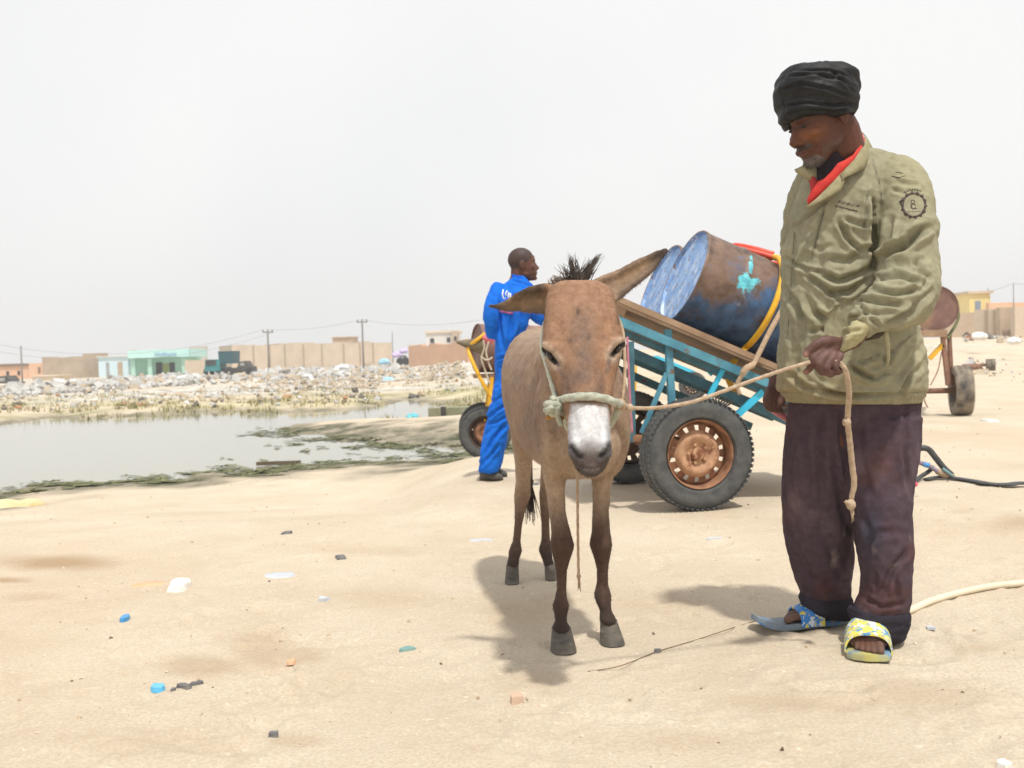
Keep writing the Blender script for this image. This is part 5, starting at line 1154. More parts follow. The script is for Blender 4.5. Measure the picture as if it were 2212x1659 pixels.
build(MB().ell(P(1341, 874, 2.775), .014, .014, .016).tube(bez([P(1337, 865, 2.77), P(1346, 872, 2.765), P(1344, 884, 2.77)], 4), .007, 8), 'knot', ROPE, halter)
# thin cord hanging below the muzzle
cpt = [P(1256, 945, 2.87), P(1248, 985, 2.84), P(1247, 1005, 2.83), P(1247.5, 1040, 2.83), P(1248, 1120, 2.83), P(1249, 1200, 2.83), P(1250, 1245, 2.83), P(1251, 1262, 2.83)]
cm = twisted(bez(cpt, 12), .0042, pitch=.03, amt=.35)
for k in range(10): cm.tube([P(1250.5, 1245, 2.83), P(1250+random.uniform(-2, 5), 1245+random.uniform(18, 34), 2.83+random.uniform(-.01, .01))], [.002, .0006], 4)
for k in (1, 2): cm.ell(P(1250, 1243+k, 2.83), .0065, .0065, .007, n=10, m=6)
tag(build(cm, 'hanging_cord', mat('brown_cord', (.26, .17, .10), (.42, .30, .2), scale=70)), 'thin braided cord with a frayed end hanging under the donkey muzzle', 'cord')
# ================================================================ PEOPLE
def head_shapes(mb, O, F, L, U, s=1.0, ears=True, slim=1.0, su=1.0):
    def H(f, l, u): return O+F*(f*s)+L*(l*s)+U*(u*s*su)
    def E(f, l, u, a, b, c, n=20, m=12): mb.ell(H(f, l, u), a*s, b*s, c*s*su, X=F, Y=L, Z=U, n=n, m=m)
    E(-.008, 0, .045, .098, .075, .090, 28, 18)
    rows = [(.07, .010, .084, .066, 2.2), (.045, .018, .080, .068, 2.3), (.02, .026, .070, .067, 2.3), (-.01, .030, .067, .066, 2.3), (-.035, .034, .066, .062, 2.3), (-.060, .040, .061, .055, 2.3), (-.082, .047, .052, .045, 2.2), (-.100, .057, .038, .034, 2.1), (-.114, .062, .024, .022, 2.0)]
    mb.loft([ringE(H(cf, 0, u), F, L, hf*s, hl*s*slim, 30, e) for u, cf, hf, hl, e in rows])
    # nose
    mb.loft([ringE(H(.084, 0, .030), F, L, .012*s, .009*s, 16), ringE(H(.092, 0, .014), F, L, .013*s, .0095*s, 16), ringE(H(.100, 0, -.004), F, L, .015*s, .0115*s, 16), ringE(H(.109, 0, -.020), F, L, .020*s, .014*s, 16), ringE(H(.106, 0, -.033), F, L, .017*s, .015*s, 16), ringE(H(.100, 0, -.040), F, L, .009*s, .010*s, 16)])
    for t in (-1, 1):
        E(.099, t*.0165, -.031, .014, .0095, .0105); E(.083, t*.030, .036, .015, .026, .009); E(.067, t*.046, -.016, .024, .018, .020)
        E(.078, t*.031, .016, .0135, .015, .0125); E(.085, t*.024, -.060, .018, .018, .014); E(.025, t*.044, -.062, .034, .014, .022)
        if ears:
            E(-.010, t*.074, .002, .017, .0075, .030); E(-.006, t*.079, .012, .012, .006, .018); E(-.004, t*.073, -.020, .009, .007, .012)
    E(.015, 0, -.070, .055, .046, .034)
    E(.096, 0, -.057, .0155, .025, .0085); E(.094, 0, -.070, .0145, .022, .0085); E(.086, 0, -.098, .022, .022, .017)
    return H
def finger(mb, pts, r0, r1):
    pts = bez([Vector(p) for p in pts], 4); n = len(pts)
    rr = [r0+(r1-r0)*i/(n-1) for i in range(n)]
    for k in range(1, 3): rr[min(int(n*k/3), n-1)] *= 1.08
    mb.tube(pts, rr, 12); mb.ell(pts[-1], r1*1.0, r1*1.0, r1*1.0, n=10, m=8); mb.ell(pts[0], r0*1.02, r0*1.02, r0*1.02, n=10, m=8)
def seg_loft(mb, rows, n=24, e=2.1):
    """rows (u, v, Y, half width px, half depth m)"""
    mb.loft([ringE(P(u, v, Y), RC, V(0, 1, 0), hw*Y/FPX, d, n, e) for u, v, Y, hw, d in rows])
def limb(mb, pts, r, n=16): mb.tube(pts, r, n); [mb.ell(p, q, q, q, n=12, m=8) for p, q in zip(pts, r)]
def foot(mb, toe, heel, w=.095, ank=None, h=.06):
    """bare foot from heel to toes, toes separate"""
    toe = Vector(toe); heel = Vector(heel); d = (toe-heel); Lf = d.length; d.normalize(); x = d.cross(UP).normalized()
    rows = [(.0, .022, .025), (.06, .032, .034), (.22, .033, .040), (.42, .036, .042), (.60, .042, .034), (.74, .045, .024), (.80, .043, .018)]
    mb.loft([ringE(heel+d*(t*Lf)+UP*(hh*.95), x, UP, ww*w/.09, hh, 20, 2.1) for t, ww, hh in rows])
    for k, (o, ll, r) in enumerate(((-.034, .99, .0125), (-.014, .97, .0092), (.003, .94, .0088), (.019, .90, .0085), (.034, .86, .008))):
        a = heel+d*(Lf*.76)+x*(o*.9)+UP*.016; b = heel+d*(Lf*ll)+x*o+UP*(r*1.0); finger(mb, [a, (a+b)/2+UP*.006, b], r*1.0, r*.95)
    if ank: limb(mb, [heel+d*(Lf*.25)+UP*.05, heel+d*(Lf*.22)+UP*.10, Vector(ank)], [.034, .031, .04])
def press(co, no, u, v, pts, depth, wd, mask, ridge=.55, side=0):
    d, par, sd = segd(u, v, pts); ends = np.clip(np.minimum(par, 1-par)*6+.25, 0, 1)
    k = -np.exp(-(d/wd)**2)+ridge*np.exp(-((d-1.9*wd)/(wd*.9))**2)*(1 if side == 0 else (sd*side > 0))
    return co+no*(k*depth*ends*mask)[:, None]

FY = V(0, 1, 0)
man = empty('person', V(1.08, 3.33, 0), 'person in black turban, olive jacket and dark loose trousers holding the donkey rope', 'person')
# ---------------- skin body
yaw, pit = R(17), R(23)
HF = V(-math.cos(yaw)*math.cos(pit), -math.sin(yaw)*math.cos(pit), -math.sin(pit)); HL = V(math.sin(yaw), -math.cos(yaw), 0); HU = HF.cross(HL); HU = HU if HU.z > 0 else -HU
HU.normalize(); HS = 1.13
ear_p = P(1821, 246, 3.13); HO = ear_p-HL*(.076*HS)-HF*(-.008*HS)
mb = MB(); SU = .88; H = head_shapes(mb, HO, HF, HL, HU, HS, su=SU)
limb(mb, [H(-.030, 0, -.005), H(-.035, 0, -.05), P(1822, 318, 3.24), P(1832, 360, 3.28), P(1836, 420, 3.32)], [.060, .062, .064, .070, .085])
mb.loft([ringP(1790, 1900, 385, 3.32, .06), ringP(1740, 1935, 420, 3.32, .085), ringP(1735, 1925, 520, 3.33, .10), ringP(1735, 1930, 650, 3.33, .11), ringP(1725, 1960, 780, 3.34, .12), ringP(1730, 1960, 900, 3.34, .11), ringP(1740, 1950, 960, 3.34, .09)])
limb(mb, [P(1925, 400, 3.26), P(1950, 540, 3.15), P(1950, 640, 3.10), P(1905, 668, 3.0), P(1872, 694, 2.975), P(1845, 732, 2.965)], [.06, .052, .045, .036, .030, .027])
limb(mb, [P(1755, 420, 3.40), P(1725, 540, 3.47), P(1722, 680, 3.52), P(1706, 780, 3.52), P(1692, 812, 3.51)], [.05, .046, .04, .031, .027])
limb(mb, [P(1790, 930, 3.35), P(1770, 1120, 3.42), P(1786, 1270, 3.47)], [.060, .050, .042])
limb(mb, [P(1890, 930, 3.31), P(1905, 1120, 3.24), P(1902, 1290, 3.24)], [.060, .050, .042])
# near hand: fist on the rope, thumb along it
mb.loft([ringE(P(1846, 734, 2.965), V(0, 0, 1), FY, .026, .021, 18), ringE(P(1830, 740, 2.955), V(.3, 0, 1).normalized(), FY, .031, .022, 18), ringE(P(1812, 751, 2.942), V(.4, 0, 1).normalized(), FY, .038, .024, 18), ringE(P(1793, 761, 2.932), V(.45, 0, 1).normalized(), FY, .041, .024, 18), ringE(P(1777, 768, 2.928), V(.45, 0, 1).normalized(), FY, .037, .022, 18), ringE(P(1768, 772, 2.93), V(.45, 0, 1).normalized(), FY, .026, .015, 18)])
finger(mb, [P(1808, 740, 2.93), P(1786, 735, 2.912), P(1762, 744, 2.902), P(1741, 764, 2.902)], .0160, .0110)
finger(mb, [P(1778, 752, 2.915), P(1757, 775, 2.90), P(1750, 795, 2.915), P(1741, 803, 2.93)], .0125, .0090)
finger(mb, [P(1787, 764, 2.91), P(1768, 788, 2.888), P(1776, 803, 2.905), P(1790, 799, 2.93)], .0125, .0105)
finger(mb, [P(1801, 768, 2.912), P(1785, 795, 2.893), P(1793, 808, 2.91), P(1806, 800, 2.935)], .0120, .0100)
finger(mb, [P(1816, 768, 2.918), P(1804, 792, 2.902), P(1811, 803, 2.918), P(1820, 794, 2.94)], .0110, .0090)
# far hand low at the hem, closed on the pink pipe
mb.loft([ringE(P(1684, 800, 3.51), RC, FY, .026, .020, 18), ringE(P(1682, 822, 3.50), RC, FY, .034, .022, 18), ringE(P(1680, 845, 3.49), RC, FY, .037, .022, 18), ringE(P(1679, 862, 3.49), RC, FY, .028, .018, 18)])
for k, (du, dv) in enumerate(((-16, 0), (-8, 4), (2, 7), (11, 8))):
    finger(mb, [P(1679+du, 838+dv, 3.475), P(1670+du, 862+dv, 3.455), P(1676+du, 882+dv*.6, 3.465), P(1690+du*.8, 880+dv*.6, 3.50)], .0115, .0090)
finger(mb, [P(1690, 830, 3.47), P(1697, 852, 3.45), P(1688, 872, 3.445)], .0130, .0100)
# feet
TF, HFt = V(1.050, 3.040, .020), V(1.130, 3.290, .022)
foot(mb, TF, HFt, w=.112, ank=P(1900, 1300, 3.26))
TB, HB = V(.895, 3.435, .022), V(1.135, 3.475, .022)
foot(mb, TB, HB, ank=P(1792, 1290, 3.47))
bme = remesh(mb, .0036, 3)
co = getco(bme); no = getno(bme); u, v, z = UVn(co)
Hn = co-np.array(HO); hf = Hn@np.array(HF)/HS; hl = Hn@np.array(HL)/HS; hu = Hn@np.array(HU)/HS/SU
hm = ((np.abs(hl) < .1) & (hu > -.125) & (hu < .14) & (np.abs(hf) < .15)).astype(float)
# face modelling in head space
al = np.abs(hl)
def gau(f0, l0, u0, sf, s_l, su): return np.exp(-(((hf-f0)/sf)**2+((al-l0)/s_l)**2+((hu-u0)/su)**2))
co = co-no*(hm*(.0065*gau(.085, .018, .022, .03, .010, .010)+.004*gau(.09, .030, .0085, .03, .016, .0035)+.0035*gau(.09, .030, .0205, .03, .015, .0028)))[:, None]   # inner eye, lid lines
co = co-no*(hm*.0055*gau(.10, 0, -.0635, .04, .022, .0022))[:, None]                       # mouth line
co = co-no*(hm*.0045*np.exp(-(segd(hf, hu, [(.098, -.028), (.088, -.045), (.080, -.062)])[0]/.0045)**2)*(al > .014)*(al < .05))[:, None]   # cheek fold
co = co-no*(hm*.004*gau(.108, .009, -.040, .012, .0045, .004))[:, None]                     # nostrils
co = co-no*(hm*.004*np.exp(-(((hf+.006)/.006)**2+((hu-.002)/.014)**2))*(al > .07))[:, None]  # ear hollow
co = co-no*(hm*.004*np.exp(-(((hf-.03)/.03)**2+((hu+.045)/.02)**2))*(al > .04))[:, None]
co = co+no*(.0007*fbm(co*60, 3, 80))[:, None]
# knuckle creases
for pts in ([(1770, 758), (1782, 768), (1796, 778)],): pass
setco(bme, co); no = getno(bme)
SK = np.array([.108, .042, .026]); n1 = fbm(co*14, 4, 81)
col = np.repeat(SK[None], len(co), 0)*(1+.25*n1+.12*fbm(co*70, 3, 82))[:, None]
def mx(col, c, t): return col*(1-t[:, None])+np.array(c)[None]*t[:, None]
col = mx(col, (.25, .095, .040), hm*.7*np.exp(-(((hf-.085)/.03)**2+((hu+.018)/.022)**2)))      # warmer cheek and nose
col = mx(col, (.085, .042, .030), hm*.6*np.exp(-(((hu-.018)/.014)**2+((hf-.085)/.03)**2)))
col = mx(col, (.028, .018, .016), hm*np.clip(np.exp(-(((hu-.0145)/.0038)**2+((al-.031)/.015)**2))*(hf > .065), 0, 1))   # lashes / eye line
col = mx(col, (.030, .020, .018), hm*.9*np.exp(-(((hu-.040)/.006)**2+((al-.032)/.020)**2))*(hf > .06))
col = mx(col, (.070, .062, .058), hm*.8*np.exp(-(((hu+.047)/.007)**2))*(hf > .072)*(al < .036))   # dark grey moustache
col = mx(col, (.14, .055, .050), hm*.7*np.exp(-(((hu+.064)/.009)**2))*(hf > .085)*(al < .024))
brd = hm*np.clip(np.exp(-(((hu+.100)/.018)**2+((hf-.088)/.026)**2))*1.3, 0, 1)*(al < .035)
col = mx(col, (.17, .145, .13), brd*(.6+.3*n1))
col = mx(col, (.10, .085, .078), hm*.45*np.exp(-(((hu+.080)/.018)**2))*(hf < .07)*(hf > 0))
# hands darker with paler nails and palms; dusty feet
hn = ((v > 700) & (v < 910) & (z < 3.7)).astype(float); col = mx(col, (.115, .062, .052), hn*.8)
col = mx(col, (.20, .11, .10), hn*.5*sstep(.1, .6, fbm(co*30, 3, 84)))
col = mx(col, (.50, .27, .22), hn*np.exp(-((u-1740)/6)**2-((v-766)/6)**2)*.9); col = mx(col, (.42, .2, .16), hn*np.exp(-((u-1740)/6)**2-((v-804)/5)**2)*.8); col = mx(col, (.42, .24, .2), hn*np.exp(-((u-1686)/5)**2-((v-864)/8)**2)*.8)
ft = (co[:, 2] < .13).astype(float); col = mx(col, (.24, .165, .13), ft*(.35+.35*np.clip(fbm(co*20, 3, 86), -1, 1)))
setcol(bme, np.clip(col, .005, .9))
SKIN = mat('skin', (1, 1, 1), (.88, .86, .84), scale=120, rough=.58, bump=.25, bscale=260, attr=True, bdist=.0010, spec=.28)
linkmesh(bme, 'body', SKIN, man)
# beard, moustache, stubble
def beard(name, sel, n, ln, wd, c, parent, down, spread=.3):
    idx = np.where(sel)[0]; cols = np.repeat(np.array(c)[None], len(co), 0); return fur(co, no, cols, name, n, ln, wd, parent, sel, down, HAIR)
dn = tuple(HU*-1+HF*.25)
beard('beard', (hm > 0) & (brd > .35), 800, .011, .0003, (.30, .28, .26), man, dn); beard('beard', (hm > 0) & (brd > .25), 1200, .011, .0003, (.07, .06, .055), man, dn)
mus = (hm > 0) & (np.abs(hu+.047) < .008) & (hf > .078) & (al < .036); beard('moustache', mus, 1300, .006, .0003, (.04, .034, .032), man, tuple(HU*-1+HL*.3)); beard('moustache', mus, 250, .006, .0003, (.3, .28, .27), man, tuple(HU*-1+HL*.3))
# eye: dark sliver between lowered lids
EYEW = mat('eye_white', (.16, .12, .10), (.12, .09, .08), rough=.2); EYED = mat('eye_dark', (.015, .01, .008), (.01, .008, .006), rough=.1)
for t in (-1, 1):
    e_ = build(MB().ell(H(.0815, t*.031, .0135), .0105*HS, .011*HS, .0026*HS, X=HF, Y=HL, Z=HU, n=16, m=10), 'eye', EYEW, man)
    build(MB().ell(H(.0885, t*.033, .0125), .006*HS, .0055*HS, .0038*HS, X=HF, Y=HL, Z=HU, n=12, m=8), 'iris', EYED, e_)

# ---------------- turban
mb = MB()
TR = [(276, 1690, 1706, 262, 1800, .060, 3.19), (262, 1683, 0, 252, 1842, .105, 3.20), (248, 1679, 0, 232, 1850, .118, 3.20), (228, 1675, 0, 214, 1853, .124, 3.20), (208, 1672, 0, 197, 1854, .126, 3.20), (190, 1671, 0, 180, 1853, .124, 3.20), (172, 1677, 0, 164, 1853, .120, 3.20), (160, 1687, 0, 157, 1850, .108, 3.20), (150, 1698, 0, 150, 1840, .088, 3.20), (144, 1714, 0, 147, 1826, .06, 3.20)]
rs = []
for (vl, l, _, vr, r, d, Y) in TR: rs.append(ringP(l, r, vl, Y, d, n=56, e=2.15, v2=vr))
rs[0] = ringP(1692, 1836, 270, 3.20, .096, n=56, v2=250)
mb.loft(rs)
# the wrap hangs lower over the brow on the far side
mb.loft([ringP(1684, 1722, 236, 3.215, .075, v2=240), ringP(1683, 1712, 258, 3.225, .070, v2=256), ringP(1689, 1708, 274, 3.235, .055, v2=268), ringP(1697, 1707, 285, 3.235, .03, v2=280)])
mb.ell(P(1812, 243, 3.14), .045, .04, .018)
tme = remesh(mb, .0042, 5)
co = getco(tme); no = getno(tme); u, v, z = UVn(co)
cx = (np.array(P(1764, 200, 3.2))); ang = np.arctan2(co[:, 1]-cx[1], co[:, 0]-cx[0])
# wound folds: ridged bands that climb around the head, changing slope
hh = (co[:, 2]-cx[2]); q = np.stack([np.cos(ang)*1.0, np.sin(ang)*1.0, hh*0], 1)
w1 = hh*40+1.5*np.sin(ang*1+.6)+2.1*fbm(q*1.1+np.stack([hh*0, hh*0, hh*7], 1), 3, 90); w2 = hh*84-2.5*np.sin(ang+1.9)+2.6*fbm(q*1.5+5+np.stack([hh*0, hh*0, hh*9], 1), 3, 92)
fold = (1-np.abs(((w1/math.pi) % 1)*2-1)**1.4)*.0085+(1-np.abs(((w2/math.pi) % 1)*2-1)**1.3)*.0028*(fbm(q*2.2, 2, 95) > -.3)
fold = fold+.0012*fbm(co*26, 3, 97)
co = co+no*(fold-.0085)[:, None]
for pts, dp, wd in (([(1686, 196), (1730, 180), (1790, 192), (1845, 212)], .006, 3.2), ([(1700, 165), (1760, 158), (1820, 172), (1848, 190)], .005, 3), ([(1682, 232), (1740, 222), (1800, 228), (1848, 226)], .006, 3), ([(1720, 150), (1790, 150), (1838, 165)], .004, 2.6), ([(1690, 250), (1740, 238), (1800, 242), (1838, 236)], .004, 2.6), ([(1800, 150), (1820, 175), (1846, 200)], .005, 3), ([(1700, 212), (1760, 204), (1810, 214)], .003, 2.4)):
    co = press(co, no, u, v, pts, dp, wd, (no[:, 1] < .2).astype(float))
setco(tme, co)
TURB = mat('black_turban_cloth', (.007, .007, .008), (.018, .018, .020), scale=14, rough=.6, bump=.4, bscale=160, bdist=.001, spec=.28)
linkmesh(tme, 'turban', TURB, man)

# ---------------- jacket
mb = MB()
JR = [(326, 1812, 1896, .055, 3.30), (338, 1790, 1930, .075, 3.31), (352, 1768, 1952, .095, 3.315), (375, 1746, 1962, .125, 3.32), (400, 1732, 1962, .14, 3.32), (430, 1720, 1958, .15, 3.32), (480, 1709, 1950, .155, 3.325), (540, 1699, 1945, .158, 3.33), (600, 1695, 1945, .16, 3.33), (660, 1692, 1958, .165, 3.33), (720, 1688, 1978, .17, 3.335),
      (770, 1684, 1992, .175, 3.335), (815, 1681, 1996, .175, 3.335), (840, 1681, 1996, .170, 3.335), (852, 1688, 1992, .163, 3.335), (858, 1698, 1986, .158, 3.335), (868, 1700, 1985, .157, 3.335)]
mb.loft([ringP(l, r, v_, Y, d, n=40, e=2.35) for v_, l, r, d, Y in JR])
def sleeve(pts, rad, ends=True): mb.tube(pts, rad, 24)
sl_ = [P(1920, 375, 3.27), P(1944, 405, 3.23), P(1956, 450, 3.19), P(1962, 520, 3.15), P(1964, 580, 3.12), P(1960, 625, 3.08), P(1940, 650, 3.04), P(1908, 666, 3.0), P(1880, 684, 2.975), P(1852, 704, 2.96)]
sr_ = [.075, .088, .088, .086, .088, .094, .088, .070, .050, .042]
sp = bez(sl_, 4); sr = np.interp(np.linspace(0, 9, len(sp)), range(10), sr_).tolist(); mb.tube(sp, sr, 28)
mb.ell(P(1972, 645, 3.10), .062, .07, .085)
# shoulder cap
mb.ell(P(1945, 392, 3.25), .075, .10, .062)
# far sleeve
fp_ = bez([P(1770, 392, 3.40), P(1740, 450, 3.44), P(1728, 560, 3.47), P(1724, 690, 3.51), P(1713, 798, 3.515)], 4); mb.tube(fp_, [.075-.029*i/len(fp_) for i in range(len(fp_))], 20)
# turned cuff flap around the near wrist
jme = remesh(mb, .0052, 2)
co = getco(jme); no = getno(jme); u, v, z = UVn(co)
sleeve_m = (segd(u, v, [(1945, 380), (1958, 450), (1966, 640), (1900, 695), (1845, 716)])[0] < 66) & (z < 3.22)
tor = (~sleeve_m & (no[:, 1] < .35)).astype(float); slm = (sleeve_m & (no[:, 1] < .5)).astype(float)
TFOLD = [([(1811, 475), (1829, 514), (1853, 538), (1889, 541)], .012, 5), ([(1823, 472), (1877, 490)], .008, 5), ([(1772, 590), (1811, 608), (1853, 596), (1892, 572)], .013, 6), ([(1738, 590), (1787, 626), (1823, 658)], .009, 5), ([(1787, 634), (1835, 630), (1883, 594)], .012, 6),
         ([(1702, 560), (1744, 584), (1770, 588)], .008, 4), ([(1699, 626), (1735, 687)], .008, 6), ([(1756, 674), (1793, 690), (1829, 664)], .011, 6), ([(1745, 715), (1790, 712), (1835, 690)], .007, 5), ([(1826, 765), (1847, 800), (1889, 816), (1925, 800)], .008, 5), ([(1696, 800), (1740, 836), (1811, 852), (1880, 852)], .009, 5),
         ([(1974, 690), (1932, 735), (1914, 777)], .011, 7), ([(1990, 745), (1962, 790), (1940, 820)], .007, 6), ([(1712, 720), (1722, 770), (1715, 820)], .008, 7), ([(1760, 740), (1756, 790), (1775, 830)], .005, 6), ([(1900, 745), (1880, 770), (1850, 778)], .012, 7),
         ([(1786, 433), (1750, 465), (1714, 493)], .006, 3.5), ([(1783, 440), (1765, 510), (1753, 557)], .004, 2.2), ([(1874, 415), (1868, 460), (1864, 499)], .005, 3), ([(1720, 500), (1716, 560), (1712, 620)], .005, 5), ([(1740, 520), (1770, 540), (1800, 530)], .004, 5), ([(1970, 800), (1950, 840)], .007, 4), ([(1890, 400), (1880, 350)], .003, 2),
         ([(1893, 425), (1892, 500), (1890, 572)], .034, 9), ([(1752, 821), (1788, 846), (1845, 855), (1950, 852)], .008, 4), ([(1842, 791), (1866, 812), (1890, 821)], .010, 5), ([(1700, 480), (1712, 540), (1706, 600)], .006, 8), ([(1745, 650), (1775, 690), (1790, 730)], .008, 7), ([(1720, 640), (1735, 700), (1730, 760)], .007, 7), ([(1940, 860), (1960, 820), (1985, 790)], .008, 6), ([(1870, 742), (1900, 760), (1925, 790)], .010, 6), ([(1790, 560), (1830, 565), (1880, 540)], .009, 7), ([(1760, 500), (1775, 560), (1770, 600)], .004, 8)]
for pts, dp, wd in TFOLD: co = press(co, no, u, v, pts, dp*1.35, wd*1.1, tor, ridge=.7)
SFOLD = [([(2008, 488), (1974, 514), (1950, 538), (1906, 566)], .022, 8), ([(1952, 528), (1910, 560)], .016, 6), ([(1995, 470), (1985, 500), (1960, 520)], .008, 8), ([(1890, 606), (1944, 598), (1984, 612)], .011, 5), ([(1880, 626), (1932, 636), (1984, 628)], .011, 5), ([(1856, 650), (1901, 654), (1950, 660)], .010, 5), ([(1853, 655), (1877, 687), (1907, 710)], .006, 3.5),
         ([(1835, 690), (1870, 676), (1905, 680)], .007, 4), ([(1914, 702), (1960, 678), (2008, 630)], .014, 6), ([(1925, 470), (1918, 520), (1910, 560)], .008, 6), ([(1975, 560), (1990, 590), (2008, 600)], .007, 5), ([(1930, 575), (1965, 572), (2000, 560)], .007, 6), ([(1962, 660), (1985, 640), (2005, 600)], .006, 5), ([(1935, 392), (1960, 398), (1985, 400)], .004, 4), ([(1925, 410), (1955, 418)], .004, 4)]
for pts, dp, wd in SFOLD: co = press(co, no, u, v, pts, dp*1.3, wd*1.05, slm, ridge=.7)
# general cloth creasing
p1 = co*np.array([8, 8, 15]); p1[:, 2] += co[:, 0]*8+.8*fbm(co*4, 2, 99); rg = 1-np.abs(fbm(p1, 3, 101)); rg2 = 1-np.abs(fbm(p1*2.3+7, 2, 102)); co = co+no*(((rg**2-.7)*.007+(rg2**4-.4)*.0015)*(1-sstep(840, 852, v)))[:, None]
co = co+no*(.0008*(1-np.abs(fbm(co*40, 3, 103))))[:, None]
# gathered elastic hem
hem = sstep(846, 854, v)*(z > 3.1); co = co+no*(hem*.0018*np.sin((u)*.9+2*fbm(co*20, 2, 5)))[:, None]; co = co-no*(np.exp(-((v-849)/2.5)**2)*.006*(v > 840))[:, None]
setco(jme, co); no = getno(jme)
n1 = fbm(co*6, 4, 105); col = np.repeat(np.array([[.315, .295, .200]]), len(co), 0)*(1+.10*n1)[:, None]
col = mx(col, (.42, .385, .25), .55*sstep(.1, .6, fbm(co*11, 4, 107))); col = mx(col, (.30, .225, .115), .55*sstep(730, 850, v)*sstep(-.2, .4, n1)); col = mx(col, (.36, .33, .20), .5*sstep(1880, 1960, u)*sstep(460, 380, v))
for pts in ([(1783, 440), (1765, 510), (1753, 557)], [(1874, 415), (1868, 460), (1864, 499)], [(1884, 345), (1900, 400), (1905, 440)]): col = mx(col, (.13, .13, .10), np.exp(-(segd(u, v, pts)[0]/1.6)**2)*.7*(z < 3.3))
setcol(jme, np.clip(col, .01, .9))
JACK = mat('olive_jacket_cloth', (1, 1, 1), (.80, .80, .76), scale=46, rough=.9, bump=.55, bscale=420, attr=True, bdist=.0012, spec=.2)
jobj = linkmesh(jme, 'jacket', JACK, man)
jb = BVHTree.FromPolygons([Vector(c) for c in co.tolist()], [tuple(p.vertices) for p in jme.polygons])
def on(b_, u_, v_, off, dfl=3.15):
    d = ray(u_, v_).normalized(); o_, n_, i_, ds = b_.ray_cast(CAMP, d)
    return (o_+n_*off) if o_ is not None else P(u_, v_, dfl)
def strip(b_, pts, w_, h_, n=8, mbx=None):
    """thin raised stroke hugging a surface along view polyline"""
    mbx = mbx or MB(); q = [on(b_, a, c, h_*.2) for a, c in pts]; mbx.tube(q, w_, 6); return mbx
# chest print (illegible small capitals, two lines) and round sleeve badge
PRINT = mat('dark_print', (.055, .042, .038), (.09, .07, .06), scale=60, rough=.9)
m_ = MB()
for line, (u0, v0, u1, v1, hgt) in enumerate(((1811, 436, 1858, 446, 5.2), (1804, 444.5, 1853, 456.5, 2.6))):
    n = 9 if line == 0 else 14
    for k in range(n):
        t = (k+.15)/n; a = u0+(u1-u0)*t; b_ = v0+(v1-v0)*t; wl = (u1-u0)/n*.72; kind = (k*7+line*3) % 4
        segs = {0: [((0, -1), (0, 1)), ((0, -1), (1, -1)), ((0, 0), (.8, 0))], 1: [((0, 1), (.5, -1)), ((.5, -1), (1, 1))], 2: [((0, -1), (1, -1)), ((.5, -1), (.5, 1))], 3: [((0, -1), (0, 1)), ((0, 1), (1, 1)), ((1, 1), (1, -1))]}[kind]
        for (x0, y0), (x1, y1) in segs: strip(jb, [(a+x0*wl, b_+y0*hgt/2+x0*1), (a+(x0+x1)/2*wl, b_+(y0+y1)/2*hgt/2+(x0+x1)/2), (a+x1*wl, b_+y1*hgt/2+x1*1)], .0010, .001, mbx=m_)
build(m_, 'chest_print', PRINT, jobj)
m_ = MB()
def arc(cu, cv, r, a0, a1, w_, k=14): strip(jb, [(cu+r*math.cos(a0+(a1-a0)*i/k), cv+r*1.03*math.sin(a0+(a1-a0)*i/k)) for i in range(k+1)], w_, .001, mbx=m_)
for k in range(14): a = 2*math.pi*k/14-1.0; arc(1974, 443, 24.5, a, a+.37, .0040 if k % 2 else .0034, 5)
for k in range(14): a = 2*math.pi*k/14-1.0+.18; arc(1974+27.5*math.cos(a), 443+28.3*math.sin(a), 1.2, 0, 6.28, .0016, 6)
for k in range(7): a = -2.15+.17*k; arc(1974+33*math.cos(a), 443+34*math.sin(a), 1.6, 0, 4.5, .0012, 6)
arc(1972, 436, 4, 0, 6.28, .0012, 10); arc(1973, 446, 5, .3, 5.8, .0013, 10); strip(jb, [(1966, 440), (1972, 452), (1980, 450)], .0012, .001, mbx=m_); strip(jb, [(1944, 437), (1950, 432), (1954, 428)], .004, .001, mbx=m_)
for k in range(6): strip(jb, [(1960+5*k, 456+(k % 2)), (1963+5*k, 458-(k % 2)*2)], .0010, .001, mbx=m_)
build(m_, 'sleeve_badge', PRINT, jobj)
# stitched seams along the placket, shoulder and sleeve
SEAMT = mat('seam_thread', (.16, .15, .10), (.2, .19, .13), scale=40, rough=.95)
for pts in ([(1783, 440), (1772, 490), (1762, 530), (1753, 560)], [(1874, 400), (1870, 440), (1866, 480), (1864, 499)], [(1884, 345), (1894, 372), (1902, 400), (1905, 436)], [(1716, 500), (1712, 560), (1708, 620), (1704, 690), (1698, 760)], [(1842, 790), (1866, 811), (1890, 820), (1915, 808)]):
    build(strip(jb, pts, .0011, .0006), 'seam', SEAMT, jobj)
# small marks on the shoulder
m_ = MB(); strip(jb, [(1927, 381), (1942, 384), (1956, 380)], .0018, .001, mbx=m_); strip(jb, [(1935, 372), (1950, 374)], .0012, .001, mbx=m_); build(m_, 'shoulder_print', PRINT, jobj)
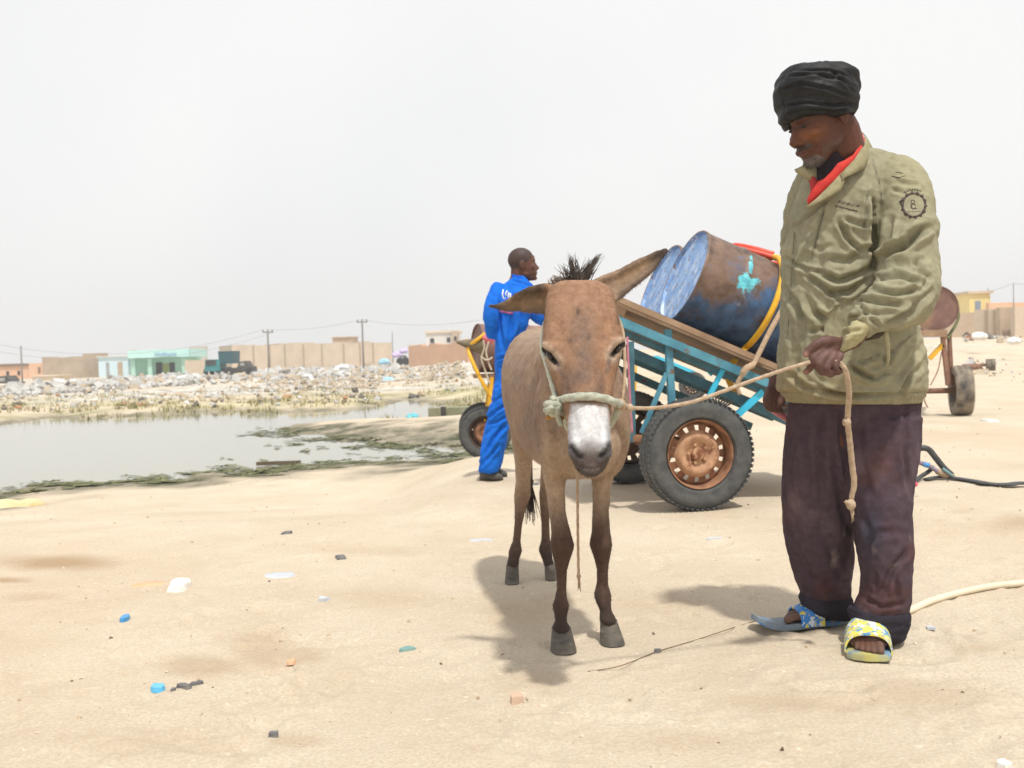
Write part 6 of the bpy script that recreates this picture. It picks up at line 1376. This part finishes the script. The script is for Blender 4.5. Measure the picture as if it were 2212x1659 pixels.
# collar flaps (thick cloth sheets)
def sheet(rows, th=.006):
    """rows: list of (inner point, outer point); gives a bulged cloth strip with thickness"""
    rg = []
    for a, b_ in rows:
        a = Vector(a); b_ = Vector(b_); d = b_-a; nn = d.cross(V(0, 0, 1) if abs(d.normalized().z) < .95 else V(1, 0, 0)).normalized(); nn = V(0, -1, .2).normalized(); m1 = a+d*.35+nn*.006; m2 = a+d*.7+nn*.004
        rg.append([a, m1, m2, b_, b_-nn*th, m2-nn*th, m1-nn*th, a-nn*th])
    return MB().loft(rg)
def pj(u_, v_, off=.008):
    d = ray(u_, v_).normalized(); o_, n_, i_, ds = jb.ray_cast(CAMP, d)
    return o_-d*off if o_ is not None else None
rows = [(P(1862, 284, 3.32), P(1885, 318, 3.37)), (P(1869, 292, 3.27), P(1884, 326, 3.30)), (P(1868, 306, 3.22), P(1878, 345, 3.225)), (P(1860, 322, 3.185), P(1868, 363, 3.175)), (P(1845, 345, 3.17), P(1850, 372, 3.155)), (P(1828, 362, 3.165), P(1826, 383, 3.145)), (P(1815, 376, 3.16), P(1820, 392, 3.145))]
build(sheet(rows, .007), 'collar', JACK, jobj); setattr
rows = [(P(1818, 372, 3.165), P(1824, 394, 3.145)), (P(1800, 392, 3.165), P(1818, 409, 3.145)), (P(1780, 412, 3.165), P(1795, 424, 3.15)), (P(1762, 430, 3.165), P(1770, 437, 3.155)), (P(1741, 446, 3.17), P(1746, 451, 3.165))]
build(sheet(rows, .007), 'lapel', JACK, jobj)
rows = [(P(1750, 346, 3.20), P(1752, 352, 3.22)), (P(1738, 356, 3.18), P(1746, 376, 3.20)), (P(1717, 366, 3.17), P(1722, 371, 3.175))]
rows = [(P(1762, 344, 3.24), P(1764, 392, 3.20)), (P(1745, 351, 3.21), P(1745, 388, 3.19)), (P(1731, 359, 3.19), P(1730, 377, 3.185)), (P(1716, 366, 3.18), P(1719, 370, 3.18))]
build(sheet(rows, .006), 'collar', JACK, jobj)
for o in bpy.data.objects:
    if o.parent == jobj and o.type == 'MESH' and o.data.materials and o.data.materials[0] == JACK and 'Col' not in o.data.attributes: setcol(o.data, np.repeat(np.array([[.34, .305, .185]]), len(o.data.vertices), 0))
# red shirt collar and dark undershirt
RED = mat('red_shirt', (.62, .035, .022), (.48, .02, .015), scale=30, rough=.8, sheen=.1); NAVY = mat('dark_undershirt', (.014, .013, .020), (.03, .02, .03), scale=20, rough=.9)
shirt = build(sheet([(P(1858, 284, 3.25), P(1866, 296, 3.27)), (P(1862, 296, 3.22), P(1869, 305, 3.235)), (P(1857, 314, 3.19), P(1864, 325, 3.20)), (P(1843, 334, 3.175), P(1850, 346, 3.18)), (P(1824, 346, 3.17), P(1834, 362, 3.175)), (P(1810, 352, 3.17), P(1824, 374, 3.17)), (P(1796, 370, 3.172), P(1808, 392, 3.172)), (P(1780, 386, 3.175), P(1790, 408, 3.175)), (P(1766, 392, 3.18), P(1772, 424, 3.18)), (P(1752, 412, 3.19), P(1756, 436, 3.185)), (P(1743, 432, 3.195), P(1746, 444, 3.19))], .006), 'shirt_collar', RED, man)
build(sheet([(P(1741, 358, 3.22), P(1737, 377, 3.20)), (P(1752, 372, 3.21), P(1750, 394, 3.195)), (P(1762, 384, 3.20), P(1752, 412, 3.19)), (P(1768, 392, 3.195), P(1750, 428, 3.19)), (P(1764, 404, 3.195), P(1745, 440, 3.19))], .005), 'shirt_collar', mat('red_shirt_shaded', (.40, .03, .03), (.3, .02, .02), scale=30), man)  # same red shirt, its shaded side painted as a darker red
m_ = MB().loft([ringP(1758, 1846, 330, 3.25, .062, v2=322), ringP(1748, 1850, 352, 3.26, .066, v2=345), ringP(1746, 1842, 380, 3.27, .074), ringP(1746, 1838, 430, 3.28, .074)]); build(m_, 'undershirt', NAVY, man)
# turned-back cuff flap, strap and a dark solid standing for shade inside the sleeve
m_ = MB(); cf = remesh(MB().loft([ringE(P(1868, 706, 2.97), V(.35, 0, 1).normalized(), FY, .048, .046, 24), ringE(P(1850, 716, 2.955), V(.4, 0, 1).normalized(), FY, .047, .045, 24), ringE(P(1832, 727, 2.945), V(.42, 0, 1).normalized(), FY, .051, .046, 24), ringE(P(1818, 733, 2.94), V(.42, 0, 1).normalized(), FY, .046, .040, 24)]), .004, 3)
cc = getco(cf); cn = getno(cf); uu, vv, _ = UVn(cc)
for pts in ([(1815, 722), (1838, 716), (1862, 712)], [(1826, 745), (1846, 735)], [(1822, 705), (1836, 700)]): cc = press(cc, cn, uu, vv, pts, .007, 4, np.ones(len(cc)))
cc = cc+cn*(.004*fbm(cc*24, 3, 9))[:, None]; setco(cf, cc); setcol(cf, np.repeat(np.array([[.40, .36, .21]]), len(cc), 0)); linkmesh(cf, 'cuff', JACK, jobj)
m_ = MB().loft([ringE(P(1846, 722, 2.985), RC, FY, .008, .02, 16), ringE(P(1870, 722, 2.99), V(0, 0, 1), FY, .020, .03, 16), ringE(P(1896, 720, 3.0), V(0, 0, 1), FY, .016, .03, 16), ringE(P(1909, 716, 3.01), V(0, 0, 1), FY, .006, .02, 16)]); build(m_, 'sleeve_mouth_shade', mat('shaded_sleeve_inside', (.03, .022, .015), (.05, .035, .02)), jobj)
m_ = sheet([(P(1902, 706, 2.99), P(1914, 704, 2.99)), (P(1909, 725, 2.985), P(1920, 722, 2.985)), (P(1914, 750, 2.985), P(1923, 748, 2.985)), (P(1916, 775, 2.99), P(1923, 773, 2.99)), (P(1913, 792, 2.99), P(1919, 790, 2.99))], .004); o = build(m_, 'cuff_strap', JACK, jobj); setcol(o.data, np.repeat(np.array([[.42, .38, .24]]), len(o.data.vertices), 0))

# ---------------- trousers
mb = MB()
def rP(rows, n=32, e=2.3): mb.loft([ringP(l, r, v_, Y, d, n=n, e=e) for v_, l, r, d, Y in rows])
rP([(835, 1712, 1978, .13, 3.335), (870, 1707, 1984, .14, 3.335), (908, 1706, 1980, .13, 3.335), (936, 1722, 1964, .10, 3.335)])
rP([(900, 1705, 1850, .125, 3.36), (950, 1700, 1848, .125, 3.37), (1000, 1695, 1846, .12, 3.38), (1060, 1692, 1844, .115, 3.395), (1110, 1693, 1842, .11, 3.41), (1160, 1698, 1841, .105, 3.42), (1215, 1707, 1839, .10, 3.435), (1255, 1718, 1836, .09, 3.44), (1285, 1734, 1834, .075, 3.45), (1300, 1742, 1832, .065, 3.45)])
rP([(900, 1826, 1983, .125, 3.31), (950, 1818, 1981, .125, 3.30), (1000, 1820, 1977, .12, 3.29), (1060, 1828, 1966, .115, 3.275), (1110, 1840, 1962, .11, 3.26), (1160, 1850, 1964, .105, 3.245), (1200, 1857, 1966, .10, 3.235), (1245, 1865, 1966, .095, 3.23), (1285, 1860, 1965, .085, 3.225), (1310, 1850, 1962, .08, 3.22), (1330, 1848, 1958, .07, 3.22)])
pme = remesh(mb, .007, 3); co = getco(pme); no = getno(pme); u, v, z = UVn(co); fr = (no[:, 1] < .3).astype(float)
PF = [([(1812, 880), (1818, 960), (1842, 1100)], .014, 6), ([(1775, 880), (1770, 980), (1776, 1090)], .008, 8), ([(1735, 885), (1740, 1000)], .005, 7), ([(1800, 960), (1815, 1060), (1832, 1140)], .010, 9), ([(1730, 1200), (1760, 1250), (1800, 1262)], .009, 6), ([(1718, 1160), (1730, 1220), (1770, 1275)], .007, 6), ([(1790, 1180), (1810, 1240), (1832, 1262)], .007, 7),
      ([(1958, 880), (1953, 980), (1962, 1060)], .010, 5), ([(1905, 1290), (1925, 1230), (1960, 1190)], .012, 7), ([(1870, 1180), (1900, 1150), (1950, 1150)], .006, 8), ([(1880, 1230), (1900, 1270), (1895, 1310)], .007, 7), ([(1935, 1250), (1940, 1300)], .008, 6), ([(1865, 1290), (1900, 1310), (1950, 1305)], .008, 5), ([(1850, 900), (1860, 1000), (1880, 1080)], .005, 9), ([(1920, 890), (1925, 1000)], .005, 9), ([(1860, 1110), (1880, 1150), (1870, 1200)], .006, 8)]
for pts, dp, wd in PF: co = press(co, no, u, v, pts, dp, wd, fr)
p1 = co*np.array([11, 11, 5.5]); rg = 1-np.abs(fbm(p1, 4, 111)); co = co+no*((rg-.8)*.016)[:, None]+no*(.002*fbm(co*34, 3, 113))[:, None]
setco(pme, co); n1 = fbm(co*5, 4, 115); col = np.repeat(np.array([[.078, .053, .066]]), len(co), 0)*(1+.25*n1)[:, None]
col = mx(col, (.190, .135, .150), .75*sstep(.0, .55, fbm(co*np.array([9, 9, 5]), 4, 117))*sstep(900, 1050, v)); col = mx(col, (.27, .21, .19), .6*sstep(.25, .6, fbm(co*np.array([26, 26, 12]), 4, 119))*sstep(1060, 1180, v))
col = mx(col, (.105, .045, .035), .5*sstep(.1, .5, fbm(co*7+9, 3, 121))); col = mx(col, (.05, .055, .085), .7*np.exp(-(((u-1880)/24)**2+((v-1150)/60)**2)))
setcol(pme, np.clip(col, .01, .9)); TRS = mat('dark_trousers_cloth', (1, 1, 1), (.75, .74, .74), scale=45, rough=.92, bump=.35, bscale=220, attr=True, bdist=.0012, spec=.15)
linkmesh(pme, 'trousers', TRS, man)
def cuff(rows, nm='trouser_cuff'):
    m_ = MB(); m_.loft([ringP(l, r, vl, Y, d, n=32, e=2.2, v2=vr) for vl, l, vr, r, d, Y in rows]); me = remesh(m_, .004, 3); c = getco(me); nn = getno(me); c = c+nn*(.007*fbm(c*np.array([16, 16, 30]), 3, 7)-.001)[:, None]; setco(me, c)
    n1 = fbm(c*12, 3, 5); setcol(me, np.repeat(np.array([[.038, .034, .046]]), len(c), 0)*(1+.4*n1)[:, None]); linkmesh(me, nm, TRS, man)
cuff([(1312, 1838, 1318, 1962, .082, 3.222), (1322, 1835, 1334, 1964, .086, 3.222), (1336, 1837, 1354, 1960, .085, 3.22), (1346, 1841, 1378, 1950, .078, 3.215), (1350, 1846, 1390, 1940, .06, 3.21)])
cuff([(1282, 1730, 1282, 1836, .076, 3.45), (1292, 1726, 1294, 1841, .080, 3.45), (1308, 1732, 1312, 1843, .080, 3.45), (1322, 1744, 1330, 1842, .072, 3.45), (1328, 1752, 1338, 1836, .055, 3.45)])

# ---------------- sandals
SOLE = mat('grey_blue_sole', (.17, .21, .25), (.24, .29, .33), scale=22, rough=.7, bump=.4, c3=(.05, .20, .48), s3=11, lo3=.56, hi3=.6)
SOLEY = mat('yellow_sole', (.50, .45, .14), (.3, .33, .26), scale=16, rough=.6, c3=(.14, .25, .38), s3=9, lo3=.48, hi3=.56)
def strap_mat(name, base, c2, c3, sc):
    mt = mat(name, base, base, scale=sc, rough=.45, c3=c2, s3=sc, lo3=.53, hi3=.545, stretch=(1, 1.6, 1)); nt = mt.node_tree; b = nt.nodes['Principled BSDF']
    n_ = nt.nodes.new('ShaderNodeTexNoise'); n_.inputs['Scale'].default_value = sc*.9; tcx = nt.nodes.new('ShaderNodeTexCoord'); mp = nt.nodes.new('ShaderNodeMapping'); mp.inputs['Location'].default_value = (3.3, 1.1, 7); mp.inputs['Scale'].default_value = (1.2, .7, 1.5)
    nt.links.new(tcx.outputs['Object'], mp.inputs[0]); nt.links.new(mp.outputs[0], n_.inputs['Vector']); r_ = nt.nodes.new('ShaderNodeValToRGB'); r_.color_ramp.elements[0].position = .57; r_.color_ramp.elements[1].position = .585
    m_ = nt.nodes.new('ShaderNodeMix'); m_.data_type = 'RGBA'; old = b.inputs['Base Color'].links[0].from_socket; nt.links.new(n_.outputs[0], r_.inputs[0]); nt.links.new(r_.outputs[0], m_.inputs[0]); nt.links.new(old, m_.inputs[6]); m_.inputs[7].default_value = (*c3, 1); nt.links.new(m_.outputs[2], b.inputs['Base Color']); return mt
STR1 = strap_mat('strap_yellow_blue', (.78, .68, .14), (.06, .30, .62), (.72, .76, .78), 52); STR2 = strap_mat('strap_blue_yellow', (.04, .22, .60), (.70, .58, .08), (.60, .66, .72), 40)
def sandal(label, toe, heel, curl, strap_m, t0, t1, hh, w=.105, ext=.02, solem=None):
    toe = Vector(toe); heel = Vector(heel); d = toe-heel; d.z = 0; Lf = d.length; d.normalize(); x = d.cross(UP).normalized(); base = (toe+heel)/2; base.z = 0
    s_ = bpy.data.objects.new('sandal', None); COL.objects.link(s_); s_.parent = man; s_.location = base-wloc(man); s_.empty_display_size = .05; s_['label'] = label
    n = 26; lo = []; hi = []; mid = []
    def prof(t):
        return w/2*(.78+.22*math.cos((t-.74)*4.2))*math.sqrt(max(0, 1-max(0, (t-.86)/.14)**2.2))*math.sqrt(max(0, 1-max(0, (.12-t)/.12)**2.2))
    rings = []
    for i in range(n+1):
        t = .001+(.998)*i/n; c = heel+d*(-.012+(Lf+.012+ext)*t); c.z = 0; zz = curl*max(0, (t-.72)/.28)**2; wv = max(prof(t), .002); rings.append([c+x*wv+UP*(zz+.004), c+x*wv*1.03+UP*(zz+.016), c+x*wv*.93+UP*(zz+.023), c-x*wv*.93+UP*(zz+.023), c-x*wv*1.03+UP*(zz+.016), c-x*wv+UP*(zz+.004)])
    build(MB().loft(rings), 'sole', solem or SOLE, s_, auto=50)
    rg = []
    for i in range(9):
        t = t0+(t1-t0)*i/8; c = heel+d*(Lf*t); c.z = .012; wv = w/2*1.10; hgt = hh*(1-.30*i/8); ro = []; ri = []
        for k in range(17):
            a = math.pi*k/16; e = .72; ro.append(c+x*(wv*math.copysign(abs(math.cos(a))**e, math.cos(a)))+UP*(hgt*abs(math.sin(a))**.8)); ri.append(c+x*((wv-.005)*math.copysign(abs(math.cos(a))**e, math.cos(a)))+UP*((hgt-.005)*abs(math.sin(a))**.8-.001))
        rg.append(ro+ri[::-1])
    build(MB().loft(rg), 'strap', strap_m, s_, auto=60)
sandal('yellow and blue front sandal', TF, HFt, .004, STR1, .44, .84, .088, w=.128, ext=.026, solem=SOLEY)
sandal('blue and yellow rear sandal with upturned toe', TB, HB, .034, STR2, .48, .82, .078, ext=.11)

# ---------------- lead rope and pink pipe
hk = P(1750, 783, 2.905)
rp = [P(1343, 876, 2.77), P(1356, 880, 2.78), P(1400, 882, 2.80), P(1450, 877, 2.82), P(1500, 867, 2.84), P(1560, 846, 2.86), P(1620, 824, 2.875), P(1690, 800, 2.89), P(1750, 782, 2.90), P(1776, 776, 2.905), P(1800, 778, 2.905), P(1818, 788, 2.91), P(1828, 808, 2.92), P(1834, 850, 2.95), P(1831, 905, 2.99), P(1836, 955, 3.02), P(1841, 1005, 3.04), P(1845, 1045, 3.05), P(1838, 1085, 3.06), P(1842, 1112, 3.06)]
pts = bez(rp, 10); rad = [float(np.interp(i/len(pts), [0, .42, .5, .62, .9, 1], [.0058, .0060, .008, .0088, .0092, .005])) for i in range(len(pts))]
m_ = twisted(pts, rad, pitch=.035, amt=.18)
for uu, vv, yy, r_ in ((1829, 912, 2.985, .013), (1838, 1090, 3.05, .015), (1360, 881, 2.775, .011)): m_.ell(P(uu, vv, yy), r_, r_, r_*1.1, n=14, m=8)
for k in range(5): m_.tube([P(1840, 1105, 3.05), P(1843+random.uniform(-3, 3), 1118+random.uniform(0, 14), 3.05)], [.003, .001], 5)
m_.tube(bez([P(1838, 1088, 3.045), P(1830, 1086, 3.04), P(1826, 1082, 3.04)], 3), .006, 8); m_.tube(bez([P(1829, 912, 2.98), P(1822, 910, 2.975)], 3), .006, 8)
LROPE = mat('lead_rope_fibre', (.50, .385, .27), (.36, .26, .175), scale=70, rough=.95, bump=.6, bdist=.002)
tag(build(m_, 'lead_rope', LROPE), 'tan twisted lead rope from the halter through the hand, end hanging with knots', 'rope')
tag(build(MB().tube(bez([P(1664, 879, 3.475), P(1682, 893, 3.485), P(1702, 905, 3.50), P(1740, 930, 3.62), P(1770, 962, 3.75)], 4), .013, 12), 'pink_pipe', mat('pink_pipe', (.66, .24, .26), (.5, .16, .2), scale=18, rough=.45)), 'short pink pipe held low in the far hand behind the trousers', 'pipe')

# ================================================================ MAN IN BLUE
YB = 7.76
bm0 = empty('person', V(P(1060, 1035, YB).x, YB, 0), 'person in bright blue overalls standing with back turned behind the donkey', 'person')
yaw = R(14); BF = V(math.cos(yaw), math.sin(yaw)*.4, .03).normalized(); BL = V(BF.y, -BF.x, 0).normalized()*1; BU = BL.cross(BF); BU = BU if BU.z > 0 else -BU; BU.normalize()
mb = MB(); BO = P(1128, 574, YB); HB_ = head_shapes(mb, BO, BF, BL, BU, 1.02)
def Q(u_, v_, d=0): return P(u_, v_, YB+d)
limb(mb, [BO-BF*.03, Q(1119, 596), Q(1116, 615)], [.056, .056, .07])
mb.loft([ringP(1085, 1140, 625, YB, .07), ringP(1078, 1120, 700, YB, .08), ringP(1078, 1105, 790, YB, .08), ringP(1080, 1098, 850, YB, .07)])
limb(mb, [Q(1082, 640, -.02), Q(1066, 690, -.10), Q(1067, 718, -.02), Q(1078, 732, .06)], [.03, .03, .03, .026]); limb(mb, [Q(1145, 640, .1), Q(1162, 684, .0), Q(1190, 690, .1), Q(1206, 688, .1)], [.045, .04, .032, .027])
limb(mb, [Q(1084, 800), Q(1076, 900), Q(1058, 1010)], [.06, .05, .04]); limb(mb, [Q(1090, 800, .1), Q(1084, 900, .12), Q(1064, 1005, .12)], [.06, .05, .04])
for b_ in (Q(1209, 688, .1), Q(1088, 738, .16)):
    mb.ell(b_, .045, .022, .032); 
    for k in range(4): finger(mb, [b_+V(.02, 0, .02-.014*k), b_+V(.055, .0, .018-.014*k), b_+V(.065, .02, .012-.014*k)], .009, .007)
    finger(mb, [b_+V(.0, -.01, .02), b_+V(.03, -.03, .028)], .010, .008)
bme = remesh(mb, .006, 2); co = getco(bme); col = np.repeat(np.array([[.135, .062, .042]]), len(co), 0)*(1+.2*fbm(co*14, 3, 5))[:, None]
Hn = co-np.array(BO); hf = Hn@np.array(BF); hu = Hn@np.array(BU); hl = Hn@np.array(BL)
hr = sstep(.012, .03, hu-.25*(hf+.0)*0-np.clip(hf-.03, 0, 1)*.9)*(hf < .075); hr = np.maximum(hr, sstep(-.045, -.01, hu)*(hf < -.03)); col = mx(col, (.055, .040, .036), hr*.85*(hu > -.05))
setcol(bme, np.clip(col, .005, 1)); linkmesh(bme, 'body', SKIN, bm0)
mb = MB()
def r2(rows, n=32, e=2.2): mb.loft([ringP(l, r, v_, YB+dy, d, n=n, e=e) for v_, l, r, d, dy in rows])
r2([(597, 1104, 1136, .06, 0), (606, 1097, 1142, .07, 0), (616, 1084, 1150, .10, 0), (632, 1074, 1154, .13, 0), (655, 1069, 1154, .14, 0), (700, 1070, 1140, .14, 0), (740, 1071, 1118, .13, 0), (780, 1070, 1102, .12, .0), (820, 1070, 1099, .13, .02), (850, 1066, 1098, .12, .03)])
r2([(830, 1069, 1098, .11, -.02), (870, 1060, 1099, .10, -.03), (900, 1053, 1099, .095, -.04), (940, 1045, 1095, .09, -.04), (980, 1037, 1086, .085, -.05), (1012, 1033, 1079, .08, -.05), (1020, 1034, 1077, .075, -.05)])
r2([(830, 1074, 1101, .10, .12), (900, 1066, 1100, .09, .14), (960, 1050, 1094, .085, .13), (1015, 1040, 1080, .08, .12)])
mb.tube(bez([Q(1082, 622, -.02), Q(1066, 660, -.10), Q(1061, 700, -.10), Q(1066, 722, -.02)], 4), [.07, .07, .068, .066, .065, .064, .062, .06, .058, .056, .055, .054, .052][:13], 18)
mb.tube(bez([Q(1140, 625, .05), Q(1155, 660, .02), Q(1166, 684, .0), Q(1196, 689, .08)], 4), [.07, .07, .068, .066, .065, .064, .062, .06, .058, .056, .055, .054, .052][:13], 18)
ume = remesh(mb, .011, 3); co = getco(ume); no = getno(ume); u, v, z = UVn(co); fr = (no[:, 1] < .4).astype(float)
for pts, dp, wd in (([(1078, 640), (1080, 700), (1090, 760)], .016, 3.5), ([(1110, 640), (1104, 700), (1098, 760)], .014, 4), ([(1125, 650), (1128, 700), (1110, 740)], .016, 4), ([(1070, 778), (1085, 772), (1100, 770)], .016, 2.6), ([(1072, 790), (1086, 795), (1098, 786)], .012, 2.6), ([(1052, 905), (1070, 890), (1096, 872)], .016, 3.2), ([(1056, 915), (1075, 912), (1096, 898)], .012, 3), ([(1045, 990), (1065, 950), (1094, 915)], .018, 4), ([(1040, 1005), (1058, 985), (1078, 960)], .015, 4), ([(1060, 870), (1080, 860), (1095, 845)], .010, 3), ([(1070, 840), (1090, 825)], .010, 3), ([(1048, 940), (1060, 930)], .008, 3), ([(1104, 606), (1128, 612), (1145, 620)], .010, 2)):
    co = press(co, no, u, v, pts, dp, wd, fr)
rg = 1-np.abs(fbm(co*np.array([8, 8, 5]), 4, 131)); co = co+no*((rg-.8)*.035)[:, None]
setco(ume, co); setcol(ume, np.repeat(np.array([[.008, .15, .68]]), len(co), 0)*(1+.15*fbm(co*5, 3, 6))[:, None])
BLU2 = mat('blue_overall_cloth', (1, 1, 1), (.85, .85, .85), scale=20, rough=.85, bump=.3, bscale=120, attr=True, bdist=.002, spec=.2)
ov = linkmesh(ume, 'overalls', BLU2, bm0)
ob = BVHTree.FromPolygons([Vector(c) for c in co.tolist()], [tuple(p.vertices) for p in ume.polygons])
m_ = MB()
for pts in ([(1087, 626), (1085, 636), (1087, 645), (1092, 645)], [(1096, 628), (1092, 634), (1094, 640)], [(1099, 632), (1098, 645)], [(1103, 634), (1102, 645), (1106, 646)]): strip(ob, pts, .006, .004, mbx=m_)
build(m_, 'back_print', mat('white_print', (.75, .78, .82), (.7, .7, .75)), ov)
m_ = MB(); strip(ob, [(1080, 673), (1090, 674), (1100, 676), (1108, 677)], .007, .004, mbx=m_); build(m_, 'back_print', mat('red_print', (.6, .1, .2), (.5, .1, .2)), ov)
m_ = MB().loft([ringP(1103, 1135, 606, YB, .075, v2=612), ringP(1104, 1140, 596, YB, .072, v2=606), ringP(1105, 1138, 592, YB, .068, v2=604)]); o = build(m_, 'collar', BLU2, ov); setcol(o.data, np.repeat(np.array([[.004, .09, .6]]), len(o.data.vertices), 0))
SHOE = mat('dark_shoe', (.055, .05, .045), (.10, .09, .08), scale=20, rough=.7)
for (a, b_, dy) in ((1036, 1087, -.05), (1050, 1096, .14)):
    m_ = MB(); h0 = Q(a, 1035, dy); t0 = Q(b_, 1032, dy); h0.z = t0.z = 0; d = t0-h0; L = d.length; d.normalize(); x = V(d.y, -d.x, 0)
    m_.loft([ringE(h0+d*(L*t)+UP*(zc), x, UP, w_, h_, 18, 2.4) for t, w_, h_, zc in ((0, .02, .03, .035), (.06, .036, .045, .048), (.3, .038, .05, .052), (.55, .042, .036, .038), (.8, .044, .027, .029), (.95, .036, .02, .022), (1, .015, .012, .015))])
    build(m_, 'shoe', SHOE, bm0)
# ================================================================ HAZE
hz_m = bpy.data.materials.new('dust_haze'); hz_m.use_nodes = True; nt = hz_m.node_tree; nt.nodes.remove(nt.nodes['Principled BSDF'])
pv_ = nt.nodes.new('ShaderNodeVolumePrincipled'); pv_.inputs['Color'].default_value = (1, .99, .975, 1); pv_.inputs['Density'].default_value = .0014; pv_.inputs['Anisotropy'].default_value = .0
nt.links.new(pv_.outputs[0], nt.nodes['Material Output'].inputs['Volume'])
hb = MB().box((0, 125, 6.5), 410, 280, 18.5); ho = build(hb, 'haze', hz_m, smooth=False, loc=(0, 125, -2)); tag(ho, kind='stuff')
